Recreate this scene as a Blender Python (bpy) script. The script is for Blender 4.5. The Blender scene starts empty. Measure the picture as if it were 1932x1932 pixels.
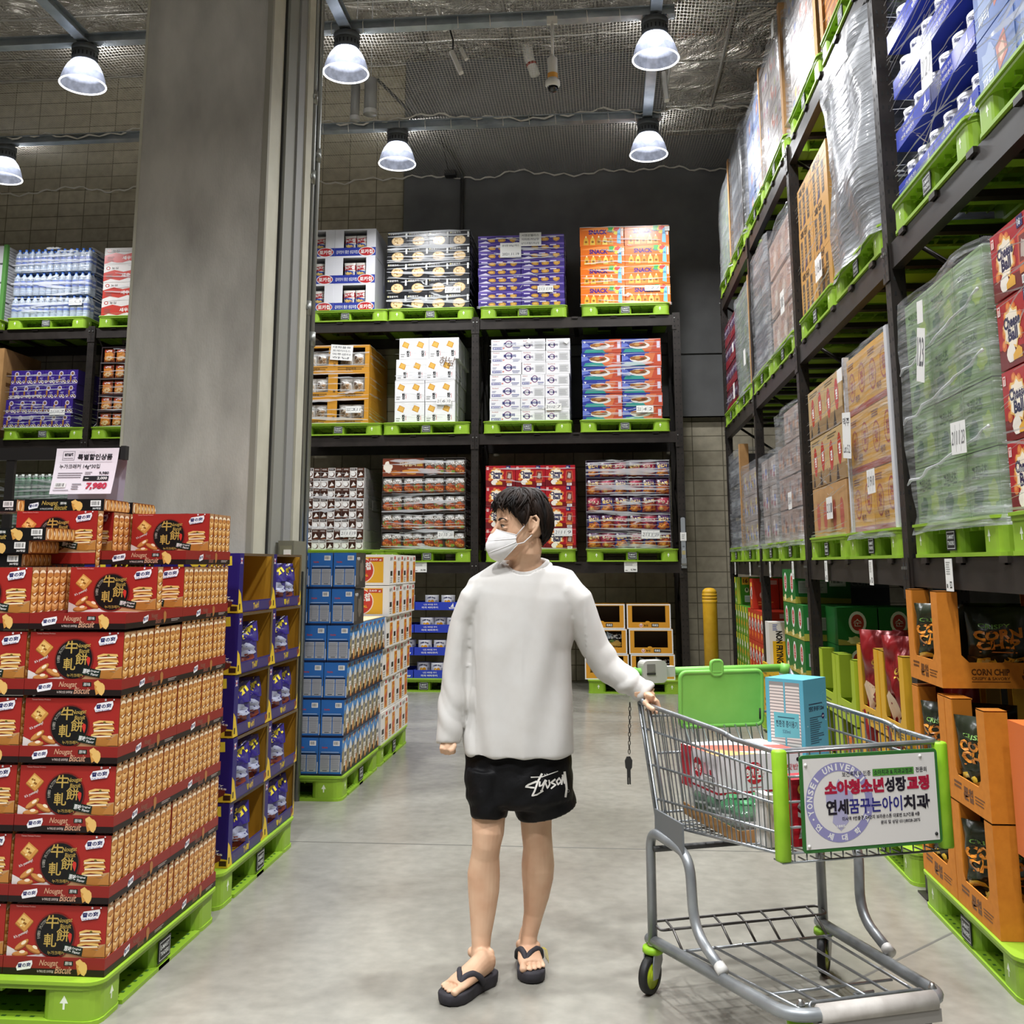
import bpy, math, random
from mathutils import Vector, Matrix, noise as mnoise
random.seed(7)
S = bpy.context.scene
COL = S.collection
PI = math.pi
R = math.radians

# ---------------------------------------------------------------- camera
CAMH = 1.5
F_PX, PPY = 1935.0, 728.43
PITCH, YAW, ROLL = R(9.877), R(5.0826), R(-0.1206)
def _basis():
    cy, sy = math.cos(YAW), math.sin(YAW)
    r0 = Vector((cy, sy, 0)); f0 = Vector((-sy, cy, 0)); u = Vector((0, 0, 1))
    F = f0*math.cos(PITCH) + u*math.sin(PITCH)
    up = u*math.cos(PITCH) - f0*math.sin(PITCH)
    rr = r0*math.cos(ROLL) + up*math.sin(ROLL)
    uu = up*math.cos(ROLL) - r0*math.sin(ROLL)
    return rr, uu, F
CR, CU, CF = _basis()
cam = bpy.data.cameras.new('camera')
cam_o = bpy.data.objects.new('camera', cam); COL.objects.link(cam_o)
mw = Matrix.Identity(4)
for i in range(3):
    mw[i][0] = CR[i]; mw[i][1] = CU[i]; mw[i][2] = -CF[i]
mw[2][3] = CAMH
cam_o.matrix_world = mw
cam.sensor_width = 36.0
cam.lens = F_PX*36.0/1932.0
cam.shift_y = -(966.0-PPY)/1932.0
cam.clip_end = 200
S.camera = cam_o

# ---------------------------------------------------------------- world, exposure, lights
S.view_settings.view_transform = 'Standard'
S.view_settings.look = 'None'
S.view_settings.exposure = -0.5
S.view_settings.gamma = 1.0
S.view_settings.use_curve_mapping = False
W = bpy.data.worlds.new('world'); S.world = W; W.use_nodes = True
W.node_tree.nodes['Background'].inputs[0].default_value = (1.0, 0.97, 0.92, 1)
W.node_tree.nodes['Background'].inputs[1].default_value = 0.09
LAMP_Z = 6.2
LAMPS_SEEN = [(-5.08, 9.1), (-2.42, 9.1), (0.56, 9.1), (-7.3, 11.4), (-2.38, 11.4), (0.59, 11.4)]
LAMPS_OFF = [(-5.08, 6.8), (-5.08, 2.6), (0.57, 6.8), (0.57, 4.4), (-1.5, 1.9), (0.7, 1.6), (-1.0, -0.6), (0.9, -0.8), (-3.4, 0.4)]
LAMP_W = 120.0
def lamp_light(x, y, z, w, size=0.34, spread=150, up=False):
    l = bpy.data.lights.new('lamp_light', 'AREA'); l.shape = 'DISK'; l.size = size
    l.energy = w; l.color = (0.97, 0.98, 1.0); l.spread = R(spread)
    o = bpy.data.objects.new('lamp_light', l); COL.objects.link(o); o.location = (x, y, z)
    if up: o.rotation_euler = (PI, 0, 0)
    return o
for x, y in LAMPS_OFF:
    lamp_light(x, y, LAMP_Z-0.02, LAMP_W*1.15, 0.26, 118)
    lamp_light(x, y, LAMP_Z+0.42, LAMP_W*0.4, 0.3, 178, True)

# ---------------------------------------------------------------- helpers
def ray(px, py):
    return CR*((px-966)/F_PX) - CU*((py-PPY)/F_PX) + CF
def at(px, py, X=None, Y=None, Z=None):
    d = ray(px, py); o = Vector((0, 0, CAMH))
    t = (X-o.x)/d.x if X is not None else ((Y-o.y)/d.y if Y is not None else (Z-o.z)/d.z)
    return o + d*t

def lin(c):
    c = c/255.0
    return c/12.92 if c <= 0.04045 else ((c+0.055)/1.055)**2.4
_M = {}
def mat(col, rough=0.5, metal=0.0, spec=0.5, emit=0.0, name=None, coat=0.0):
    """plain procedural material from an sRGB hex colour"""
    key = (col, rough, metal, spec, emit, coat)
    if key in _M: return _M[key]
    m = bpy.data.materials.new(name or ('m_'+col)); m.use_nodes = True
    b = m.node_tree.nodes['Principled BSDF']
    rgb = [lin(int(col[i:i+2], 16)) for i in (0, 2, 4)]
    b.inputs['Base Color'].default_value = (*rgb, 1)
    b.inputs['Roughness'].default_value = rough
    b.inputs['Metallic'].default_value = metal
    b.inputs['Specular IOR Level'].default_value = spec
    if coat: b.inputs['Coat Weight'].default_value = coat; b.inputs['Coat Roughness'].default_value = 0.15
    if emit:
        b.inputs['Emission Color'].default_value = (*rgb, 1); b.inputs['Emission Strength'].default_value = emit
    _M[key] = m
    return m
P = lambda c: mat(c, 0.42, 0, 0.35)       # printed carton
PG = lambda c: mat(c, 0.25, 0, 0.5)       # glossy print / foil
def rgbc(c, k=1.0): return tuple(lin(int(c[i:i+2], 16))*k for i in (0, 2, 4)) + (1,)
def node_mat(name):
    m = bpy.data.materials.new(name); m.use_nodes = True
    return m, m.node_tree, m.node_tree.nodes, m.node_tree.links, m.node_tree.nodes['Principled BSDF']
def noise_mat(name, c1, c2, scale=4, rough=0.6, metal=0.0, bump=0.0, detail=4, bscale=None, stretch=(1, 1, 1), r2=None, lo=0.35, hi=0.65, spec=0.4, coord='Object'):
    m, nt, N, L, b = node_mat(name)
    tc = N.new('ShaderNodeTexCoord'); mp = N.new('ShaderNodeMapping'); mp.inputs['Scale'].default_value = stretch
    L.new(tc.outputs[coord], mp.inputs[0])
    n = N.new('ShaderNodeTexNoise'); n.inputs['Scale'].default_value = scale; n.inputs['Detail'].default_value = detail
    L.new(mp.outputs[0], n.inputs[0])
    r = N.new('ShaderNodeValToRGB'); r.color_ramp.elements[0].color = rgbc(c1); r.color_ramp.elements[1].color = rgbc(c2)
    r.color_ramp.elements[0].position = lo; r.color_ramp.elements[1].position = hi
    L.new(n.outputs[0], r.inputs[0]); L.new(r.outputs[0], b.inputs['Base Color'])
    b.inputs['Roughness'].default_value = rough; b.inputs['Metallic'].default_value = metal
    b.inputs['Specular IOR Level'].default_value = spec
    if r2 is not None:
        mr = N.new('ShaderNodeMapRange'); mr.inputs[3].default_value = rough; mr.inputs[4].default_value = r2
        L.new(n.outputs[0], mr.inputs[0]); L.new(mr.outputs[0], b.inputs['Roughness'])
    if bump:
        n2 = N.new('ShaderNodeTexNoise'); n2.inputs['Scale'].default_value = bscale or scale*6; n2.inputs['Detail'].default_value = 3
        L.new(mp.outputs[0], n2.inputs[0])
        bp = N.new('ShaderNodeBump'); bp.inputs['Strength'].default_value = bump; bp.inputs['Distance'].default_value = 0.02
        L.new(n2.outputs[0], bp.inputs['Height']); L.new(bp.outputs[0], b.inputs['Normal'])
    return m

class MB:
    """mesh builder: collects faces with materials, builds ONE mesh object"""
    def __init__(s): s.v = []; s.f = []; s.mi = []; s.mats = []; s.sm = []
    def _m(s, m):
        for i, q in enumerate(s.mats):
            if q is m: return i
        s.mats.append(m); return len(s.mats)-1
    def poly(s, pts, m, smooth=False):
        n = len(s.v); s.v += [tuple(p) for p in pts]; s.f.append(tuple(range(n, n+len(pts)))); s.mi.append(s._m(m)); s.sm.append(smooth)
    def mesh(s, vs, fs, m, smooth=False):
        n = len(s.v); s.v += [tuple(p) for p in vs]; i = s._m(m)
        for f in fs: s.f.append(tuple(n+k for k in f)); s.mi.append(i); s.sm.append(smooth)
    def box(s, x0, y0, z0, x1, y1, z1, m, mf=None, mr=None, mt=None, ml=None, mbk=None):
        """mf front(-y) mr right(+x) mt top ml left(-x)"""
        n = len(s.v)
        s.v += [(x0,y0,z0),(x1,y0,z0),(x1,y1,z0),(x0,y1,z0),(x0,y0,z1),(x1,y0,z1),(x1,y1,z1),(x0,y1,z1)]
        for f, mm in (((0,1,5,4), mf), ((1,2,6,5), mr), ((2,3,7,6), mbk), ((3,0,4,7), ml), ((4,5,6,7), mt), ((3,2,1,0), None)):
            s.f.append(tuple(n+k for k in f)); s.mi.append(s._m(mm or m)); s.sm.append(False)
    def cbox(s, c, d, m, rot=None):
        """box by centre, dims, optional rotation matrix"""
        h = [k/2 for k in d]
        vs = [Vector((x*h[0], y*h[1], z*h[2])) for z in (-1, 1) for x, y in ((-1,-1),(1,-1),(1,1),(-1,1))]
        if rot: vs = [rot @ v for v in vs]
        vs = [v+Vector(c) for v in vs]
        s.mesh(vs, [(0,1,5,4),(1,2,6,5),(2,3,7,6),(3,0,4,7),(4,5,6,7),(3,2,1,0)], m)
    def tube(s, path, r, m, n=8, closed=False, caps=True):
        path = [Vector(p) for p in path]; k = len(path)
        rs = r if isinstance(r, (list, tuple)) else [r]*k
        rings = []; up = None
        for i, p in enumerate(path):
            if closed: t = path[(i+1) % k]-path[i-1]
            else: t = path[min(i+1, k-1)]-path[max(i-1, 0)]
            t = t.normalized() if t.length > 1e-9 else Vector((0, 0, 1))
            if up is None:
                a = Vector((0, 0, 1)) if abs(t.z) < 0.9 else Vector((1, 0, 0)); up = (a-t*a.dot(t)).normalized()
            else:
                up = up-t*up.dot(t)
                up = up.normalized() if up.length > 1e-6 else t.orthogonal().normalized()
            b = t.cross(up)
            rings.append([p+(up*math.cos(2*PI*j/n)+b*math.sin(2*PI*j/n))*rs[i] for j in range(n)])
        vs = [v for g in rings for v in g]; fs = []
        for i in range(k if closed else k-1):
            a, c = i*n, ((i+1) % k)*n
            for j in range(n): fs.append((a+j, a+(j+1) % n, c+(j+1) % n, c+j))
        if caps and not closed: fs.append(tuple(range(n-1, -1, -1))); fs.append(tuple((k-1)*n+j for j in range(n)))
        s.mesh(vs, fs, m, True)
    def lathe(s, prof, m, n=24, o=(0, 0, 0), cap0=False, cap1=False, rot=None):
        vs = []
        for r, z in prof:
            for j in range(n):
                v = Vector((r*math.cos(2*PI*j/n), r*math.sin(2*PI*j/n), z))
                if rot: v = rot @ v
                vs.append(v+Vector(o))
        fs = []
        for i in range(len(prof)-1):
            for j in range(n): fs.append((i*n+j, i*n+(j+1) % n, (i+1)*n+(j+1) % n, (i+1)*n+j))
        if cap0: fs.append(tuple(range(n-1, -1, -1)))
        if cap1: fs.append(tuple((len(prof)-1)*n+j for j in range(n)))
        s.mesh(vs, fs, m, True)
    def prism(s, pts, z0, z1, m, M=None, mt=None, smooth=False):
        """extrude a 2D outline (x,y ccw) from z0 to z1; M optional 4x4"""
        k = len(pts); vs = [Vector((x, y, z0)) for x, y in pts]+[Vector((x, y, z1)) for x, y in pts]
        if M: vs = [M @ v for v in vs]
        s.mesh(vs, [(i, (i+1) % k, k+(i+1) % k, k+i) for i in range(k)], m, smooth)
        s.mesh(vs, [tuple(range(k-1, -1, -1))], m); s.mesh(vs, [tuple(range(k, 2*k))], mt or m)
    def loft(s, rings, m, cap0=True, cap1=True, smooth=True):
        n = len(rings[0]); vs = [v for g in rings for v in g]; fs = []
        for i in range(len(rings)-1):
            for j in range(n): fs.append((i*n+j, i*n+(j+1) % n, (i+1)*n+(j+1) % n, (i+1)*n+j))
        if cap0: fs.append(tuple(range(n-1, -1, -1)))
        if cap1: fs.append(tuple((len(rings)-1)*n+j for j in range(n)))
        s.mesh(vs, fs, m, smooth)
    def data(s, name):
        me = bpy.data.meshes.new(name); me.from_pydata(s.v, [], s.f)
        for m in s.mats: me.materials.append(m)
        me.polygons.foreach_set('material_index', s.mi); me.polygons.foreach_set('use_smooth', s.sm); me.update()
        return me
    def build(s, name, parent=None, loc=None, rz=0.0):
        o = bpy.data.objects.new(name, s.data(name)); COL.objects.link(o)
        if parent: o.parent = parent
        if loc: o.location = loc
        if rz: o.rotation_euler = (0, 0, rz)
        return o

def rrect(w, h, r, n=4, cx=0, cy=0):
    out = []
    for k, (sx, sy) in enumerate(((1, -1), (1, 1), (-1, 1), (-1, -1))):
        a0 = -PI/2+k*PI/2
        for i in range(n+1):
            a = a0+PI/2*i/n; out.append((cx+sx*(w/2-r)+r*math.cos(a), cy+sy*(h/2-r)+r*math.sin(a)))
    return out

# ---------------------------------------------------------------- text to polygons
_T = {}
def text_geo(s, bold=0.0):
    key = (s, bold)
    if key in _T: return _T[key]
    cu = bpy.data.curves.new('t', 'FONT'); cu.body = s; cu.size = 1; cu.resolution_u = 2; cu.offset = bold
    o = bpy.data.objects.new('t', cu); COL.objects.link(o)
    dg = bpy.context.evaluated_depsgraph_get(); dg.update()
    me = o.evaluated_get(dg).to_mesh()
    vs = [(v.co.x, v.co.y) for v in me.vertices]; fs = [tuple(p.vertices) for p in me.polygons]
    o.evaluated_get(dg).to_mesh_clear()
    bpy.data.objects.remove(o); bpy.data.curves.remove(cu)
    if vs:
        x0 = min(v[0] for v in vs); x1 = max(v[0] for v in vs); y0 = min(v[1] for v in vs); y1 = max(v[1] for v in vs)
        vs = [((x-x0)/max(x1-x0, 1e-6), (y-y0)/max(y1-y0, 1e-6)) for x, y in vs]
    _T[key] = (vs, fs)
    return _T[key]

class Art:
    """flat print on one face: origin o (lower left), u and v full edge vectors; coordinates 0..1"""
    def __init__(s, mb, o, u, v, lift=0.0004, step=0.00005):
        s.mb = mb; s.o = Vector(o); s.u = Vector(u); s.v = Vector(v); s.n = s.u.cross(s.v).normalized(); s.k = lift; s.step = step
        s.asp = s.u.length/s.v.length
    def pt(s, x, y): return s.o+s.u*x+s.v*y+s.n*s.k
    def up(s): s.k += s.step
    def poly(s, pts, m): s.up(); s.mb.poly([s.pt(*p) for p in pts], m)
    def rect(s, x, y, w, h, m): s.poly([(x, y), (x+w, y), (x+w, y+h), (x, y+h)], m)
    def ell(s, cx, cy, rx, ry, m, n=20, rot=0):
        c, q = math.cos(rot), math.sin(rot); pts = []
        for i in range(n):
            a, b = rx*math.cos(2*PI*i/n), ry*math.sin(2*PI*i/n)
            pts.append((cx+a*c-b*q/s.asp, cy+a*q*s.asp+b*c))
        s.poly(pts, m)
    def circ(s, cx, cy, r, m, n=22): s.ell(cx, cy, r/s.asp, r, m, n)      # r in units of face height
    def text(s, t, x, y, w, h, m, bold=0.0, rot=0.0, shear=0.0, up=True):
        vs, fs = text_geo(t, bold)
        if not vs: return
        if up: s.up()
        c, q = math.cos(rot), math.sin(rot); A = s.asp; out = []
        for a, b in vs:
            X = (a-0.5)*w*A+shear*(b-0.5)*h; Y = (b-0.5)*h
            X, Y = X*c-Y*q, X*q+Y*c
            out.append(s.pt(x+w/2+X/A, y+h/2+Y))
        s.mb.mesh(out, fs, m)
    def arc_text(s, t, cx, cy, r, h, a0, a1, m, bold=0.0, inward=False):
        """letters on a circle; r,h in face heights, angles degrees"""
        k = len(t); s.up()
        for i, ch in enumerate(t):
            if ch == ' ': continue
            a = R(a0+(a1-a0)*i/max(k-1, 1)); rr = -PI/2 if not inward else PI/2
            w = h*(0.8 if ord(ch) < 256 else 1.0)*(0.35 if ch == 'I' else 1)
            s.text(ch, cx+r*math.cos(a)/s.asp-w/2/s.asp, cy+r*math.sin(a)-h/2, w/s.asp, h, m, bold, rot=a+rr, up=False)
    def lines(s, x, y, w, h, n, m, fill=0.45, ragged=0.25, seed=1):
        rd = random.Random(seed); s.up(); p = h/n
        for i in range(n):
            ww = w*(1-ragged*rd.random()); yy = y+h-p*(i+0.5+fill/2)
            s.mb.poly([s.pt(x, yy), s.pt(x+ww, yy), s.pt(x+ww, yy+p*fill), s.pt(x, yy+p*fill)], m)
    def barcode(s, x, y, w, h, n=9, seed=3):
        s.rect(x, y, w, h, P('e9e7e4')); rd = random.Random(seed); s.up(); p = w*0.8/n
        for i in range(n):
            xx = x+w*0.1+p*i; ww = p*rd.uniform(0.3, 0.75)
            s.mb.poly([s.pt(xx, y+h*.2), s.pt(xx+ww, y+h*.2), s.pt(xx+ww, y+h*.85), s.pt(xx, y+h*.85)], P('222222'))
    def frame(s, x, y, w, h, t, m):
        tx = t/s.asp
        s.up()
        for a in ((x, y, w, t), (x, y+h-t, w, t), (x, y+t, tx, h-2*t), (x+w-tx, y+t, tx, h-2*t)):
            s.mb.poly([s.pt(a[0], a[1]), s.pt(a[0]+a[2], a[1]), s.pt(a[0]+a[2], a[1]+a[3]), s.pt(a[0], a[1]+a[3])], m)
    def blob(s, cx, cy, rx, ry, m, seed=0, n=18, amp=0.25):
        rd = random.Random(seed); ks = [1+amp*(rd.random()-0.5)*2 for _ in range(n)]
        s.poly([(cx+rx*ks[i]*math.cos(2*PI*i/n), cy+ry*ks[i]*math.sin(2*PI*i/n)) for i in range(n)], m)
    def star(s, cx, cy, r1, r2, k, m):
        s.poly([(cx+(r1 if i % 2 == 0 else r2)*math.cos(PI*i/k+PI/2)/s.asp, cy+(r1 if i % 2 == 0 else r2)*math.sin(PI*i/k+PI/2)) for i in range(2*k)], m)
def front(mb, w, h, y=0.0, x0=0.0, z0=0.0): return Art(mb, (x0, y, z0), (w, 0, 0), (0, 0, h))
def right(mb, d, h, x, y0=0.0, z0=0.0): return Art(mb, (x, y0, z0), (0, d, 0), (0, 0, h))
def left(mb, d, h, x=0.0, y0=0.0, z0=0.0): return Art(mb, (x, y0+d, z0), (0, -d, 0), (0, 0, h))
def top(mb, w, d, z, x0=0.0, y0=0.0): return Art(mb, (x0, y0, z), (w, 0, 0), (0, d, 0))

# ---------------------------------------------------------------- things
LABELS = set()
def tag(o, label, cat, group=None, kind=None):
    o['label'] = label; o['category'] = cat
    if group: o['group'] = group
    if kind: o['kind'] = kind
    return o
def thing(name, label, cat, loc=(0, 0, 0), rz=0.0, group=None):
    o = bpy.data.objects.new(name, None); COL.objects.link(o); o.empty_display_size = 0.1
    o.location = loc; o.rotation_euler = (0, 0, rz)
    return tag(o, label, cat, group)
def struct(o): o['kind'] = 'structure'; return o
def dup(root, loc, rz, label, group=None):
    r = root.copy(); COL.objects.link(r); r.location = loc; r.rotation_euler = (0, 0, rz); r['label'] = label
    if group: r['group'] = group
    for ch in list(root.children):
        c = ch.copy(); COL.objects.link(c); c.parent = r
        for g in ch.children:
            d = g.copy(); COL.objects.link(d); d.parent = c
    return r
def inst(me, name, label, cat, loc, rz=0.0, group=None, rot=None):
    o = bpy.data.objects.new(name, me); COL.objects.link(o); o.location = loc; o.rotation_euler = rot or (0, 0, rz)
    return tag(o, label, cat, group)
ORD = ['first', 'second', 'third', 'fourth', 'fifth', 'sixth', 'seventh', 'eighth', 'ninth', 'tenth', 'eleventh', 'twelfth']
def edge(n, i): return 'top' if i == n-1 else ('bottom' if i == 0 else ORD[n-1-i]+' from top')
# ================================================================ ROOM
def mat_floor():
    m, nt, N, L, b = node_mat('polished_concrete')
    tc = N.new('ShaderNodeTexCoord')
    n1 = N.new('ShaderNodeTexNoise'); n1.inputs['Scale'].default_value = 0.9; n1.inputs['Detail'].default_value = 6; n1.inputs['Distortion'].default_value = 1.2
    n2 = N.new('ShaderNodeTexNoise'); n2.inputs['Scale'].default_value = 14; n2.inputs['Detail'].default_value = 5
    L.new(tc.outputs['Object'], n1.inputs[0]); L.new(tc.outputs['Object'], n2.inputs[0])
    r1 = N.new('ShaderNodeValToRGB'); r1.color_ramp.elements[0].color = rgbc('7b786f'); r1.color_ramp.elements[1].color = rgbc('96948a')
    r1.color_ramp.elements[0].position = 0.3; r1.color_ramp.elements[1].position = 0.72
    L.new(n1.outputs[0], r1.inputs[0])
    mx = N.new('ShaderNodeMix'); mx.data_type = 'RGBA'; mx.blend_type = 'OVERLAY'; mx.inputs[0].default_value = 0.25
    L.new(r1.outputs[0], mx.inputs[6]); L.new(n2.outputs[0], mx.inputs[7]); L.new(mx.outputs[2], b.inputs['Base Color'])
    mr = N.new('ShaderNodeMapRange'); mr.inputs[3].default_value = 0.15; mr.inputs[4].default_value = 0.32
    L.new(n1.outputs[0], mr.inputs[0]); L.new(mr.outputs[0], b.inputs['Roughness'])
    b.inputs['Specular IOR Level'].default_value = 0.5
    return m
def mat_block(name, c1, c2, cm):
    m, nt, N, L, b = node_mat(name)
    tc = N.new('ShaderNodeTexCoord'); mp = N.new('ShaderNodeMapping'); mp.inputs['Rotation'].default_value = (R(90), 0, 0)
    L.new(tc.outputs['Object'], mp.inputs[0])
    br = N.new('ShaderNodeTexBrick'); br.offset = 0.0; br.inputs['Scale'].default_value = 1.0
    br.inputs['Brick Width'].default_value = 0.4; br.inputs['Row Height'].default_value = 0.2; br.inputs['Mortar Size'].default_value = 0.006
    br.inputs['Color1'].default_value = rgbc(c1); br.inputs['Color2'].default_value = rgbc(c2); br.inputs['Mortar'].default_value = rgbc(cm)
    L.new(mp.outputs[0], br.inputs[0])
    n = N.new('ShaderNodeTexNoise'); n.inputs['Scale'].default_value = 9; n.inputs['Detail'].default_value = 6
    L.new(tc.outputs['Object'], n.inputs[0])
    mx = N.new('ShaderNodeMix'); mx.data_type = 'RGBA'; mx.blend_type = 'OVERLAY'; mx.inputs[0].default_value = 0.35
    L.new(br.outputs[0], mx.inputs[6]); L.new(n.outputs[0], mx.inputs[7]); L.new(mx.outputs[2], b.inputs['Base Color'])
    b.inputs['Roughness'].default_value = 0.85
    bp = N.new('ShaderNodeBump'); bp.inputs['Strength'].default_value = 0.4; bp.inputs['Distance'].default_value = 0.01
    inv = N.new('ShaderNodeMath'); inv.operation = 'SUBTRACT'; inv.inputs[0].default_value = 1.0
    L.new(br.outputs['Fac'], inv.inputs[1]); L.new(inv.outputs[0], bp.inputs['Height']); L.new(bp.outputs[0], b.inputs['Normal'])
    return m
def mat_foil():
    m, nt, N, L, b = node_mat('foil_insulation')
    tc = N.new('ShaderNodeTexCoord')
    v = N.new('ShaderNodeTexVoronoi'); v.feature = 'DISTANCE_TO_EDGE'; v.inputs['Scale'].default_value = 2.2; v.inputs['Randomness'].default_value = 1
    n = N.new('ShaderNodeTexNoise'); n.inputs['Scale'].default_value = 1.7; n.inputs['Detail'].default_value = 5; n.inputs['Roughness'].default_value = 0.6; n.inputs['Distortion'].default_value = 2.2
    L.new(tc.outputs['Object'], n.inputs[0]); L.new(n.outputs['Color'], v.inputs[0])
    r = N.new('ShaderNodeValToRGB'); r.color_ramp.elements[0].color = rgbc('a9a298'); r.color_ramp.elements[1].color = rgbc('dcd6cc')
    r.color_ramp.elements[0].position = 0.35; r.color_ramp.elements[1].position = 0.65
    L.new(n.outputs[0], r.inputs[0]); L.new(r.outputs[0], b.inputs['Base Color'])
    b.inputs['Metallic'].default_value = 0.75; b.inputs['Roughness'].default_value = 0.30
    bp = N.new('ShaderNodeBump'); bp.inputs['Strength'].default_value = 1.0; bp.inputs['Distance'].default_value = 0.16
    L.new(n.outputs[0], bp.inputs['Height']); L.new(bp.outputs[0], b.inputs['Normal'])
    return m
def mat_net():
    m, nt, N, L, b = node_mat('netting')
    tc = N.new('ShaderNodeTexCoord'); sp = N.new('ShaderNodeSeparateXYZ'); L.new(tc.outputs['Object'], sp.inputs[0])
    def grid(sock, pitch, w):
        a = N.new('ShaderNodeMath'); a.operation = 'DIVIDE'; a.inputs[1].default_value = pitch; L.new(sock, a.inputs[0])
        f = N.new('ShaderNodeMath'); f.operation = 'FRACT'; L.new(a.outputs[0], f.inputs[0])
        c = N.new('ShaderNodeMath'); c.operation = 'LESS_THAN'; c.inputs[1].default_value = w; L.new(f.outputs[0], c.inputs[0]); return c.outputs[0]
    gx = grid(sp.outputs[0], 0.034, 0.11); gy = grid(sp.outputs[1], 0.05, 0.10)
    mx = N.new('ShaderNodeMath'); mx.operation = 'MAXIMUM'; L.new(gx, mx.inputs[0]); L.new(gy, mx.inputs[1])
    L.new(mx.outputs[0], b.inputs['Alpha'])
    b.inputs['Base Color'].default_value = rgbc('b5afa4'); b.inputs['Roughness'].default_value = 0.8
    return m
M_FLOOR = mat_floor()
M_FOIL = mat_foil()
M_CONC = noise_mat('grey_concrete', '9b9891', 'c0bdb5', scale=2.0, rough=0.8, detail=8, bump=0.12, bscale=60, stretch=(1.6, 1.6, .6))
M_CREAM = noise_mat('cream_paint', 'b3b09f', 'bfbcab', scale=5, rough=0.6)
M_PANEL = noise_mat('dark_grey_panel', '5c5c5b', '6b6b6a', scale=2, rough=0.75, bump=0.05)
M_STEEL = noise_mat('galvanised', '9aa0a2', 'b4b8ba', scale=7, rough=0.38, metal=0.85)
M_GREYST = mat('7f8484', 0.45, 0.3)
M_GAP = mat('3b3a37', 0.9)

YB = 13.9
b = MB(); b.poly([(-14, -6, 0), (6, -6, 0), (6, YB+0.1, 0), (-14, YB+0.1, 0)], M_FLOOR)
M_JOINT = mat('5d5b54', 0.8)
for y, w in ((5.86, 0.012), (10.4, 0.01), (1.3, 0.012)): b.poly([(-14, y, .0006), (6, y, .0006), (6, y+w, .0006), (-14, y+w, .0006)], M_JOINT)
for p, q in (((0.78, 4.05), (1.46, 4.76)),):
    p = Vector((*p, .0006)); q = Vector((*q, .0006)); n = Vector((-(q-p).y, (q-p).x, 0)).normalized()*0.006
    b.poly([p-n, q-n, q+n, p+n], M_JOINT)
struct(b.build('floor'))
b = MB(); b.box(-14, YB, -0.02, 6, YB+0.2, 9.4, mat_block('concrete_block', 'a39a84', 'b0a791', '6b6452'))
struct(b.build('wall_back'))
# smooth dark panel on the upper right part of the back wall, in two courses
xl = at(762, 380, Y=YB-0.12).x; zs = at(1330, 668, Y=YB-0.12).z; zb = at(1330, 785, Y=YB-0.12).z
b = MB(); b.box(xl, YB-0.12, zb, 4.2, YB, zs-0.012, M_PANEL); b.box(xl, YB-0.12, zs+0.012, 4.2, YB, 9.0, M_PANEL)
b.box(xl+.01, YB-0.1, zb, 4.2, YB, 9.0, M_GAP)
struct(b.build('wall_back_panel'))
b = MB(); b.box(4.2, -6, -0.02, 4.4, YB, 9.4, M_PANEL); struct(b.build('wall_right'))
# foil lined ceiling: high on the left, a lower strip above the right rack
ZC, ZS, XS = 8.75, 7.45, 0.9
b = MB(); b.poly([(-14, -6, ZC), (-14, YB, ZC), (XS, YB, ZC), (XS, -6, ZC)], M_FOIL)
b.poly([(XS, -6, ZS), (XS, YB, ZS), (4.3, YB, ZS), (4.3, -6, ZS)], M_FOIL)
b.poly([(XS, -6, ZC), (XS, YB, ZC), (XS, YB, ZS), (XS, -6, ZS)], M_FOIL)
struct(b.build('ceiling'))
M_TAPE = mat('b9b6ae', 0.3, 0.7)
b = MB()
rd = random.Random(5)
for x in (-9.6, -8.4, -7.2, -6.0, -4.8, -3.6, -2.4, -1.2, 0.0):
    b.tube([(x+rd.uniform(-.01, .01), -6+i*0.5, ZC-0.012+rd.uniform(-.008, .008)) for i in range(40)], 0.022, M_TAPE, 5)
for y in (9.7, 10.9, 12.1, 13.2, 13.82):
    b.tube([(-14+i*0.3, y+rd.uniform(-.015, .015), ZC-0.012+rd.uniform(-.012, .012)) for i in range(50)], 0.02, M_TAPE, 5)
for x in (1.5, 2.1, 2.7):
    b.tube([(x, -6+i*0.5, ZS-0.012+rd.uniform(-.008, .008)) for i in range(40)], 0.02, M_TAPE, 5)
for y in (6.8, 8.0, 9.2, 10.4, 11.6, 12.8, 13.6):
    b.tube([(XS+i*0.2, y+rd.uniform(-.015, .015), ZS-0.012+rd.uniform(-.01, .01)) for i in range(17)], 0.018, M_TAPE, 5)
b.tube([(XS-0.01, -6+i*0.4, ZS+rd.uniform(-.01, .01)) for i in range(50)], 0.02, M_TAPE, 5)
struct(b.build('trim_1'))

# concrete pillar with its cream side, black joint, grey channel and cream edge strip
PX0, PX1, PY0, PY1 = -2.91, -2.076, 5.95, 6.86
b = MB()
b.box(PX0, PY0, 0, PX1, PY1, ZC, M_CONC, mr=M_CREAM, ml=M_CREAM)
b.box(PX0-0.006, PY0-0.003, 0, PX0+0.012, PY0+0.02, ZC, M_CREAM)
b.box(PX1-0.03, PY0-0.004, 0, PX1+0.004, PY0+0.03, ZC, mat('8d8a7e', 0.7))
b.box(PX1, PY0+0.26, 0, PX1+0.012, PY0+0.275, ZC, mat('222220', 0.8))
b.box(PX1, PY0+0.275, 0, PX1+0.03, PY0+0.47, ZC, mat('86867e', 0.6))
b.box(PX1, PY0+0.47, 0, PX1+0.045, PY0+0.62, ZC, mat('8a8a87', 0.55))
b.box(PX1, PY0+0.62, 0, PX1+0.06, PY0+0.76, ZC, M_CREAM)
b.box(PX1, PY0+0.76, 0, PX1+0.02, PY1, ZC, mat('20201e', 0.8))
struct(b.build('pillar'))
M_PIPE = mat('8f918c', 0.35, 0.6)
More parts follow.
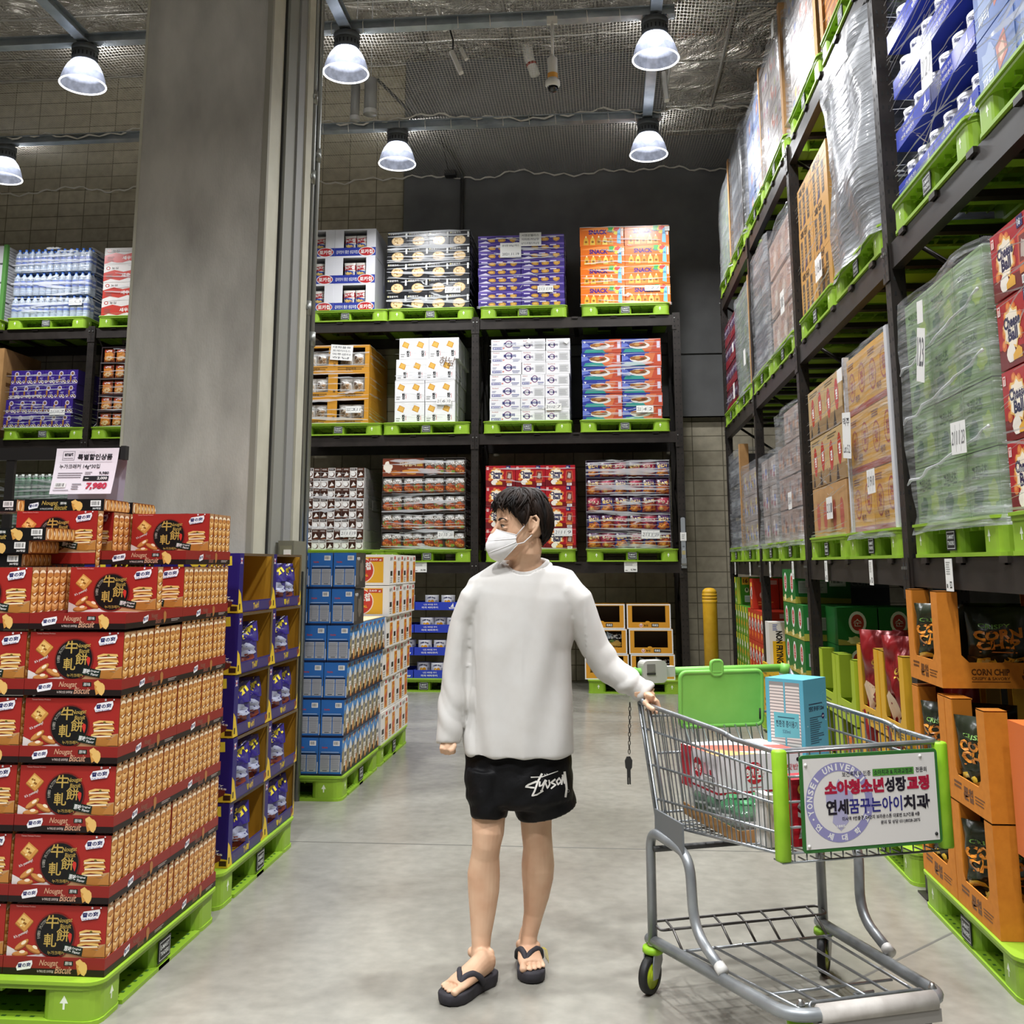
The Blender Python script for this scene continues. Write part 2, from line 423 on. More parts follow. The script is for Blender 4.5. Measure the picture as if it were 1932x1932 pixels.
for k, (yy, r, zc, lab) in enumerate(((PY0+0.79, 0.018, (4.15, 4.75, 3.2), 'thin grey conduit pipe nearest the cream strip of the concrete pillar'), (PY0+0.885, 0.022, (4.35, 3.0), 'thicker grey conduit pipe at the back corner of the concrete pillar'))):
    b = MB(); xx = PX1+0.03+r+0.012
    b.tube([(xx, yy, 0), (xx, yy, ZC)], r, M_PIPE, 12)
    for z in zc: b.tube([(xx, yy, z), (xx, yy, z+0.1)], r*1.35, M_PIPE, 12); b.cbox((xx-r, yy, z+.05), (0.05, 0.08, 0.03), M_PIPE)
    tag(b.build('conduit_pipe'), lab, 'pipe', 'conduit pipes on the pillar')
t = thing('control_box', 'olive grey metal control box on the side of the concrete pillar', 'box', (PX1+0.02, PY0+0.36, 1.46))
b = MB(); b.box(0.03, 0, 0, 0.13, 0.26, 0.19, mat('6f6d5c', 0.55)); b.box(0.0, 0.01, 0.01, 0.03, 0.25, 0.18, mat('5b594b', 0.6)); b.build('housing', t)
b = MB(); b.box(0.04, -0.006, 0.01, 0.12, 0.0, 0.16, mat('77755f', 0.5)); b.build('door', t)
b = MB(); b.box(0.07, -0.014, 0.03, 0.115, -0.006, 0.135, mat('e7e3da', 0.4)); b.box(0.083, -0.0155, 0.05, 0.112, -0.014, 0.105, mat('c4533f', 0.4)); b.build('warning_label', t)

# ---------------------------------------------------------------- rails, lamps, net
M_RAIL = noise_mat('rail_zinc', '8d959a', 'aab0b4', scale=5, rough=0.42, metal=0.6)
M_DARK = mat('3c3f42', 0.5, 0.3)
ZR = 6.63
def rail(p, q, lab, w=0.055):
    b = MB(); p = Vector(p); q = Vector(q); d = (q-p).normalized(); n = Vector((-d.y, d.x, 0))*w
    for z0, z1, k in ((0, 0.012, 1), (0.012, 0.085, 0.25), (0.085, 0.097, 1)):
        vs = [p-n*k, q-n*k, q+n*k, p+n*k]
        b.mesh([v+Vector((0, 0, z0)) for v in vs]+[v+Vector((0, 0, z1)) for v in vs], [(0,1,5,4),(1,2,6,5),(2,3,7,6),(3,0,4,7),(4,5,6,7),(3,2,1,0)], M_RAIL)
    return tag(b.build('lighting_rail'), lab, 'rail', 'lighting rails under the ceiling')
rail((-10, 9.1, ZR), (0.75, 9.1, ZR), 'near grey crossways steel lighting rail carrying the camera pole')
rail((-10, 11.4, ZR), (0.75, 11.4, ZR), 'far grey crossways steel lighting rail under the white net edge')
rail((-5.08, -1, ZR), (-5.08, 9.04, ZR), 'lengthways lighting rail meeting the lamp left of the pillar')
rail((-2.42, -1, ZR), (-2.42, 9.04, ZR), 'lengthways lighting rail meeting the bright lamp right of the pillar')
rail((0.57, -1, ZR), (0.57, 9.04, ZR), 'lengthways lighting rail ending above the near right lamp')
rail((0.58, 9.16, ZR), (0.58, 11.34, ZR), 'short lengthways rail joining the two lamps on the right')
def mat_shade():
    m, nt, N, L, b = node_mat('lamp_shade_acrylic')
    o = N['Material Output']
    tr = N.new('ShaderNodeBsdfTransparent'); tr.inputs[0].default_value = (0.93, 0.95, 1, 1)
    em = N.new('ShaderNodeEmission'); em.inputs[0].default_value = (0.74, 0.80, 1.0, 1)
    tc = N.new('ShaderNodeTexCoord'); sp = N.new('ShaderNodeSeparateXYZ'); L.new(tc.outputs['Object'], sp.inputs[0])
    mr = N.new('ShaderNodeMapRange'); mr.inputs[1].default_value = 0.10; mr.inputs[2].default_value = 0.26; mr.inputs[3].default_value = 0.7; mr.inputs[4].default_value = 9.0
    L.new(sp.outputs[2], mr.inputs[0])
    wv = N.new('ShaderNodeTexNoise'); wv.inputs['Scale'].default_value = 14
    L.new(tc.outputs['Object'], wv.inputs[0])
    mu = N.new('ShaderNodeMath'); mu.operation = 'MULTIPLY'; L.new(mr.outputs[0], mu.inputs[0])
    m2 = N.new('ShaderNodeMapRange'); m2.inputs[1].default_value = 0.3; m2.inputs[2].default_value = 0.7; m2.inputs[3].default_value = 0.75; m2.inputs[4].default_value = 1.3
    L.new(wv.outputs[0], m2.inputs[0]); L.new(m2.outputs[0], mu.inputs[1]); L.new(mu.outputs[0], em.inputs[1])
    mx = N.new('ShaderNodeMixShader'); mx.inputs[0].default_value = 0.72
    L.new(tr.outputs[0], mx.inputs[1]); L.new(em.outputs[0], mx.inputs[2]); L.new(mx.outputs[0], o.inputs[0])
    return m
M_SHADE = mat_shade()
M_RIM = mat('f4f7ff', 0.3, emit=3.2)
M_BULB = mat('ffffff', 0.3, emit=40)
M_HOUS = mat('4a4c4c', 0.55, 0.2)
def make_lamp(label):
    t = thing('high_bay_lamp', label, 'lamp', group='high bay lamps under the ceiling')
    b = MB(); prof = [(0.215, 0.0), (0.212, 0.03), (0.200, 0.085), (0.182, 0.135), (0.158, 0.185), (0.13, 0.225), (0.112, 0.245)]
    b.lathe(prof, M_SHADE, 32); b.build('reflector', t)
    b = MB(); b.tube([(0.216*math.cos(2*PI*i/32), 0.216*math.sin(2*PI*i/32), 0.0) for i in range(32)], 0.0085, M_RIM, 8, closed=True); b.build('rim', t)
    b = MB(); b.lathe([(0.0, 0.15), (0.06, 0.165), (0.085, 0.20), (0.09, 0.236)], M_BULB, 20); b.build('bulb', t)
    b = MB(); b.lathe([(0.118, 0.24), (0.122, 0.25), (0.122, 0.335), (0.118, 0.345), (0.118, 0.35), (0.128, 0.352), (0.128, 0.395), (0.11, 0.41)], M_HOUS, 28, cap0=True, cap1=True)
    for i in range(20):
        a = 2*PI*i/20; b.cbox((0.1225*math.cos(a), 0.1225*math.sin(a), 0.295), (0.004, 0.012, 0.04), mat('141414', 0.8), Matrix.Rotation(a, 3, 'Z'))
    b.build('housing', t)
    b = MB(); b.cbox((0, 0, 0.425), (0.05, 0.05, 0.035), M_DARK); b.build('bracket', t)
    return t
LL = ['high bay lamp left of the concrete pillar, hanging from the near rail', 'brightest high bay lamp, just right of the pillar on the near rail', 'high bay lamp on the near rail beside the right rack',
      'high bay lamp cut by the left edge of the photo', 'small high bay lamp on the far rail near the pillar', 'high bay lamp at the right end of the far rail']
lp = make_lamp(LL[0]); lp.location = (*LAMPS_SEEN[0], LAMP_Z)
for i in range(1, 6): dup(lp, (*LAMPS_SEEN[i], LAMP_Z), 0, LL[i])
for x, y in LAMPS_SEEN: lamp_light(x, y, LAMP_Z-0.03, LAMP_W, 0.36); lamp_light(x, y+.12, LAMP_Z+0.36, LAMP_W*0.4, 0.1, 178, True)

# safety net: one sagging sheet from over the near rail to the back wall, with a white hem cord
M_NET = mat_net(); M_CORD = mat('cfcabf', 0.8)
def netz(x, y):
    if y < 11.4: z = ZR+0.12+0.02*math.sin(x*2.1)-0.10*math.sin(PI*min(max((y-9.1)/2.3, -1), 1))*0.6
    else:
        f = (y-11.4)/(YB-0.15-11.4); z = ZR+0.12+(6.98-ZR-0.12)*f-0.10*math.sin(PI*f)
    return z+0.025*math.sin(x*3.7+y*1.3)+0.02*mnoise.noise(Vector((x*1.3, y*1.1, 0)))
b = MB(); xs = [-10+i*0.3 for i in range(40)]; ys = [6.5+i*(YB-0.14-6.5)/24 for i in range(25)]
vs = [Vector((x, y, netz(x, y))) for y in ys for x in xs]; n = len(xs)
b.mesh(vs, [(j*n+i, j*n+i+1, (j+1)*n+i+1, (j+1)*n+i) for j in range(24) for i in range(n-1)], M_NET, True)
t = thing('safety_net', 'fine grey safety net stretched below the foil ceiling', 'net')
o = b.build('mesh_sheet', t)
b = MB()
for y, sc in ((11.36, 0.05), (YB-0.15, 0.09)):
    pts = []
    for i in range(170):
        x = -10+i*0.07; ph = (x*0.9) % 1.0
        pts.append((x, y, netz(x, y)-sc*4*ph*(1-ph)*0.6+0.012*math.sin(x*9)+0.02*math.sin(x*23)))
    b.tube(pts, [0.008+0.007*abs(math.sin(i*0.9)) for i in range(len(pts))], M_CORD, 5)
b.build('hem_cord', t)
for i in range(14):
    x = -3.6+i*0.31
    b = MB(); b.tube([(x, 11.4, ZR+.16), (x+.01, 11.33, ZR+.05), (x+.015, 11.34, ZR-.03)], 0.004, M_CORD, 4); b.build('tie', t)
    b = MB(); b.tube([(x+.1, 9.1, ZR+.14), (x+.11, 9.03, ZR+.05), (x+.115, 9.04, ZR-.05)], 0.004, M_CORD, 4); b.build('tie', t)

# dome camera on a white pole
M_WHT = mat('d9d6cf', 0.45)
zc = lambda y: at(1043, y, Y=9.1).z
xc = at(1043, 120, Y=9.1).x
t = thing('security_camera', 'white dome security camera on a pole with an orange band', 'camera', (xc, 9.1, 0))
b = MB(); b.cbox((0, -0.07, zc(46)), (0.10, 0.03, 0.08), M_WHT); b.cbox((0, -0.03, zc(42)), (0.06, 0.1, 0.02), M_WHT); b.build('bracket', t)
b = MB(); b.tube([(0, -0.07, zc(48)), (0, -0.07, zc(115))], 0.016, M_WHT, 12); b.build('pole', t)
b = MB(); z0, z1 = zc(157), zc(114); b.lathe([(0.042, z0), (0.047, z0+0.02), (0.047, z1-0.02), (0.03, z1)], M_WHT, 20, (0, -0.07, 0), True, True)
b.build('body', t)
b = MB(); b.lathe([(0.0485, zc(155)), (0.0485, zc(146))], mat('d99a3c', 0.5), 20, (0, -0.07, 0)); b.build('band', t)
b = MB(); b.lathe([(0.055, zc(171)), (0.07, zc(168)), (0.07, zc(160)), (0.045, zc(156))], M_WHT, 24, (0, -0.07, 0), True, True); b.build('collar', t)
b = MB(); r = 0.052; zz = zc(171); b.lathe([(r*math.cos(a), zz-r*math.sin(a)) for a in (0, .3, .6, .9, 1.2, 1.5)], mat('0d0d0e', 0.08, 0, 0.8), 20, (0, -0.07, 0), False, True); b.build('dome', t)

def stick(name, lab, cat, px0, px1, Y, w, d, group=None, col='d4d1ca'):
    p = at(*px0, Y=Y); q = at(*px1, Y=Y); b = MB(); dz = (q-p); L_ = dz.length; mid = (p+q)/2
    rot = dz.to_track_quat('Z', 'Y').to_matrix()
    o = rrect(w, d, min(w, d)*0.3, 3)
    M4 = rot.to_4x4()
    b.prism(o, -L_/2, L_/2, mat(col, 0.45), M4)
    ob = b.build(name, loc=mid); return tag(ob, lab, cat, group)
stick('wireless_unit', 'white slim wireless unit hung above the net, upper of two by the camera', 'device', (826, 18), (840, 56), 9.3, 0.07, 0.05, 'white wireless units by the rails')
stick('wireless_unit', 'white slim wireless unit hanging on a black cord below the near rail', 'device', (852, 98), (870, 138), 9.2, 0.065, 0.05, 'white wireless units by the rails')
stick('wireless_unit', 'small white wireless unit beside the hanging slim one', 'device', (870, 92), (880, 112), 9.2, 0.05, 0.04, 'white wireless units by the rails')
stick('wireless_unit', 'white slim wireless unit on the rail behind the near right lamp', 'device', (1252, 138), (1258, 190), 10.3, 0.09, 0.05, 'white wireless units by the rails')
b = MB(); p, q = at(848, 52, Y=9.2), at(854, 100, Y=9.2); b.tube([p, (p+q)/2+Vector((.02, 0, 0)), q], 0.008, mat('161616'), 6); tag(b.build('cord'), 'black cord holding the slim white wireless unit', 'cord')
for (p0, p1, w, lab) in (((671, 160), (671, 228), 0.05, 'clear hanging tube left of the wider one beside the bright lamp'), ((700, 150), (700, 216), 0.07, 'wider clear hanging tube beside the bright lamp')):
    p = at(*p0, Y=10.2); q = at(*p1, Y=10.2); b = MB(); b.lathe([(w, q.z), (w, p.z)], mat('8e8d88', 0.3), 16, (p.x, p.y, 0), True, True)
    b.tube([(p.x, p.y, p.z), (p.x, p.y, ZC)], 0.006, mat('8e8d88', .4), 6); b.lathe([(w*1.08, q.z), (w*1.08, q.z+.05)], mat('b9b8b3', 0.3), 16, (p.x, p.y, 0)); tag(b.build('hanging_tube'), lab, 'tube', 'hanging tubes by the bright lamp')
t = thing('drain_pipe', 'short white pipe with a red ring bent under the ceiling foil', 'pipe')
p, q, r_ = at(995, 88, Y=10.6), at(999, 112, Y=10.6), at(1010, 142, Y=10.6)
b = MB(); b.tube([p, q, r_], 0.055, mat('c9c6bf', 0.5), 12); b.build('body', t)
b = MB(); m_ = q.lerp(r_, 0.25); m2_ = q.lerp(r_, 0.4); b.tube([m_, m2_], 0.058, mat('8f2f26', 0.5), 12); b.build('ring', t)
b = MB(); p = at(872, 338, Y=YB-0.2); q = at(872, 440, Y=YB-0.2); b.tube([(p.x, p.y, p.z), (p.x, p.y, 3.2)], 0.03, mat('4a4a48', 0.4, 0.5), 10)
b.tube([(p.x-1.0, 12.6, 7.9), (p.x-0.15, YB-.3, 7.25), (p.x, YB-0.2, 6.95), (p.x, YB-0.2, p.z)], 0.022, mat('4a4a48', 0.4, 0.5), 8)
tag(b.build('conduit'), 'dark vertical conduit on the grey back wall panel', 'pipe')
p = at(850, 328, Y=YB-0.25); b = MB(); b.cbox(p, (0.16, 0.12, 0.08), mat('1d1d1d', 0.5)); b.tube([p+Vector((-.03, 0, .04)), p+Vector((-.12, -.3, .55))], 0.006, mat('1d1d1d'), 5)
tag(b.build('junction_box'), 'small black box hanging at the net edge by the conduit', 'box')
# ================================================================ RACKS AND PALLETS
M_RACK = noise_mat('rack_brown_steel', '221d1a', '2e2824', scale=6, rough=0.36, metal=0.2, spec=0.45, r2=0.5)
M_HOLE = mat('060606', 0.9)
M_BOLT = mat('b9b9b6', 0.3, 0.9)
def upright_mesh(H):
    """front post: folded channel 0.09 wide with two rows of slots, foot plate; front at y=0"""
    b = MB(); w = 0.045
    b.box(-w, 0, 0.008, w, 0.004, H, M_RACK); b.box(-w, 0.004, 0.008, -w+0.004, 0.075, H, M_RACK); b.box(w-0.004, 0.004, 0.008, w, 0.075, H, M_RACK)
    b.box(-w+0.004, 0.071, 0.008, -0.02, 0.075, H, M_RACK); b.box(0.02, 0.071, 0.008, w-0.004, 0.075, H, M_RACK)
    b.box(-0.07, -0.03, 0, 0.07, 0.10, 0.008, M_RACK)
    z = 0.08
    while z < H-0.05:
        for x in (-0.024, 0.024):
            h = 0.011
            b.poly([(x-.006, -.0006, z), (x+.006, -.0006, z), (x+.007, -.0006, z+h), (x, -.0006, z+2*h), (x-.007, -.0006, z+h)], M_HOLE)
        for y in (0.022, 0.052):
            for sx in (-1, 1):
                xx = sx*(w+.0006); q = [(xx, y-.005, z), (xx, y+.005, z), (xx, y+.005, z+.02), (xx, y-.005, z+.02)]
                b.poly(q if sx > 0 else q[::-1], M_HOLE)
        z += 0.0762
    return b.data('upright_post')
def make_rack(t, posts, levels, H, D=1.1):
    """local frame: posts along +x, front at y=0, depth D"""
    um = upright_mesh(H)
    for x in posts:
        for y, rz in ((0, 0), (D, PI)):
            o = bpy.data.objects.new('upright_post', um); COL.objects.link(o); o.parent = t; o.location = (x, y, 0); o.rotation_euler = (0, 0, rz)
        b = MB(); z = 0.35
        while z < H-0.3:
            b.box(x-.012, 0.06, z, x+.012, D-.06, z+.03, M_RACK); z += 1.4
        z = 0.37
        while z < H-1.2:
            b.tube([(x, .06, z), (x, D-.06, z+0.7)], 0.014, M_RACK, 4); b.tube([(x, D-.06, z+0.7), (x, .06, z+1.4)], 0.014, M_RACK, 4); z += 1.4
        b.build('brace', t)
    for a, c in zip(posts[:-1], posts[1:]):
        for z in levels:
            for y, s in ((0.012, 1), (D-0.012-.05, -1)):
                b = MB(); x0, x1 = a+.047, c-.047
                b.box(x0, y, z-.132, x1, y+.05, z, M_RACK)
                for xx, sg in ((x0, 1), (x1, -1)):
                    f = -.004 if s > 0 else D
                    b.box(min(xx-sg*.045, xx+sg*.004), f-.0045, z-.19, max(xx-sg*.045, xx+sg*.004), f+.0005, z+.004, M_RACK)
                    for dz in (-.03, -.09, -.15):
                        b.poly([(xx-sg*.024+q[0]*.007, f-.0052, z+dz+q[1]*.011) for q in ((-1, -1), (1, -1), (1, 1), (-1, 1))], M_HOLE)
                    b.cbox((xx-sg*.024, f-.009, z-.045), (.014, .012, .014), M_BOLT)
                b.build('beam', t)
            for k in range(5):
                x = a+(c-a)*(k+0.6)/5.2
                b = MB(); b.box(x-.03, .012, z-.03, x+.03, D-.012, z+.002, M_RACK); b.box(x-.04, -.004, z-.022, x+.04, .012, z+.003, M_RACK); b.build('cross_bar', t)
BACK_Y = 12.6
BP = [-9.19, -6.66, -4.12, -1.587, 0.937]
LV = [1.53, 3.105, 4.575]
rk = thing('pallet_rack', 'dark brown steel pallet rack along the back wall, facing the aisle', 'rack', (0, BACK_Y, 0), 0, 'pallet racks')
make_rack(rk, BP, LV, 4.60)
RX = 1.45
RP = [2.70, 5.17, 7.66, 9.90, 12.25]
rk2 = thing('pallet_rack', 'dark brown steel pallet rack running down the right side of the aisle', 'rack', (RX, 0, 0), R(-90), 'pallet racks')
LVR = [1.525, 3.09, 4.655]
make_rack(rk2, [-p for p in RP][::-1], LVR, 4.68)

M_PAL = noise_mat('pallet_lime', '82a828', '90b632', scale=2.5, rough=0.42, spec=0.45)
M_PALL = mat('a5dd4e', 0.42)
M_PALD = mat('2d5a10', 0.7)
def pallet_mesh():
    b = MB(); h = 0.55
    T = Matrix.Translation((0, 0.55, 0))
    # top deck rim and deck
    b.prism(rrect(1.10, 1.10, 0.06, 4), 0.122, 0.150, M_PAL, T)
    b.prism(rrect(1.115, 1.115, 0.06, 4), 0.140, 0.152, M_PAL, T)
    # bottom runners
    for y in (0.0, 0.45, 0.90): b.prism(rrect(1.10, 0.20, 0.05, 3, 0, y+0.10), 0.0, 0.016, M_PAL)
    for x in (-0.45, 0.0, 0.45): b.box(x-.10, 0.19, 0.0, x+.10, 0.91, 0.015, M_PAL)
    # nine blocks
    for i, x in enumerate((-0.445, 0, 0.445)):
        for j, y in enumerate((0.105, 0.55, 0.995)):
            w = 0.20 if i != 1 else 0.15; d = 0.20 if j != 1 else 0.15
            if i == 1 and j == 1: w = d = 0.16
            b.prism(rrect(w, d, 0.05, 4, x, y), 0.014, 0.124, M_PAL, smooth=False)
    # ribs under the deck
    for k in range(11):
        q = -0.5+k*0.1; b.box(q-.004, .02, .104, q+.004, 1.08, .123, M_PAL); b.box(-.53, q+.55-.004, .104, .53, q+.55+.004, .123, M_PAL)
    # vent holes in the runner edges
    for k in range(15):
        for r_ in (0.03, 0.075, 0.12):
            x = -0.34+k*0.05
            if abs(x) < 0.09: continue
            q = [(x-.008, r_-.006, .0166), (x+.008, r_-.006, .0166), (x+.008, r_+.006, .0166), (x-.008, r_+.006, .0166)]
            b.poly(q, M_PALD); b.poly([(0.55-p[1], p[0]+.55, p[2]) for p in q][::-1], M_PALD)
    M_AR = mat('e9f2dc', 0.5)
    def arrow(A):
        A.rect(.44, .15, .12, .4, M_AR); A.poly([(.25, .5), (.75, .5), (.5, .95)], M_AR)
    arrow(Art(b, (.40, .005, .045), (.06, 0, 0), (0, 0, .06)))
    arrow(Art(b, (-.46, .005, .045), (.06, 0, 0), (0, 0, .06)))
    arrow(Art(b, (.545, .08, .045), (0, .06, 0), (0, 0, .06)))
    return b.data('body')
def plate_mesh():
    b = MB(); b.box(-.055, -.004, 0, .055, .0, .085, mat('17191a', 0.5))
    A = Art(b, (-.055, -.004, 0), (.11, 0, 0), (0, 0, .085)); w = mat('d8dcd8', 0.5)
    A.frame(.06, .08, .88, .84, .03, w); A.text('E-MART', .15, .56, .7, .2, w, .02); A.text('TRADERS', .15, .26, .7, .2, w, .02)
    return b.data('sign_plate')
PALM, PLATEM = pallet_mesh(), plate_mesh()
PAL0 = None
def pallet(x, y, z, rz, label):
    """front-centre bottom point, rz=0 faces -y"""
    global PAL0
    if PAL0 is None:
        PAL0 = thing('plastic_pallet', label, 'pallet', (x, y, z), rz, 'lime green plastic pallets')
        for me, loc, r_ in ((PALM, (0, 0, 0), 0), (PLATEM, (0, 0.005, 0.027), 0), (PLATEM, (0.545, 0.55, 0.027), PI/2)):
            o = bpy.data.objects.new(me.name, me); COL.objects.link(o); o.parent = PAL0; o.location = loc; o.rotation_euler = (0, 0, r_)
        return PAL0
    return dup(PAL0, (x, y, z), rz, label, 'lime green plastic pallets')
# ================================================================ PRODUCT MESHES
W_, K_ = P('e8e6e3'), P('1a1a1c')
M_CARD = noise_mat('brown_cardboard', '9c7446', 'ad8453', scale=8, rough=0.8)
def carton(name, w, d, h, base, ff=None, fr=None, fl=None, topm=None, side=None):
    b = MB(); g = 0.002
    b.box(g, 0, 0, w-g, d-g, h-g, base, mr=side, ml=side, mt=topm)
    if ff: ff(front(b, w-2*g, h-g, 0, g))
    if fr: fr(right(b, d-g, h-g, w-g))
    if fl: fl(left(b, d-g, h-g, g))
    return b.data(name)
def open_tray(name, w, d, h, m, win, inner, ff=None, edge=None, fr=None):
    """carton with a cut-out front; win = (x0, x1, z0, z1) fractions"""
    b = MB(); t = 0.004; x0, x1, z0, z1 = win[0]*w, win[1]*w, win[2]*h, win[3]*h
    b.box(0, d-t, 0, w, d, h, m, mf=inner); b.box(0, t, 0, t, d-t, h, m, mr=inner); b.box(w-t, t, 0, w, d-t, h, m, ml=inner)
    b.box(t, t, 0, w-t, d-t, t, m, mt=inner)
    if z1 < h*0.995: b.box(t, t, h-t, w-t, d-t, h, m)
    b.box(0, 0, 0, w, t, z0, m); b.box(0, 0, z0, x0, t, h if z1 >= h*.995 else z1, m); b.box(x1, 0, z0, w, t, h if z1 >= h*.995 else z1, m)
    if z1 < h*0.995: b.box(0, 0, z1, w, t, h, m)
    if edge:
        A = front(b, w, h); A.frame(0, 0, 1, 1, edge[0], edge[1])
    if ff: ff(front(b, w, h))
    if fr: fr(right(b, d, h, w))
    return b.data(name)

class BagArt(Art):
    def __init__(s, mb, w, h, surf): s.mb = mb; s.w = w; s.h = h; s.f = surf; s.k = 0.0015; s.step = 0.00025; s.asp = w/h
    def pt(s, x, y):
        x = min(max(x, 0.0), 1.0); y = min(max(y, 0.0), 1.0)
        return Vector((x*s.w, s.f(x, y)-s.k, y*s.h))
    def poly(s, pts, m):
        # fan from the centroid with split edges so that the print follows the bulge
        s.up(); c = (sum(p[0] for p in pts)/len(pts), sum(p[1] for p in pts)/len(pts)); q = []
        for i in range(len(pts)):
            a, e = pts[i], pts[(i+1) % len(pts)]
            k = max(1, int(math.hypot(e[0]-a[0], e[1]-a[1])/0.12))
            q += [(a[0]+(e[0]-a[0])*j/k, a[1]+(e[1]-a[1])*j/k) for j in range(k)]
        rings = [1.0, 0.6, 0.25]
        vs = [s.pt(c[0]+(p[0]-c[0])*r_, c[1]+(p[1]-c[1])*r_) for r_ in rings for p in q]+[s.pt(*c)]
        n = len(q); fs = []
        for k in range(2): fs += [(k*n+i, k*n+(i+1) % n, (k+1)*n+(i+1) % n, (k+1)*n+i) for i in range(n)]
        fs += [(2*n+i, 2*n+(i+1) % n, 3*n) for i in range(n)]
        s.mb.mesh(vs, fs, m, True)
def bag(name, w, h, t, m, fn=None, seed=0, crumple=0.25, nx=12, ny=16, back=True, seam=None, fold=0.0):
    """pillow bag standing on z=0, front towards -y, centred on y=0"""
    rd = Vector((seed*7.3, seed*3.1, seed*1.7))
    def surf(u, v):
        e = (max(math.sin(PI*min(max(u, 0), 1)), 0)**0.5)*(max(math.sin(PI*min(max(v, 0), 1)), 0)**0.45)
        n1 = mnoise.noise(rd+Vector((u*3.2, v*4.2, 0)))*crumple+mnoise.noise(rd+Vector((u*7.5, v*9, 5)))*crumple*0.5
        cr = abs(mnoise.noise(rd+Vector((u*5, v*6, 9))))*crumple*0.7
        return -t*0.5*e*(1+n1)+cr*t*0.45*e-fold*v*v
    b = MB(); vs = []
    for j in range(ny+1):
        for i in range(nx+1):
            u, v = i/nx, j/ny
            pinch = 1-0.05*math.sin(PI*v)
            vs.append(Vector((w*(0.5+(u-0.5)*pinch), surf(u, v), h*v)))
    k = nx+1; fs = [(j*k+i, j*k+i+1, (j+1)*k+i+1, (j+1)*k+i) for j in range(ny) for i in range(nx)]
    b.mesh(vs, fs, m, True)
    if back:
        vb = [Vector((p.x, -p.y-2*fold*(p.z/h)**2+0.001, p.z)) for p in vs]; b.mesh(vb, [f[::-1] for f in fs], m, True)
    if fn: fn(BagArt(b, w, h, surf))
    return b.data(name)

# ---- back rack cartons
def a_chip_tray(A):
    A.rect(.0, .02, 1, .30, P('2a3896')); A.text('감자맛이 좋은 생감자칩', .04, .1, .52, .13, W_, .01)
    A.ell(.78, .17, .20, .17, W_, 24); A.ell(.78, .17, .185, .15, PG('b52a30'), 24); A.text('포카칩', .63, .09, .30, .16, W_, .03)
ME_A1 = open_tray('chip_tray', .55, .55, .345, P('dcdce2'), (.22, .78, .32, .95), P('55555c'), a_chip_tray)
def a_poka(A):
    A.poly([(0, 0), (1, 0), (1, .42), (0, .5)], PG('2b4a9a')); A.poly([(0, .45), (1, .55), (1, .85), (0, .75)], PG('a5262c'))
    A.text('포카칩', .08, .55, .84, .22, W_, .04, rot=.1); A.blob(.5, .2, .35, .16, PG('d9b25a'), 3); A.blob(.3, .3, .15, .08, PG('f0d68a'), 5)
ME_POKA = bag('chip_bag', .15, .21, .06, PG('d9d4cc'), a_poka, 1)
def a_cookie(A):
    A.ell(.5, .38, .30, .30, PG('c9a877'), 22); A.ell(.5, .40, .26, .25, PG('dcc193'), 22)
    rd = random.Random(4)
    for i in range(12): A.blob(.5+rd.uniform(-.18, .18), .4+rd.uniform(-.17, .17), .04, .035, PG(rd.choice(['a88453', 'ecdcb8', '8f6a3c'])), i, 8)
    A.text('참쌀쿠키', .12, .8, .42, .12, W_, .01); A.rect(.88, .55, .09, .36, P('d9d9d6')); A.ell(.07, .86, .045, .06, PG('b9b38a')); A.lines(.06, .06, .5, .08, 2, P('8a8a88'))
ME_A2 = carton('cookie_carton', .262, .55, .203, PG('141519'), a_cookie)
def a_purple(A):
    A.poly([(0, .75), (.5, .95), (1, .7), (1, 1), (0, 1)], PG('6a58a8'))
    for x in (.32, .56, .82): A.blob(x, .42, .09, .26, PG('b98a3e'), int(x*10), 8, .15); A.rect(x-.05, .32, .09, .22, PG('d6ab5c'))
    for x in (.06, .42, .67): A.lines(x, .55, .15, .3, 1, P('d8d0ea'))
    A.poly([(.0, .05), (.18, .35), (.3, .05)], PG('cfc8de'))
ME_A3 = carton('purple_wafer_carton', .52, .55, .0985, PG('43357e'), a_purple)
def a_snack(A):
    A.poly([(0, .85), (.4, 1), (1, 1), (1, .6), (.6, .8)], PG('f0934a')); A.blob(.72, .85, .09, .16, PG('4fae5a'), 1); A.blob(.8, .8, .06, .2, PG('e8d04a'), 2); A.blob(.84, .88, .07, .12, PG('d8504a'), 3)
    A.text('SNACK', .2, .62, .42, .24, PG('4a2277'), .05); A.text('Party', .63, .66, .16, .14, PG('7a3d9a'), .01)
    for i, x in enumerate((.14, .29, .43, .57, .70)):
        A.poly([(x-.06, .08), (x+.06, .08), (x+.05, .34), (x, .58), (x-.05, .34)], PG(('d9a93c', 'e0b94a', 'c98f34', 'e8cf6a', 'd9a04a')[i])); A.ell(x, .24, .03, .06, PG('8a5a22')); A.ell(x, .5, .015, .05, PG('f4e2b0'))
    A.poly([(.84, .15), (.93, .1), (.93, .95), (.86, .8)], PG('7fc1e6')); A.rect(.945, .5, .035, .4, W_); A.text('16', .855, .55, .06, .14, PG('2255a0'), .03)
ME_A4 = carton('snack_carton', .53, .55, .2525, PG('e0701f'), a_snack)
def a_ochre(A):
    A.lines(.14, .04, .72, .14, 2, P('6b4a16'), .5, .1); A.text('한입약과', .36, .03, .28, .12, P('4a3210'), .02); A.rect(.02, .2, .06, .1, P('6b4a16'))
ME_B1 = open_tray('ochre_snack_tray', .47, .55, .325, P('c48a2a'), (.14, .88, .22, .90), P('4a3a22'), a_ochre)
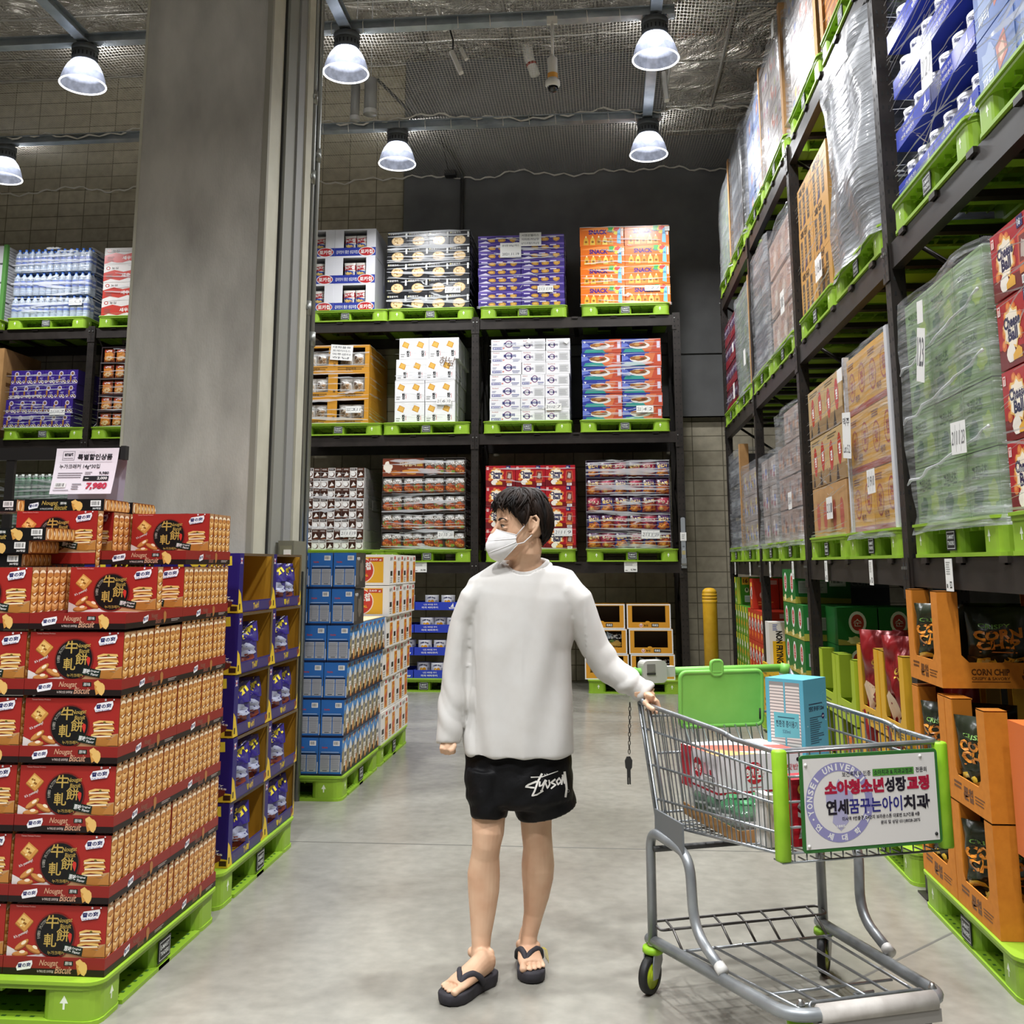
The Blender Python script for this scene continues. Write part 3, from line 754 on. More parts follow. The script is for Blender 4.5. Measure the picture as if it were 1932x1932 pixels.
def a_clear(A):
    A.blob(.5, .4, .4, .3, P('b9aa96'), 3); A.blob(.35, .35, .2, .18, P('8a6a4a'), 5); A.blob(.65, .45, .18, .2, P('9c7a55'), 7); A.blob(.5, .75, .3, .12, PG('e8e6e2'), 2); A.blob(.3, .6, .12, .12, P('5c463a'), 9)
ME_CLEAR = bag('clear_snack_bag', .17, .2, .08, PG('c9c4bd'), a_clear, 2, 0.5)
def a_cham(A):
    for x in (.18, .68):
        A.poly([(x-.02, .86), (x+.16, .74), (x+.1, .5), (x-.1, .62)], PG('c58f35')); A.poly([(x, .82), (x+.13, .73), (x+.08, .55), (x-.07, .64)], PG('dcae57'))
        A.text('참', x+.06, .12, .11, .3, K_, .04); A.rect(x+.19, .15, .015, .22, PG('b8473c'))
    A.lines(.05, .08, .14, .2, 2, P('9a9a98'))
ME_B2 = carton('cracker_carton', .37, .5, .253, P('e4e3e4'), a_cham)
def a_emblem(A):
    A.text('Sunland', .07, .80, .2, .1, PG('b05a50'), .01); A.circ(.58, .58, .31, PG('a04048')); A.circ(.58, .58, .28, PG('3a3f86')); A.circ(.58, .58, .235, W_)
    A.poly([(.4, .5), (.83, .5), (.83, .68), (.4, .68)], PG('c9c9dd')); A.text('롤리폴리', .41, .46, .40, .26, PG('23265e'), .03)
    A.lines(.06, .44, .14, .2, 2, P('7a7f9a')); A.frame(.05, .12, .31, .22, .03, PG('4a4f96')); A.text('12000', .07, .15, .26, .15, PG('4a4f96'), .02)
    A.rect(.70, .26, .25, .05, PG('3a3f86')); A.lines(.72, .08, .22, .14, 2, P('6a6f9a')); A.ell(.41, .24, .03, .07, PG('d08a80'))
ME_B3 = carton('butter_biscuit_carton', .345, .5, .1445, P('e3e2e4'), a_emblem)
def a_emblem_n(A):
    A.text('Sunland', .07, .80, .3, .1, PG('b05a50'), .01); A.circ(.26, .45, .25, PG('a04048')); A.circ(.26, .45, .225, PG('3a3f86')); A.circ(.26, .45, .185, W_); A.text('롤리폴리', .08, .36, .4, .2, PG('23265e'), .03)
    A.frame(.55, .15, .4, .65, .02, P('b5b5b8')); A.rect(.57, .18, .36, .58, P('c9c9c9')); A.lines(.58, .2, .34, .5, 6, P('8f8f92'))
ME_B3N = carton('butter_biscuit_carton', .285, .5, .1445, P('e3e2e4'), a_emblem_n)
def a_cereal(A):
    A.poly([(.5, 0), (1, 0), (1, 1), (.7, 1)], PG('b8503a')); A.poly([(.45, .1), (.75, .1), (.85, .9), (.6, .9)], PG('c9724a')); A.poly([(.05, 0), (.6, 0), (.5, .3), (.1, .25)], PG('3c8f86'))
    A.ell(.46, .5, .26, .26, PG('d7d2cc')); A.blob(.46, .54, .22, .2, PG('8a5a34'), 4, 14); A.blob(.4, .58, .08, .09, PG('b98a50'), 6, 9); A.blob(.53, .5, .07, .08, PG('6a3f22'), 7, 9); A.blob(.5, .66, .06, .06, PG('c94a3a'), 8, 9)
    A.text('7', .04, .62, .06, .24, W_, .04); A.poly([(.0, .35), (.2, .5), (.14, .7), (0, .75)], PG('6a78c0')); A.rect(.9, .3, .08, .5, PG('cfc6d6'))
ME_B4 = carton('cereal_carton', .487, .55, .164, PG('34408f'), a_cereal)
def a_coco(A):
    k = 0
    for j in range(2):
        for i in range(3):
            x, y = i/3, j/2; br = (i+j) % 2
            A.rect(x, y, 1/3, .5, PG('3c241c' if br else 'dcd6d2')); A.rect(x+.02, y+.36, .29, .12, P('2a1a15') if not br else P('54382c')); A.text('코코넛', x+.05, y+.39, .2, .07, W_, .01)
            if br: A.poly([(x+.06, y+.08), (x+.28, y+.14), (x+.17, y+.3)], P('e6e0da')); A.ell(x+.2, y+.07, .1, .04, PG('6a3b26'))
            else: A.ell(x+.17, y+.18, .13, .13, PG('5a3a2a'), 16); A.ell(x+.15, y+.2, .11, .11, W_, 16); A.lines(x+.04, y+.01, .2, .05, 2, P('9a948e'))
ME_C1 = carton('coconut_snack_carton', .29, .5, .252, P('c9c4c0'), a_coco)
def a_exo(A):
    A.poly([(0, .6), (1, .72), (1, .95), (0, .95)], PG('9a9894')); A.blob(.5, .32, .42, .26, PG('a84e28'), 2); A.blob(.35, .3, .2, .14, PG('cf7a3e'), 4); A.blob(.7, .38, .16, .12, PG('8f3a22'), 5); A.blob(.62, .22, .2, .1, PG('d99a55'), 6)
    A.text('EXTRA', .12, .62, .76, .2, PG('efe9e2'), .03, rot=.12)
def a_exog(A):
    a_exo(A); A.blob(.3, .45, .18, .12, PG('5a7a34'), 9); A.blob(.75, .2, .18, .1, PG('7a9a3e'), 8)
ME_EXO = [bag('snack_bag', .148, .2, .07, PG('6b5a52'), a_exo, 3, .45), bag('snack_bag', .148, .2, .07, PG('77695a'), a_exog, 4, .45)]
ME_EXTRAY = open_tray('clear_snack_tray', .262, .5, .222, PG('3a3533'), (.03, .97, .06, .96), P('2a2624'))
def a_brownbox(A):
    A.rect(0, 0, 1, .92, P('74361f')); A.text('더생감자', .42, .55, .4, .26, P('efd9a8'), .03); A.blob(.12, .5, .1, .3, PG('e9dfd0'), 2); A.rect(.83, .55, .14, .22, P('c99a3e')); A.blob(.7, .25, .2, .16, PG('c98a3e'), 5); A.blob(.3, .2, .14, .14, PG('a8642e'), 7)
ME_C2B = carton('potato_snack_carton', .524, .5, .222, P('5c2b1c'), a_brownbox)
def a_cheese(A):
    rd = random.Random(2)
    A.poly([(0, 0), (1, 0), (1, .2), (0, .3)], PG('6e1a1f'))
    for x, y in ((.16, .52), (.22, .74), (.42, .82), (.56, .66), (.14, .34), (.55, .42), (.3, .86)): A.circ(x, y, .085, PG('cf6a34'), 12); A.circ(x-.01, y+.02, .045, PG('e08a4a'), 9)
    A.star(.36, .55, .34, .27, 9, PG('e9b96a')); A.star(.36, .55, .29, .24, 9, PG('f2e6d2'))
    A.text('Cheese', .16, .55, .41, .18, PG('26244e'), .05); A.text('Ball', .25, .36, .24, .19, PG('26244e'), .05)
    A.blob(.3, .2, .11, .14, PG('ece4d8'), 4, 12, .1); A.poly([(.34, .08), (.56, .08), (.56, .2), (.48, .26), (.34, .16)], PG('dfa73f'))
    A.rect(.69, .82, .15, .17, PG('23265a')); A.text('16', .715, .85, .07, .1, W_, .03); A.rect(.03, .8, .07, .14, PG('e9cfc9')); A.text('T', .045, .82, .04, .1, PG('b8242c'), .05)
    A.poly([(.70, .74), (.9, .74), (.93, .3), (.67, .3)], PG('c85a3c')); A.poly([(.725, .7), (.88, .7), (.9, .33), (.7, .33)], PG('7a3a34')); A.blob(.8, .5, .06, .14, PG('b9aaa0'), 8, 10); A.rect(.69, .17, .2, .1, PG('c9743c')); A.barcode(.72, .02, .16, .12, 7)
ME_C3 = carton('cheese_ball_carton', .367, .5, .257, PG('a81f28'), a_cheese)
def a_mixbag(A):
    A.poly([(0, .66), (1, .6), (1, 1), (0, 1)], PG('5b3a62')); A.text('왕소라', .14, .55, .72, .24, PG('f0d27a'), .04, rot=.1); A.blob(.5, .28, .4, .24, PG('c06a2c'), 3); A.blob(.4, .26, .18, .12, PG('dd9a4a'), 5); A.blob(.72, .3, .12, .1, PG('8c2f2a'), 7); A.blob(.2, .8, .1, .1, PG('cfc9d0'), 9)
def a_mixbag2(A):
    A.poly([(0, .4), (1, .5), (1, .9), (0, .8)], PG('a3344a')); A.text('맛동산', .12, .52, .76, .22, PG('f2e4c8'), .04, rot=-.08); A.blob(.5, .22, .4, .2, PG('b9603a'), 8); A.blob(.35, .22, .16, .1, PG('e0b36a'), 2)
ME_MIX = [bag('snack_bag', .17, .195, .07, PG('8a3a30'), a_mixbag, 5, .4), bag('snack_bag', .17, .195, .07, PG('7a2f4a'), a_mixbag2, 6, .4), bag('snack_bag', .17, .195, .07, PG('3c3a78'), a_mixbag, 7, .4)]
ME_MIXTRAY = open_tray('clear_snack_tray', .53, .5, .222, PG('4c4650'), (.02, .98, .05, .97), P('3a3438'))
# tins in blue trays
def can_mesh():
    b = MB(); r = .085; h = .165
    M_TIN = mat('dfe0e8', .3, .1, .5)
    b.lathe([(r*.96, 0), (r, .004), (r, h-.004), (r*.97, h)], M_TIN, 28, (r, r, 0), True, True)
    b.lathe([(r*1.01, h-.012), (r*1.01, h+.004), (r*.9, h+.003)], mat('e8e8ee', .35), 28, (r, r, 0), False, True)
    class CA(Art):
        def __init__(s): s.mb = b; s.k = .0006; s.step = .00008; s.asp = r*1.6/h
        def pt(s, x, y):
            a = (x-.5)*1.6; return Vector((r+(r+s.k)*math.sin(a), r-(r+s.k)*math.cos(a), y*h))
    A = CA(); nv = PG('23285f')
    for i, ch in enumerate('Premium Butter'):
        if ch != ' ':
            f = i/13; A.text(ch, .13+.72*f, .74+.08*math.sin(PI*f), .05, .11, nv, .05)
    g = PG('d8971f'); A.blob(.36, .5, .17, .17, g, 3, 12, .2); A.blob(.62, .5, .17, .17, g, 5, 12, .2); A.blob(.5, .42, .07, .16, PG('b9761a'), 7, 10); A.blob(.4, .56, .1, .06, PG('efbe4a'), 8, 10)
    A.poly([(.25, .05), (.42, .3), (.42, .05)], PG('4a55a8')); A.poly([(.46, .05), (.56, .24), (.7, .05)], PG('c9cce0')); A.lines(.55, .1, .3, .16, 3, PG('c08aa0'))
    A.frame(.9, .3, .22, .35, .02, P('6a6f80')); A.lines(.92, .32, .2, .3, 4, P('7a7f90'))
    return b.data('butter_tin')
ME_CAN = can_mesh()
def a_bluetray(A):
    A.text('나도 버터링 쿠키', .2, .58, .3, .22, W_, .01); A.text('미국 버터쿠키', .16, .2, .36, .24, W_, .02); A.poly([(.8, .4), (.86, .9), (.87, .4)], W_); A.poly([(.76, .35), (.95, .35), (.93, .15), (.78, .15)], W_); A.text('Sail', .79, .17, .13, .14, PG('2a3fae'), .02)
def blue_tray_mesh():
    b = MB(); m = PG('2b3fb0'); w, d, h, t = .55, .52, .095, .004
    b.box(0, 0, 0, w, d, t, m); b.box(0, 0, t, w, t, h, m); b.box(0, d-t, t, w, d, h, m); b.box(0, t, t, t, d-t, h, m); b.box(w-t, t, t, w, d-t, h, m)
    a_bluetray(front(b, w, h))
    return b.data('blue_tray')
ME_BTRAY = blue_tray_mesh()
# ochre window boxes with a black label
def a_wbox(A):
    A.circ(.32, .145, .075, P('f0dcd2')); A.circ(.32, .145, .055, PG('b5362a')); A.ell(.32, .16, .012, .05, W_); A.text('농심', .38, .1, .1, .1, P('6a4a14'), .03); A.rect(.56, .08, .16, .14, P('1d1a16')); A.text('秀美칩', .575, .1, .13, .1, W_, .02)
    A.frame(0, 0, 1, 1, .045, W_); A.ell(.47, .28, .05, .04, P('d89a2e'))
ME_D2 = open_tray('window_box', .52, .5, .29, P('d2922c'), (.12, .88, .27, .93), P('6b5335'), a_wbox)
def a_sumi(A):
    A.poly([(0, .55), (1, .5), (1, 1), (0, 1)], PG('0c0d10')); A.text('秀美칩', .1, .55, .8, .26, W_, .04); A.poly([(.0, .95), (.3, .8), (.2, .55), (0, .5)], PG('b9cfe4')); A.blob(.5, .25, .4, .2, PG('c9a04a'), 3); A.blob(.3, .4, .12, .1, PG('6a8a3e'), 5); A.lines(.3, .44, .4, .06, 1, P('8a8a5a'))
ME_SUMI = bag('black_chip_bag', .2, .21, .08, PG('16171b'), a_sumi, 8, .4)
# left part of the back rack
def a_sae(A):
    A.poly([(0, .05), (.2, .2), (.45, .1), (.7, .25), (1, .1), (1, .62), (.8, .7), (.55, .6), (.3, .72), (0, .55)], PG('c24238')); A.text('새우탕', .5, .3, .36, .22, W_, .03); A.circ(.12, .82, .1, PG('b5362a')); A.circ(.12, .82, .06, W_); A.text('농심', .22, .75, .18, .14, P('55504c'), .02); A.rect(.76, .78, .2, .16, PG('b9463c'))
    A.lines(.08, .2, .2, .3, 4, P('6a4a44'))
ME_E3 = carton('noodle_carton', .46, .5, .2625, P('dcd6d2'), a_sae)
def a_pcup(A):
    A.poly([(0, .0), (1, 0), (1, .12), (0, .12)], PG('5c4a90')); A.circ(.5, .74, .17, P('c9c0d8')); A.circ(.5, .74, .11, PG('7a5a3e')); A.blob(.35, .36, .1, .24, PG('8f6236'), 3, 10); A.circ(.35, .55, .07, PG('a8783e'))
    for x, y in ((.6, .2), (.78, .24), (.16, .2), (.88, .16)): A.circ(x, y, .1, P('d9d2cc'), 12); A.circ(x, y+.02, .06, PG('5a3a28'), 10)
    A.lines(.6, .38, .3, .12, 2, P('b9aed8'))
ME_F2 = carton('purple_cocoa_carton', .168, .5, .188, PG('38267a'), a_pcup)
def a_side_l(A):
    A.lines(.1, .1, .8, .8, 5, P('8f8f95'), .3)
ME_E1 = carton('white_carton', .5, .5, .24, P('cfcfd2'), None, a_side_l)
ME_F1 = carton('brown_carton', .6, .9, .62, M_CARD, None, lambda A: A.lines(.1, .5, .7, .25, 2, P('6b4a2a'), .4))
def a_orbag(A):
    A.blob(.5, .42, .42, .36, PG('c47d36'), 3); A.blob(.5, .28, .3, .16, PG('e6c79a'), 5); A.poly([(.1, .7), (.9, .76), (.9, .92), (.1, .88)], PG('a33a26')); A.text('찰떡', .25, .72, .5, .14, W_, .02)
ME_ORB = bag('orange_snack_bag', .15, .19, .06, PG('8f4a2a'), a_orbag, 9, .35)
ME_ORTRAY = open_tray('dark_snack_tray', .36, .5, .215, PG('3a3032'), (.03, .97, .05, .95), P('2a2022'))
M_PET = mat('b6c6dc', 0.12, 0.0, 0.8); M_PETD = mat('6f7f92', 0.15, 0, .8)
def bottle_mesh(name, body, label, cap, lab2=None):
    b = MB(); r = .045; prof = [(r*.9, 0), (r, .01), (r, .07), (r*.95, .075), (r, .08), (r, .2), (r*.8, .235), (.018, .265), (.016, .285)]
    b.lathe(prof, body, 14, (r, r, 0), True); b.lathe([(r*1.02, .10), (r*1.02, .185)], label, 14, (r, r, 0)); b.lathe([(.019, .272), (.019, .296)], cap, 10, (r, r, 0), False, True)
    if lab2: b.lathe([(r*1.03, .13), (r*1.03, .15)], lab2, 14, (r, r, 0))
    return b.data(name)
ME_BOT = bottle_mesh('bottle', M_PET, PG('3c66c8'), PG('4a7ad8'), PG('d9e2f0'))
ME_GBOT = bottle_mesh('bottle', mat('5f8a6a', .12, 0, .8), PG('3f7a55'), PG('dfe6df'), PG('e4eadf'))
# right rack cartons
def a_green(A):
    A.frame(.03, .04, .94, .92, .02, P('5f7a48')); A.text('그린너츠', .12, .58, .5, .22, P('3f5f34'), .03); A.blob(.75, .35, .16, .2, P('9ab35a'), 3); A.blob(.3, .3, .14, .16, P('44684a'), 5); A.lines(.1, .08, .3, .14, 2, P('55704a')); A.rect(.66, .62, .24, .22, P('8fae6a'))
ME_R1A = carton('green_carton', .345, .5, .262, P('7d9a68'), a_green)
def a_yellow(A):
    A.rect(0, 0, 1, .1, P('a4402c')); A.ell(.27, .48, .15, .26, P('a4402c')); A.ell(.27, .48, .125, .22, P('d29a30')); A.text('맛', .2, .36, .14, .24, P('a4402c'), .05); A.ell(.76, .55, .15, .26, P('a4402c')); A.ell(.76, .55, .125, .22, P('d29a30')); A.text('집', .69, .43, .14, .24, P('a4402c'), .05)
    A.lines(.1, .8, .3, .12, 3, P('7a3a1c'), .5, .1); A.text('맥주', .42, .16, .2, .14, P('8a4a1c'), .02)
ME_R1C = carton('yellow_carton', .48, .9, .34, P('d9a22e'), a_yellow)
def a_jjim(A):
    A.rect(0, 0, 1, .3, P('8f7350')); A.ell(.28, .52, .1, .3, PG('b53a30')); A.text('찜', .23, .42, .1, .2, W_, .03); A.ell(.72, .58, .1, .3, PG('b53a30')); A.text('찜', .67, .48, .1, .2, W_, .03)
    A.poly([(.1, .02), (.16, .3), (.22, .02)], P('3a3230')); A.poly([(.5, .02), (.58, .34), (.66, .02)], P('3a3230')); A.lines(.1, .85, .5, .1, 2, P('6a5a3e'))
def a_jjim_s(A):
    A.ell(.5, .86, .16, .07, P('0c0a08')); A.circ(.5, .55, .2, PG('b53a30')); A.text('찜', .4, .46, .2, .2, W_, .04); A.rect(.35, .2, .3, .06, PG('b9655a')); A.lines(.3, .06, .4, .08, 2, P('7a6a4a'))
ME_R1D = carton('braise_carton', .55, .5, .34, P('b79a6c'), a_jjim, a_jjim_s)
ME_PLAIN = carton('plain_brown_carton', .55, .5, .34, M_CARD, lambda A: (A.ell(.3, .4, .1, .3, P('a8574a')), A.ell(.7, .4, .1, .3, P('a8574a'))))
def a_mixc(cols):
    def f(A):
        rd = random.Random(hash(cols[0]) % 97)
        for i in range(9): A.blob(rd.uniform(.12, .88), rd.uniform(.15, .85), rd.uniform(.06, .16), rd.uniform(.08, .2), P(cols[i % len(cols)]), i, 9)
        A.lines(.1, .1, .4, .2, 3, P('8a8482'))
    return f
ME_R1E = carton('dull_red_carton', .35, .5, .25, P('a08a80'), a_mixc(('8f5a4a', 'b9a79c', 'c09070', '6f6a70')))
ME_DARK = carton('dark_grey_carton', .5, .5, .3, P('5b5d63'), lambda A: (A.rect(.0, .35, 1, .25, P('80858b')), A.text('BISCUIT', .2, .4, .5, .15, P('b5b9bd'), .02)))
ME_COL = [carton('mixed_snack_carton', .36, .5, .25, P('9a8d86'), a_mixc(c)) for c in (('8f5a4a', 'cfc4bc', '6a7fb5', 'c7b14a'), ('6d80bf', 'c9b6b6', '9a5a6a', 'd0c8c0'), ('b5654a', '8d8a44', 'd8cfc6', '6a5a52'))]
def a_orange(A):
    A.rect(.0, .62, 1, .1, P('8a5220')); A.text('쿠키', .12, .2, .3, .3, P('5a3212'), .03); A.rect(.55, .1, .35, .4, P('a3622a')); A.lines(.1, .78, .6, .14, 2, P('6b3c14'))
ME_R3A = carton('orange_brown_carton', .36, .5, .28, P('c9823a'), a_orange)
def a_bars(A):
    for x in (.1, .38, .66): A.rect(x, .12, .14, .62, P('4a4038')); A.lines(x+.02, .2, .1, .4, 6, P('a8895a'), .4)
    A.text('흑당', .12, .78, .5, .16, P('3a2c18'), .03); A.poly([(.3, .1), (.5, .3), (.52, .26), (.34, .06)], P('3f3c6a'))
ME_R2D = carton('ochre_striped_carton', .5, .5, .36, P('b88a4a'), a_bars)
def a_pink(A):
    A.blob(.3, .5, .2, .26, P('b5907f'), 3); A.blob(.7, .4, .18, .22, P('d6c6ba'), 5); A.text('쌀과자', .2, .7, .5, .18, P('8a5f55'), .02); A.lines(.1, .1, .6, .16, 2, P('8f7f78'))
ME_R2E = carton('pinkish_carton', .36, .5, .3, P('b9a094'), a_pink)
def a_bags_red(A):
    A.rect(0, .0, 1, .36, P('7d1f2a'))
    for i in range(5): A.blob(.1+.2*i, .62, .09, .22, PG(('5c4a72', '7a6a80', '4a3a5c')[i % 3]), i, 9); A.blob(.1+.2*i, .68, .04, .08, P('c9c2cc'), i+9, 7)
ME_R2F = carton('dark_red_tray', .48, .5, .25, P('5a2430'), a_bags_red)
def a_ring(A):
    A.rect(0, 0, 1, .26, P('2a3350')); A.circ(.5, .58, .33, P('8a3d2a')); A.circ(.5, .58, .27, P('101113')); A.text('DELTA', .36, .55, .28, .1, P('8a8f96'), .02); A.lines(.38, .4, .24, .1, 2, P('5a5f66'))
ME_DELTA = carton('dark_ring_carton', .24, .4, .22, P('3a2622'), a_ring, a_ring)
def a_bluec(A):
    A.blob(.3, .5, .2, .3, P('8fa2c8'), 3); A.poly([(.55, .2), (.8, .35), (.75, .75), (.5, .6)], P('b56a5a')); A.poly([(.6, .3), (.73, .4), (.7, .62), (.57, .52)], P('d9b09a')); A.text('파티', .1, .15, .3, .2, P('d8dde8'), .03)
ME_R2B = carton('blue_snack_carton', .36, .5, .25, P('5f78b0'), a_bluec)
# ================================================================ LOADS ON THE RACKS
def colname(n, i):
    if n == 1: return ''
    if n == 2: return ('left', 'right')[i]+' column'
    if n == 3: return ('left', 'middle', 'right')[i]+' column'
    return ORD[i]+' column'
def place_local(base, rz, x, y, z):
    c, s = math.cos(rz), math.sin(rz)
    return (base[0]+x*c-y*s, base[1]+x*s+y*c, base[2]+z)
def stack(me, name, cat, desc, group, base, rz, nx, nz, pw, ph, rows=1, pd=.5, jit=.004, skip=(), seed=0, mes=None, shift=None, xw=None):
    """rows of one carton; label: desc + row + column. base = lower left front corner"""
    rd = random.Random(seed+len(desc)); out = []
    for k in range(nz):
        for i in range(nx):
            for r_ in range(rows):
                if (i, k) in skip: continue
                m = me if mes is None else mes[(i+k*2) % len(mes)]
                sx = shift[k] if shift else 0
                x = (xw[i] if xw else i*pw)+sx+rd.uniform(-jit, jit)*.5; y = r_*pd+rd.uniform(0, jit)
                lab = f"{desc}, {edge(nz, k)} row" + (f", {colname(nx, i)}" if nx > 1 else '') + (', rear' if r_ else '')
                out.append(inst(m, name, lab, cat, place_local(base, rz, x, y, k*ph), rz, group))
    return out
def scale_to(me, sx, sz):
    me.transform(Matrix.Diagonal((sx, 1, sz, 1)))
M_PAPER = P('e6e5e2')
def card(base, rz, x, z, w, h, lab, cells=None, lines_=None, big=None, y=-.012, tilt=0, group='white paper slips on the loads', name='paper_slip'):
    b = MB(); b.box(-w/2, -.001, -h/2, w/2, .001, h/2, M_PAPER)
    A = Art(b, (-w/2, -.001, -h/2), (w, 0, 0), (0, 0, h)); g = P('55555a')
    if cells:
        for q in (1/3, 2/3): A.rect(q-.006, .08, .012, .84, P('9a9a9a'))
        for i, c in enumerate(cells): A.text(c, i/3+.07, .3, .2, .42, g, .0, shear=.15)
    if lines_:
        for i, t_ in enumerate(lines_): A.text(t_, .1, 1-(i+1)/(len(lines_)+.4), .8, .55/len(lines_), g, .01)
    me = b.data(name); p = place_local(base, rz, x, y, z)
    return inst(me, name, lab, 'paper', p, 0, group, rot=(0, tilt, rz))

M_FILM, _nt, _N, _L, _b = node_mat('stretch_film')
_tc = _N.new('ShaderNodeTexCoord'); _mp = _N.new('ShaderNodeMapping'); _mp.inputs['Scale'].default_value = (3, 3, 40); _mp.inputs['Rotation'].default_value = (0.25, 0.22, 0)
_n = _N.new('ShaderNodeTexNoise'); _n.inputs['Scale'].default_value = 1.0; _n.inputs['Detail'].default_value = 5
_L.new(_tc.outputs['Object'], _mp.inputs[0]); _L.new(_mp.outputs[0], _n.inputs[0])
_mr = _N.new('ShaderNodeMapRange'); _mr.inputs[1].default_value = .35; _mr.inputs[2].default_value = .72; _mr.inputs[3].default_value = .12; _mr.inputs[4].default_value = .56
_L.new(_n.outputs[0], _mr.inputs[0]); _L.new(_mr.outputs[0], _b.inputs['Alpha'])
_b.inputs['Base Color'].default_value = rgbc('b4b6b9'); _b.inputs['Roughness'].default_value = .22; _b.inputs['Specular IOR Level'].default_value = .9
_bp = _N.new('ShaderNodeBump'); _bp.inputs['Strength'].default_value = .6; _bp.inputs['Distance'].default_value = .02; _L.new(_n.outputs[0], _bp.inputs['Height']); _L.new(_bp.outputs[0], _b.inputs['Normal'])
M_FILMG = M_FILM.copy(); M_FILMG.name = 'stretch_film_heavy'
for n_ in M_FILMG.node_tree.nodes:
    if n_.type == 'MAP_RANGE': n_.inputs[3].default_value = .42; n_.inputs[4].default_value = .85
    if n_.type == 'BSDF_PRINCIPLED': n_.inputs['Base Color'].default_value = rgbc('a9acb0')
M_STRAND, _nt, _N, _L, _b = node_mat('stretch_film_crease')
_b.inputs['Base Color'].default_value = rgbc('e4e6ea'); _b.inputs['Roughness'].default_value = .15; _b.inputs['Specular IOR Level'].default_value = 1.0; _b.inputs['Alpha'].default_value = .55
def film_bands(base, rz, w, d, h, lab, n=26, tilt=.05, sides='fr', seed=0, wmin=.003, wmax=.012, cover=1.0):
    """creased strips of stretch film wound round a load: front and the given sides"""
    rd = random.Random(seed*13+5); b = MB()
    def strip(P0, P1, nrm, wd):
        k = 9; vs = []
        for i in range(k+1):
            f = i/k; p = P0.lerp(P1, f)+nrm*(.005+.007*rd.random())+Vector((0, 0, rd.uniform(-.004, .004)))
            ww = wd*rd.uniform(.3, 1.2)*math.sin(PI*min(max(f*.92+.04, 0), 1))**.5; vs += [p-Vector((0, 0, ww)), p+Vector((0, 0, ww))+nrm*.002]
        b.mesh(vs, [(2*i, 2*i+2, 2*i+3, 2*i+1) for i in range(k)], M_STRAND, True)
    for i in range(n):
        z = h*(i+rd.random())/n; dz = rd.uniform(-1, 1)*tilt*w; wd = rd.uniform(wmin, wmax)*(2.2 if rd.random() < .12 else 1)
        a, c = (0, 1) if rd.random() < .4*cover else sorted((rd.uniform(0, .6), rd.uniform(.4, 1)))
        if 'f' in sides: strip(Vector((a*w, -.004, max(z, .01))), Vector((c*w, -.004, min(max(z+dz, .01), h-.01))), Vector((0, -1, 0)), wd)
        if 'r' in sides and rd.random() < .7: strip(Vector((w, 0, z)), Vector((w, d*rd.uniform(.5, 1), min(max(z+dz*.5, .01), h-.01))), Vector((1, 0, 0)), wd)
        if 'l' in sides and rd.random() < .7: strip(Vector((0, d*rd.uniform(.5, 1), z)), Vector((0, 0, min(max(z+dz*.5, .01), h-.01))), Vector((-1, 0, 0)), wd)
    # gathered skirt where the film grips the pallet edge
    for k in range(3):
        strip(Vector((-.01, -.012, -.012+.014*k)), Vector((w+.01, -.012, -.012+.012*k)), Vector((0, -1, 0)), .008)
    o = b.build('stretch_film', loc=base, rz=rz)
    return tag(o, lab, 'film', 'stretch film round the pallet loads')
def film_sheet(base, rz, w, d, h, lab, m=None, seed=0, bulge=.03, skirt=True):
    """one continuous sheet of film over front, right side and top of a load"""
    b = MB(); sd = Vector((seed*3.3, seed*5.7, 1)); m = m or M_FILM
    path = [(0, d*.6), (0, 0), (w, 0), (w, d)]; cols = []
    for (x0, y0), (x1, y1), nx_, nr in ((path[0], path[1], 5, (-1, 0)), (path[1], path[2], 14, (0, -1)), (path[2], path[3], 10, (1, 0))):
        for i in range(nx_): f = i/nx_; cols.append((x0+(x1-x0)*f, y0+(y1-y0)*f, nr))
    cols.append((w, d, (1, 0)))
    zs = [-.04, 0, .05]+[h*(k+1)/14 for k in range(14)]; vs = []
    for z in zs:
        for x, y, nr in cols:
            q = .012+bulge*(.5+mnoise.noise(sd+Vector((x*2.5+y*2, z*2.2, 0))))+.008*mnoise.noise(sd+Vector((x*9+y*7, z*14, 3)))
            if z <= .05: q += (.05-z)*.3
            vs.append(Vector((x+nr[0]*q, y+nr[1]*q, z+.01*mnoise.noise(sd+Vector((x*4, y*4, z))))))
    n = len(cols); b.mesh(vs, [(j*n+i, j*n+i+1, (j+1)*n+i+1, (j+1)*n+i) for j in range(len(zs)-1) for i in range(n-1)], m, True)
    return tag(b.build('stretch_film', loc=base, rz=rz), lab, 'film', 'stretch film round the pallet loads')
def edge_board(base, rz, x, y, h, lab, w=.05, m=None):
    b = MB(); m = m or M_CARD; b.box(-w, -.004, 0, 0, 0, h, m); b.box(-.004, 0, 0, 0, w, h, m)
    return tag(b.build('corner_board', loc=place_local(base, rz, x, y, 0), rz=rz), lab, 'corner board', 'cardboard corner boards')

YF = BACK_Y+.05
def bspec(pxl, pyb, pxr, pyt, z0):
    a = at(pxl, pyb, Y=YF); c = at(pxr, pyt, Y=YF)
    return (a.x, YF, z0), c.x-a.x, c.z-z0
ZL = [l+.153 for l in LV]
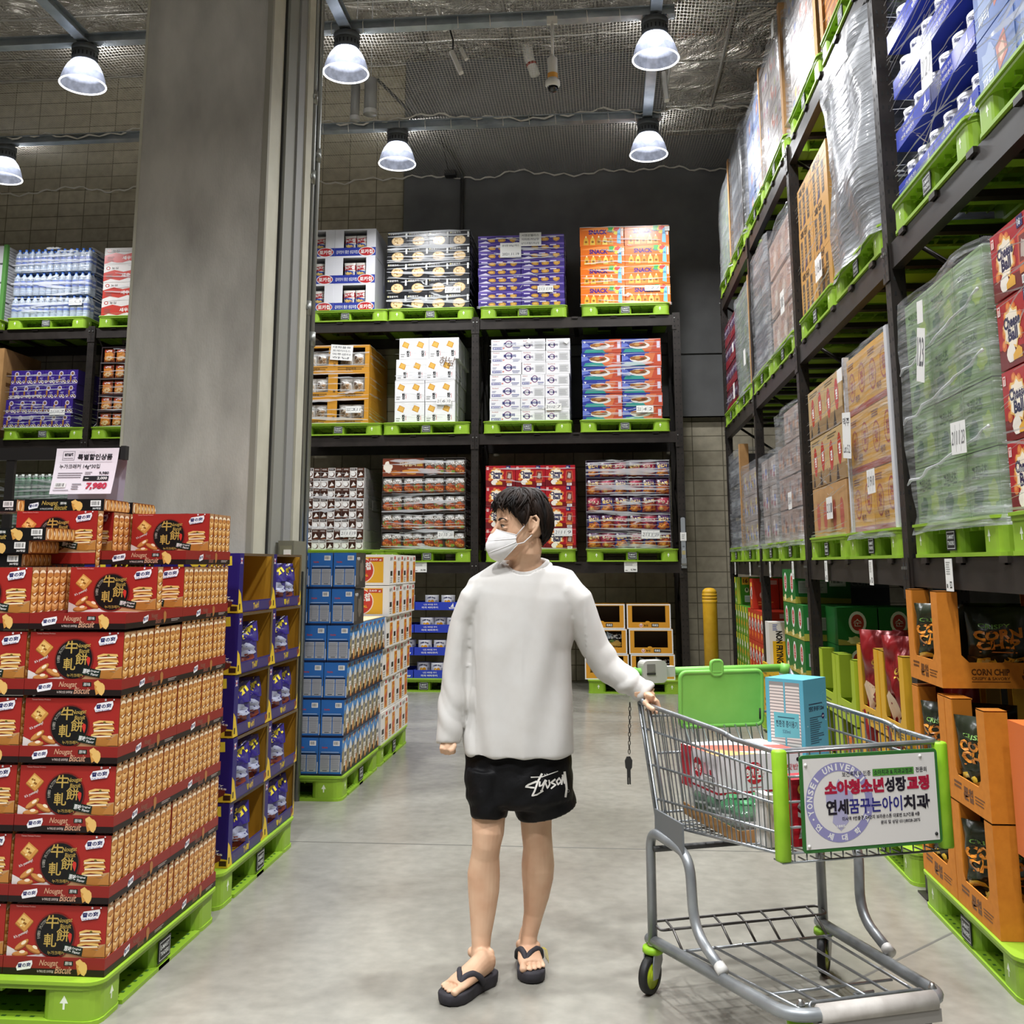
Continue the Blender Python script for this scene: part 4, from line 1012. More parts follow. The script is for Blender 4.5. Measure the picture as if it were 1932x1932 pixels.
# pallets on the back rack
bp = [(-3.27, 2, 'top shelf under chip trays in blue and white'), (-2.165, 2, 'top shelf under black cookie cartons'), (-.975, 2, 'top shelf under purple wafer cartons'), (.31, 2, 'top shelf under orange snack cartons'),
      (-3.32, 1, 'middle shelf under ochre snack trays'), (-2.20, 1, 'middle shelf under white cracker cartons'), (-.93, 1, 'middle shelf under white butter biscuit cartons'), (.275, 1, 'middle shelf under blue and red cereal cartons'),
      (-3.23, 0, 'low shelf under brown and white coconut cartons'), (-2.17, 0, 'low shelf under clear trays of snack bags'), (-.90, 0, 'low shelf behind the man under red cheese cartons'), (.33, 0, 'low shelf under purple and orange snack bags'),
      (-7.29, 2, 'top shelf under blue water bottles'), (-6.03, 2, 'top shelf under red noodle cartons left of pillar'), (-7.22, 1, 'middle shelf under purple cocoa cartons'), (-6.03, 1, 'middle shelf under dark trays left of the pillar'), (-7.15, 0, 'low shelf under green bottles behind the sign'), (-8.45, 0, 'low shelf cut by the left edge of the photo'), (-8.5, 2, 'top shelf cut by the left edge of the photo')]
for x, l, lab in bp: pallet(x, BACK_Y-.02, LV[l]+.003, 0, 'lime plastic pallet on '+lab)
pallet(-2.19, BACK_Y-.02, 0, 0, 'lime plastic pallet on the floor under tins in blue trays')
pallet(.33, BACK_Y-.02, 0, 0, 'lime plastic pallet on the floor under ochre window boxes')

# --- A1 chip trays with bags
base, w, h = bspec(550.5, 583, 709.5, 431, ZL[2]); pw, ph = w/2, h/3
scale_to(ME_A1, pw/.55, ph/.345)
g = 'blue and white chip trays on the top shelf'
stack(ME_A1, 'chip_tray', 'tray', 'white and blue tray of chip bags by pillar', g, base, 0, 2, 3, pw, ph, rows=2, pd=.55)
for k in range(3):
    for i in range(2):
        for j in range(2):
            if i == 0 and j == 0: continue
            inst(ME_POKA, 'chip_bag', f"red and blue chip bag, {edge(3,k)} blue white tray, {('left','right')[i]} column, {('left','right')[j]} bag", 'bag', (base[0]+i*pw+.12+j*.155, base[1]+.07, base[2]+k*ph+.09), 0, 'chip bags in the blue and white trays')
# --- A2
base, w, h = bspec(729, 580.6, 886.5, 433, ZL[2]); pw, ph = w/4, h/5; scale_to(ME_A2, pw/.262, ph/.203)
stack(ME_A2, 'cookie_carton', 'carton', 'black carton with round cookie', 'black cookie cartons on the top shelf', base, 0, 4, 5, pw, ph, rows=2, pd=.55)
film_bands(base, 0, w, 1.08, h, 'glossy stretch film round the black cookie cartons', 34, seed=1, wmax=.016)
card(base, 0, w*.80, h*.24, .2, .085, 'white date slip on the black cookie cartons', ('21', '7', '8'))
# --- A3
base, w, h = bspec(902, 576, 1064, 441, ZL[2]); pw, ph = w/2, h/9; scale_to(ME_A3, pw/.52, ph/.0985)
stack(ME_A3, 'purple_wafer_carton', 'carton', 'flat purple wafer carton on top shelf', 'flat purple wafer cartons on the top shelf', base, 0, 2, 9, pw, ph, rows=2, pd=.55, jit=.01)
film_bands(base, 0, w, 1.08, h, 'stretch film round the flat purple wafer cartons', 24, seed=2, wmax=.01)
card(base, 0, w*.78, h*.24, .2, .085, 'white date slip low on the flat purple wafer cartons', ('21', '11', '19'))
card(base, 0, w*.38, h*.79, .27, .19, 'lower left white notice taped to the purple wafer cartons', lines_=('본사랑 500g/1박스', ' ', '2021.11.19'), y=-.016)
card(base, 0, w*.61, h*.93, .28, .18, 'upper right white notice taped to the purple wafer cartons', lines_=('서영온웰리스', '이마트/하남향', 'E/T스타필드하남점'), y=-.02)
# --- A4
base, w, h = bspec(1096, 575.5, 1261.5, 424, ZL[2]); pw, ph = w/2, h/4; scale_to(ME_A4, pw/.53, ph/.2525)
stack(ME_A4, 'snack_carton', 'carton', 'bright orange snack carton on top shelf', 'bright orange snack cartons on the top shelf', base, 0, 2, 4, pw, ph, rows=2, pd=.55, jit=.008)
film_bands(base, 0, w, 1.08, h, 'stretch film round the bright orange snack cartons', 22, seed=3, wmax=.012)
card(base, 0, w*.80, h*.2, .19, .07, 'white date slip on the bright orange snack cartons', ('22', '2', '7'))
card(base, 0, w*.98, h*.95, .06, .06, 'small white tag at the top right of the orange cartons', None)
# --- B1
base, w, h = bspec(556, 797, 697.7, 650, ZL[1]); pw, ph = w/2, h/3; scale_to(ME_B1, pw/.47, ph/.325)
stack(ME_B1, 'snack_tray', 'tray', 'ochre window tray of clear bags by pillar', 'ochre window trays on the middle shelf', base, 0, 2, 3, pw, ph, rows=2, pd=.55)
for k in range(3):
    for i in range(2):
        for j in range(2): inst(ME_CLEAR, 'clear_snack_bag', f"clear snack bag, {edge(3,k)} ochre tray, {('left','right')[i]} column, {('left','right')[j]} bag", 'bag', (base[0]+i*pw+.075+j*.165, base[1]+.08, base[2]+k*ph+.065), 0, 'clear snack bags in the ochre trays')
film_bands(base, 0, w, 1.08, h, 'stretch film round the ochre snack trays', 20, seed=4)
card(base, 0, w*.80, h*.18, .2, .085, 'white date slip on the ochre snack trays', ('22', '3', '11'))
card(base, 0, w*.62, h*.90, .29, .2, 'large white notice taped to the ochre snack trays', lines_=('대화물류', '트레이더스', '여주센터', '하남'), tilt=.08, y=-.018)
# --- B2
base, w, h = bspec(744, 795, 859, 636, ZL[1]); pw, ph = w/2, h/4; scale_to(ME_B2, pw/.37, ph/.253)
stack(ME_B2, 'cracker_carton', 'carton', 'white cracker carton on middle shelf', 'white cracker cartons on the middle shelf', base, 0, 2, 4, pw, ph, rows=2, pd=.5, jit=.012, shift=[0, 0, .01, .05])
film_bands(base, 0, w, 1.0, h, 'stretch film round the white cracker cartons', 12, seed=5, wmax=.008)
card(base, 0, w*.82, h*.25, .19, .085, 'white date slip on the white cracker cartons', ('21', '6', '10'))
b = MB(); A = Art(b, (0, 0, 0), (.2, 0, 0), (0, 0, .12)); A.text('하남', 0, 0, 1, 1, P('5a3c1e'), .0, shear=.2, rot=-.1)
tag(b.build('handwriting', loc=(base[0]+w*.74, base[1]-.014, base[2]+h*.66)), 'brown handwriting scrawled on the film over the cracker cartons', 'writing')
# --- B3
base, w, h = bspec(924, 791, 1073, 637.7, ZL[1]); ph = h/7; scale_to(ME_B3, w*.39/.345, ph/.1445); scale_to(ME_B3N, w*.305/.285, ph/.1445)
g = 'white butter biscuit cartons on the middle shelf'; rd = random.Random(3)
for k in range(7):
    xx = 0
    for i in range(3):
        me = ME_B3 if (i == 0 or (i == 1 and k in (1, 3))) else ME_B3N
        ww = w*(.39, .305, .305)[i]
        o = inst(me, 'butter_biscuit_carton', f"white biscuit carton with blue ring, {edge(7,k)} row, {colname(3,i)}", 'carton', (base[0]+xx+rd.uniform(-.004, .004)+(.012 if k > 3 else 0), base[1]+rd.uniform(0, .006), base[2]+k*ph), 0, g)
        if i == 1 and k in (1, 3): o.scale = (.305/.39, 1, 1)
        xx += ww
        if i == 2: inst(ME_B3N, 'butter_biscuit_carton', f"white biscuit carton with blue ring, {edge(7,k)} row, {colname(3,i)}, rear", 'carton', (base[0]+xx-ww, base[1]+.51, base[2]+k*ph), 0, g)
film_bands(base, 0, w, 1.0, h, 'stretch film round the white butter biscuit cartons', 9, seed=6, wmax=.006)
card(base, 0, w*.80, h*.17, .2, .085, 'white date slip on the white butter biscuit cartons', ('21', '12', '7'))
for q, z, s_ in ((.5, .97, 'middle'), (.97, .96, 'right')): card(base, 0, w*q, h*z, .055, .055, f'small white diamond tag at the top {s_} of the biscuit cartons', None, tilt=.6)
# --- B4
base, w, h = bspec(1099, 789, 1246.5, 637.7, ZL[1]); pw, ph = w/2, h/6; scale_to(ME_B4, pw/.487, ph/.164)
stack(ME_B4, 'cereal_carton', 'carton', 'blue and red cereal carton', 'blue and red cereal cartons on the middle shelf', base, 0, 2, 6, pw, ph, rows=2, pd=.55, jit=.01)
film_bands(base, 0, w, 1.08, h, 'stretch film round the blue and red cereal cartons', 30, seed=7, wmax=.014)
card(base, 0, w*.78, h*.13, .21, .085, 'white date slip on the blue and red cereal cartons', ('22', '4', '2'))
# --- C1
base, w, h = bspec(560, 1035.6, 688, 882, ZL[0]); pw, ph = w/3, h/4; scale_to(ME_C1, pw/.29, ph/.252)
stack(ME_C1, 'coconut_snack_carton', 'carton', 'brown and white coconut carton', 'brown and white coconut cartons on the low shelf', base, 0, 3, 4, pw, ph, rows=2, pd=.5)
film_bands(base, 0, w, 1.0, h, 'stretch film round the brown and white coconut cartons', 18, seed=8)
card(base, 0, w*.78, h*.2, .21, .09, 'white date slip on the coconut cartons', ('21', '11', '19'))
# --- C2
base, w, h = bspec(719, 1032, 878.6, 863, ZL[0]); pw, ph = w/4, h/5; scale_to(ME_EXTRAY, pw/.262, ph/.222); scale_to(ME_C2B, 2*pw/.524, ph/.222)
stack(ME_EXTRAY, 'snack_tray', 'tray', 'clear tray of orange snack bags', 'clear trays of orange snack bags', base, 0, 4, 5, pw, ph, rows=1, pd=.5, skip=((0, 4), (1, 4)))
for r_, lab in ((0, 'brown potato snack carton on top of the clear snack bag trays'), (1, 'second brown potato snack carton behind the one atop the bag trays')): inst(ME_C2B, 'potato_snack_carton', lab, 'carton', (base[0], base[1]+r_*.5, base[2]+4*ph), 0)
for k in range(5):
    for i in range(4):
        if k == 4 and i < 2: continue
        for j in range(2): inst(ME_EXO[(i+j+k) % 2], 'snack_bag', f"orange snack bag, {edge(5,k)} clear tray row, {colname(4,i)}, {('left','right')[j]} bag", 'bag', (base[0]+i*pw-.005+j*pw*.46, base[1]+.035, base[2]+k*ph+.012), 0, 'orange snack bags in the clear trays')
film_bands(base, 0, w, 1.0, h, 'stretch film round the clear trays of orange snack bags', 40, seed=9, wmax=.014)
card(base, 0, w*.77, h*.16, .2, .085, 'white date slip on the clear trays of orange bags', ('21', '10', '20'))
# --- C3
base, w, h = bspec(916, 1034.4, 1085, 877, ZL[0]); pw, ph = w/3, h/4; scale_to(ME_C3, pw/.367, ph/.257)
stack(ME_C3, 'cheese_ball_carton', 'carton', 'red cheese snack carton behind the man', 'red cheese snack cartons behind the man', base, 0, 3, 4, pw, ph, rows=2, pd=.5)
film_bands(base, 0, w, 1.0, h, 'stretch film round the red cheese snack cartons behind the man', 14, seed=10)
card(base, 0, w*.86, h*.2, .22, .095, 'white date slip on the red cheese cartons behind the man', ('21', '11', '9'))
# --- C4
base, w, h = bspec(1107, 1032, 1262, 867, ZL[0]); pw, ph = w/2, h/5; scale_to(ME_MIXTRAY, pw/.53, ph/.222)
stack(ME_MIXTRAY, 'snack_tray', 'tray', 'clear tray of purple and orange bags', 'clear trays of purple and orange snack bags', base, 0, 2, 5, pw, ph, rows=1)
for k in range(5):
    for i in range(2):
        for j in range(3): inst(ME_MIX[(i+j+2*k) % 3], 'snack_bag', f"purple or red snack bag, {edge(5,k)} tray, {('left','right')[i]} column, {ORD[j]} bag", 'bag', (base[0]+i*pw+.005+j*pw*.33, base[1]+.035, base[2]+k*ph+.012), 0, 'purple and orange snack bags on the low shelf')
film_bands(base, 0, w, 1.0, h, 'shiny stretch film round the purple and orange snack bags', 54, seed=11, wmax=.018)
card(base, 0, w*.76, h*.16, .22, .1, 'white date slip on the purple and orange snack bags', ('21', '11', '23'))
# --- D1 tins in blue trays on the floor
xr = at(868, 1200, Y=YF).x; z0 = .153; ph = .268
for k in range(4):
    for i in range(2):
        x0 = xr-.56*(2-i)
        inst(ME_BTRAY, 'blue_tray', f"blue tray of butter tins, {edge(4,k)} tier, {('left','right')[i]} column", 'tray', (x0, YF, z0+k*ph), 0, 'blue trays of butter tins on the floor')
        nn = ((3, (.01, .19, .37)), (2, (.03, .22)), (3, (.05, .21, .38)), (2, (.10, .31)))[k if i else (k+1) % 4]
        for j, xx in enumerate(nn[1][:3]):
            inst(ME_CAN, 'butter_tin', f"white butter tin, {edge(4,k)} blue tray, {('left','right')[i]} column, {ORD[j]} tin", 'tin', (x0+xx, YF+.03+(.05 if (j+k) % 3 == 0 else 0), z0+k*ph+.006), 0, 'white butter tins in the blue trays')
# --- D2 ochre window boxes
for k in range(3, -1, -1):
    for i in range(2):
        kk = 3-k
        if k == 3: continue
        x0 = at(1098+i*86.5, 1250, Y=YF).x+(.02 if k == 1 else (.0 if k == 2 else .035))
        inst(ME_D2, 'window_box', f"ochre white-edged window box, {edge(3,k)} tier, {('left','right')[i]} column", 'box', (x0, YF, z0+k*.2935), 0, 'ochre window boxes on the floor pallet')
sp = [(1, 0, .14), (0, 0, .05), (0, 0, .26), (0, 1, .1), (0, 1, .3)]
for i, k, dx in sp:
    x0 = at(1098+i*86.5, 1250, Y=YF).x
    inst(ME_SUMI, 'black_chip_bag', f"black chip bag in the {edge(3,k)} ochre window box, {('left','right')[i]} column, {'left' if dx < .2 else 'right'} part", 'bag', (x0+dx, YF+.09, z0+k*.2935+.06), 0, 'black chip bags in the ochre boxes')
inst(ME_SUMI, 'black_chip_bag', 'black chip bag in the bottom ochre window box, right column, right part', 'bag', (at(1184.5, 1250, Y=YF).x+.33, YF+.09, z0+.06), 0, 'black chip bags in the ochre boxes')

# --- left part of the back rack
base, w, h = bspec(16, 597, 171, 466, ZL[2])
def bottle_pack(me, nbx, label, group):
    t = thing('bottle_pack', label, 'bottle pack', group=group)
    for i in range(nbx):
        for j in range(2):
            o = bpy.data.objects.new('bottle', me); COL.objects.link(o); o.parent = t; o.location = (i*.092, j*.092, .004)
    b = MB(); sw = nbx*.092; b.loft([[Vector((x, y, z)) for x, y in rrect(sw+.004, .19, .03, 3, sw/2, .092)] for z in (0, .1, .2, .24)], M_FILM, False, False); b.build('shrink_wrap', t)
    return t
bpk = None
for k in range(3):
    for i in range(4):
        lab = f"pack of blue labelled water bottles, {edge(3,k)} tier, {ORD[i]} pack from left"; loc = (base[0]+i*.272+.01+rd.uniform(-.006, .006), base[1]+rd.uniform(0, .01), base[2]+k*(h/3))
        if bpk is None: bpk = bottle_pack(ME_BOT, 3, lab, 'packs of blue water bottles'); bpk.location = loc; bpk.scale = (1, 1, h/3/.302)
        else: dup(bpk, loc, 0, lab)
for o in COL.objects:
    if o.name.startswith('bottle_pack'): o.scale = (.985, 1, h/3/.302)
b = MB()
for k in range(3): b.box(base[0], base[1]+.2, base[2]+k*h/3, base[0]+w, base[1]+1.05, base[2]+(k+.93)*h/3, mat('4b5a78', .2))
tag(b.build('bottle_stack_rear'), 'rear rows of blue water bottles behind the front packs', 'bottle packs', kind='stuff')
film_bands(base, 0, w, 1.05, h, 'bright stretch film round the blue water bottle packs', 26, seed=12, wmax=.02)
card(base, 0, w*.86, h*.22, .18, .08, 'white date slip on the blue water bottle packs', ('22', '5', '3'))
base, w, h = bspec(190, 596, 335, 464, ZL[2]); scale_to(ME_E3, (w/2)/.46, (h/4)/.2625)
stack(ME_E3, 'noodle_carton', 'carton', 'red and white noodle carton left of pillar', 'red and white noodle cartons on the top shelf', base, 0, 2, 4, w/2, h/4, jit=.006)
film_bands(base, 0, w, 1.0, h, 'stretch film round the red and white noodle cartons', 16, seed=13)
e1 = at(3, 600, Y=YF).x
for k in range(4):
    for r_ in range(2): inst(ME_E1, 'white_carton', f"white carton at the left photo edge, {edge(4,k)} row, {('front','back')[r_]} one", 'carton', (e1-.5, YF+r_*.5, ZL[2]+k*.262), 0, 'white cartons at the left photo edge')
edge_board((e1, YF, ZL[2]), 0, .006, -.006, 1.04, 'green corner board on the white cartons at the left edge', .05, P('5a8f4a'))
base, w, h = bspec(5, 805, 140, 697, ZL[1]); scale_to(ME_F2, (w/6)/.168, (h/4)/.188)
stack(ME_F2, 'purple_cocoa_carton', 'carton', 'purple cocoa carton left of the pillar', 'purple cocoa cartons on the middle shelf', base, 0, 6, 4, w/6, h/4, rows=2, pd=.5, shift=[0, .015, .05, .06])
film_bands(base, 0, w*1.04, 1.0, h, 'stretch film round the purple cocoa cartons', 22, seed=14)
card(base, 0, w*.8, h*.28, .21, .085, 'white date slip on the purple cocoa cartons', ('21', '10', '7'))
inst(ME_F1, 'brown_carton', 'plain brown carton behind the purple cocoa cartons', 'carton', (at(-45, 700, Y=13.4).x, 13.0-.35+.0, ZL[1]+.62), 0) if False else None
p = at(58, 700, Y=13.75); inst(ME_F1, 'brown_carton', 'plain brown carton stack at the left edge of the middle shelf', 'carton', (base[0]-.66, YF, ZL[1]), 0).scale = (1, 1, 1.75)
base, w, h = bspec(182, 805, 330, 652, ZL[1]); scale_to(ME_ORTRAY, (w/3)/.36, (h/5)/.215)
stack(ME_ORTRAY, 'dark_snack_tray', 'tray', 'dark tray of orange bags left of pillar', 'dark trays of orange snack bags', base, 0, 2, 5, w/3, h/5)
for k in range(5):
    for i in range(2):
        for j in range(2): inst(ME_ORB, 'orange_snack_bag', f"orange snack bag, {edge(5,k)} dark tray, {('left','right')[i]} column, {('left','right')[j]} bag", 'bag', (base[0]+i*w/3+.02+j*.165, base[1]+.04, base[2]+k*h/5+.012), 0, 'orange snack bags in the dark trays')
film_bands(base, 0, w, 1.0, h, 'stretch film round the dark trays of orange bags', 22, seed=15)
gk = None
for q, (px0, nn, nm) in enumerate(((12, 4, 'behind the price sign'), (-190, 4, 'at the left edge'))):
    x0 = at(px0, 1000, Y=YF).x
    for k in range(3):
        for i in range(nn):
            lab = f"pack of green bottles {nm}, {edge(3,k)} tier, {ORD[i]} pack from left"; loc = (x0+i*.275, YF+rd.uniform(0, .01), ZL[0]+k*.33)
            if gk is None: gk = bottle_pack(ME_GBOT, 3, lab, 'packs of green bottles on the low shelf'); gk.location = loc; gk.scale = (.985, 1, 1.08)
            else: dup(gk, loc, 0, lab)
    film_bands((x0, YF, ZL[0]), 0, 1.09, 1.0, .97, f'stretch film round the green bottle packs {nm}', 40, seed=16+q, wmax=.016)

# ---------------------------------------------------------------- right rack
RF = RX+.03; RZ = R(-90)
ZR_ = [l+.153 for l in LVR]
def rb(yfar, z): return (RF, yfar, z)
rp = [(4.51, 0, 'low shelf under the green wrapped load'), (3.34, 0, 'low shelf at the right photo edge under red cartons'), (5.83, 0, 'low shelf under yellow cartons on the right'), (6.98, 0, 'low shelf under the reddish carton stack with hand holes'), (8.33, 0, 'low shelf under dull red film load'), (9.29, 0, 'low shelf under the white striped film load'), (10.60, 0, 'low shelf under white film near the rack end'), (11.72, 0, 'low shelf under dark grey cartons at the rack end'),
      (4.48, 1, 'middle shelf under tins in blue trays, seen from below'), (3.32, 1, 'middle shelf in the top right corner'), (5.80, 1, 'middle shelf under the big grey film load'), (6.95, 1, 'middle shelf under ochre striped cartons'), (8.25, 1, 'middle shelf under pinkish cartons'), (9.36, 1, 'middle shelf behind the pinkish carton load'), (10.58, 1, 'middle shelf under the green film load'), (11.70, 1, 'middle shelf under dark red trays'),
      (5.80, 2, 'top shelf under orange brown cartons'), (6.96, 2, 'top shelf under bright mixed film load'), (8.25, 2, 'top shelf under mixed cartons with brown boards'), (9.36, 2, 'top shelf under blue and pink cartons'), (10.56, 2, 'top shelf under dark film load'), (11.70, 2, 'top shelf at the far end of the right rack')]
for y, l, lab in rp: pallet(RX-.0, y, LVR[l]+.003, RZ, 'lime plastic pallet on right rack '+lab)
# low shelf
B = rb(5.03, ZR_[0]); stack(ME_R1A, 'green_carton', 'carton', 'pale green carton under film', 'pale green cartons under film', B, RZ, 3, 4, .348, .264, rows=2, pd=.5)
film_sheet(B, RZ, 1.05, 1.0, 1.07, 'hazy film over the pale green carton load', M_FILM, 1)
for zf in (.33, .62, .86):
    b = MB(); b.tube([Vector((-.02+i*.085, -.035-.01*math.sin(i*2.1), zf-.14*(1-i/13)+.008*math.sin(i*1.7))) for i in range(14)], [.003+.005*abs(math.sin(i*1.3)) for i in range(14)], M_STRAND, 5)
    tag(b.build('film_fold', loc=B, rz=RZ), f"film fold across the green load, {['lowest','middle','highest'][[.33,.62,.86].index(zf)]} of three", 'film')
card(B, RZ, .80, .32, .17, .13, 'large white date slip low on the green load', ('21', '11', '23'), y=-.06, tilt=.04)
card(B, RZ, .43, .93, .08, .1, 'small white slip high on the green load', None, y=-.06, tilt=.1); card(B, RZ, .40, .74, .11, .24, 'long white slip in the middle of the green load', lines_=('123',), y=-.06, tilt=.25)
B = rb(3.90, ZR_[0]); stack(ME_C3, 'cheese_ball_carton', 'carton', 'red cheese carton at right photo edge', 'red cheese snack cartons on the right rack', B, RZ, 3, 4, .36, .262, rows=2, pd=.5)
film_bands(B, RZ, 1.08, 1.0, 1.05, 'stretch film round the red cheese cartons on the right', 46, tilt=.16, sides='fl', seed=20, wmin=.001, wmax=.0045)
card(B, RZ, .56, .85, .34, .34, 'white taped paper with black scrawl on the red cartons', lines_=('7', '2'), y=-.02)
B = rb(6.30, ZR_[0]); stack(ME_R1C, 'yellow_carton', 'carton', 'yellow carton with red ovals', 'yellow cartons with red ovals', B, RZ, 2, 3, .482, .345)
film_sheet(B, RZ, .97, .9, 1.05, 'clear film over the yellow cartons', M_FILM, 3, .012)
edge_board(B, RZ, .985, -.012, 1.04, 'white corner board at the near edge of the yellow cartons', .05, P('c9c9cc')); edge_board(B, RZ, .02, -.012, 1.06, 'white corner board at the far edge of the yellow cartons', .03, P('c9c9cc'))
card(B, RZ, .13, .57, .2, .27, 'large white notice on the yellow cartons', lines_=('맥주', ' ', 'Lot 5.2'), y=-.045, tilt=.12); card(B, RZ, .62, .26, .16, .13, 'white date slip on the yellow cartons', ('21', '9', '10'), y=-.045)
card(B, RZ, -.03, .96, .13, .08, 'small white flag at the far top of the yellow cartons', None, y=-.03)
B = rb(7.48, ZR_[0]); stack(ME_R1D, 'braise_carton', 'carton', 'beige carton with red circles and hand hole', 'beige cartons with red circles', (B[0], B[1], B[2]+.345), RZ, 2, 2, .5, .345, rows=2, pd=.5)
stack(ME_PLAIN, 'plain_brown_carton', 'carton', 'plain brown carton below the red circle ones', 'plain brown cartons on the right rack', B, RZ, 2, 1, .5, .345, rows=2, pd=.5)
film_bands(B, RZ, 1.05, 1.0, 1.03, 'stretch film round the beige red circle cartons', 40, tilt=.12, sides='fr', seed=22, wmin=.001, wmax=.004)
card(B, RZ, .62, .18, .17, .14, 'white date slip on the plain brown cartons', ('22', '12', '1'), y=-.02)
B = rb(8.85, ZR_[0]); stack(ME_R1E, 'dull_red_carton', 'carton', 'dull red carton under film', 'dull red cartons under film', B, RZ, 3, 4, .35, .262, skip=((0, 3),))
film_sheet(B, RZ, 1.06, 1.0, 1.06, 'slanting grey film over the dull red cartons', M_FILM, 4, .03); card(B, RZ, .80, .30, .14, .13, 'white date slip on the dull red cartons', ('21', '8', '4'), y=-.06)
B = rb(9.80, ZR_[0]); stack(ME_COL[1], 'mixed_snack_carton', 'carton', 'mixed blue snack carton, low right shelf', 'mixed snack cartons, low right shelf', B, RZ, 2, 3, .45, .255)
film_sheet(B, RZ, .92, 1.0, .8, 'pale film over the mixed snack cartons, low shelf', M_FILM, 5)
B = rb(11.10, ZR_[0]); stack(ME_COL[0], 'mixed_snack_carton', 'carton', 'mixed snack carton near the rack end', 'mixed snack cartons near the rack end', B, RZ, 3, 3, .36, .255); film_sheet(B, RZ, 1.06, 1.0, .82, 'white glossy film near the rack end', M_FILM, 6)
B = rb(12.20, ZR_[0]); stack(ME_DARK, 'dark_grey_carton', 'carton', 'dark grey carton at the rack end', 'dark grey cartons at the rack end', B, RZ, 2, 3, .49, .35); film_sheet(B, RZ, .97, 1.0, 1.07, 'grey film over the dark grey cartons', M_FILM, 7, .01)
edge_board(B, RZ, 1.03, -.012, 1.1, 'brown corner board beside the dark grey cartons, low shelf', .09)
# middle shelf
B = rb(4.98, ZR_[1]); ph = .27
for k in range(4):
    for i in range(2):
        o = inst(ME_BTRAY, 'blue_tray', f"blue tray of tins, right middle shelf, {edge(4,k)} tier, {('far','near')[i]} one", 'tray', place_local(B, RZ, i*.545+.02*k*(.6 if k < 3 else -.5), .0, k*ph), RZ, 'blue trays on the right rack')
        for j in range(3): inst(ME_CAN, 'butter_tin', f"butter tin, right middle shelf, {edge(4,k)} tier, {('far','near')[i]} tray, {ORD[j]} tin", 'tin', place_local(B, RZ, i*.545+.02+j*.175, .02, k*ph+.006), RZ, 'butter tins on the right rack')
film_bands(B, RZ, 1.09, 1.0, 1.08, 'stretch film round the blue trays on the right', 40, tilt=.2, sides='fl', seed=25, wmin=.001, wmax=.005); card(B, RZ, .62, .42, .15, .2, 'white date slip on the blue tray load', ('21', '2', '7'), y=-.03, tilt=.1); card(B, RZ, .56, .98, .1, .12, 'white barcode slip high on the blue tray load', None, y=-.03)
B = rb(3.87, ZR_[1]); stack(ME_R2B, 'blue_snack_carton', 'carton', 'blue snack carton in the top right corner', 'blue snack cartons in the top right corner', B, RZ, 3, 4, .36, .255); film_bands(B, RZ, 1.08, 1.0, 1.02, 'shiny film round the blue snack cartons top right', 60, tilt=.22, sides='fl', seed=26, wmin=.001, wmax=.006)
B = rb(6.30, ZR_[1]); stack(ME_DARK, 'dark_grey_carton', 'carton', 'grey carton inside the big film load', 'grey cartons in the big film load', B, RZ, 2, 4, .5, .3); film_sheet(B, RZ, 1.03, 1.0, 1.24, 'big bulging grey film load on the middle shelf', M_FILMG, 8, .08)
B = rb(7.50, ZR_[1]); stack(ME_R2D, 'ochre_striped_carton', 'carton', 'ochre carton with dark stripes', 'ochre cartons with dark stripes', B, RZ, 2, 3, .52, .32, rows=2, pd=.5); film_bands(B, RZ, 1.05, 1.0, .97, 'stretch film round the ochre striped cartons', 30, tilt=.2, sides='fr', seed=27, wmin=.001, wmax=.004); card(B, RZ, .75, .2, .2, .16, 'white date slip on the ochre striped cartons', ('21', '6', '1'), y=-.03)
B = rb(8.82, ZR_[1]); stack(ME_R2E, 'pinkish_carton', 'carton', 'pinkish beige carton, right middle shelf', 'pinkish beige cartons', B, RZ, 3, 3, .36, .34); film_sheet(B, RZ, 1.09, 1.0, 1.04, 'grey streaked film over the pinkish cartons', M_FILM, 9); card(B, RZ, .85, .28, .16, .18, 'white date slip on the pinkish cartons', ('22', '1', '5'), y=-.06)
B = rb(9.85, ZR_[1]); stack(ME_DARK, 'dark_grey_carton', 'carton', 'dark grey carton behind the pinkish load', 'dark grey cartons on the right middle shelf', B, RZ, 2, 4, .46, .29); film_sheet(B, RZ, .92, 1.0, 1.16, 'dull grey film behind the pinkish load', M_FILM, 10, .02)
B = rb(11.10, ZR_[1]); stack(ME_R1A, 'green_carton', 'carton', 'green carton far on the middle shelf', 'green cartons far on the middle shelf', B, RZ, 3, 4, .348, .264); film_sheet(B, RZ, 1.05, 1.0, 1.07, 'bluish film over the far green cartons', M_FILMG, 11, .015); edge_board(B, RZ, 1.07, -.015, 1.1, 'brown corner board beside the far green cartons', .07); card(B, RZ, .85, .3, .13, .16, 'white date slip on the far green cartons', None, y=-.05)
B = rb(12.22, ZR_[1]); stack(ME_R2F, 'dark_red_tray', 'tray', 'dark red tray of purple bags', 'dark red trays at the rack end', B, RZ, 2, 4, .5, .265); film_bands(B, RZ, 1.0, 1.0, 1.06, 'film round the dark red trays', 16, tilt=.1, sides='f', seed=28, wmin=.001, wmax=.004); card(B, RZ, .95, .62, .1, .1, 'small white flag on the dark red trays', None, y=-.03); card(B, RZ, .9, .14, .12, .17, 'white date slip low on the dark red trays', None, y=-.03)
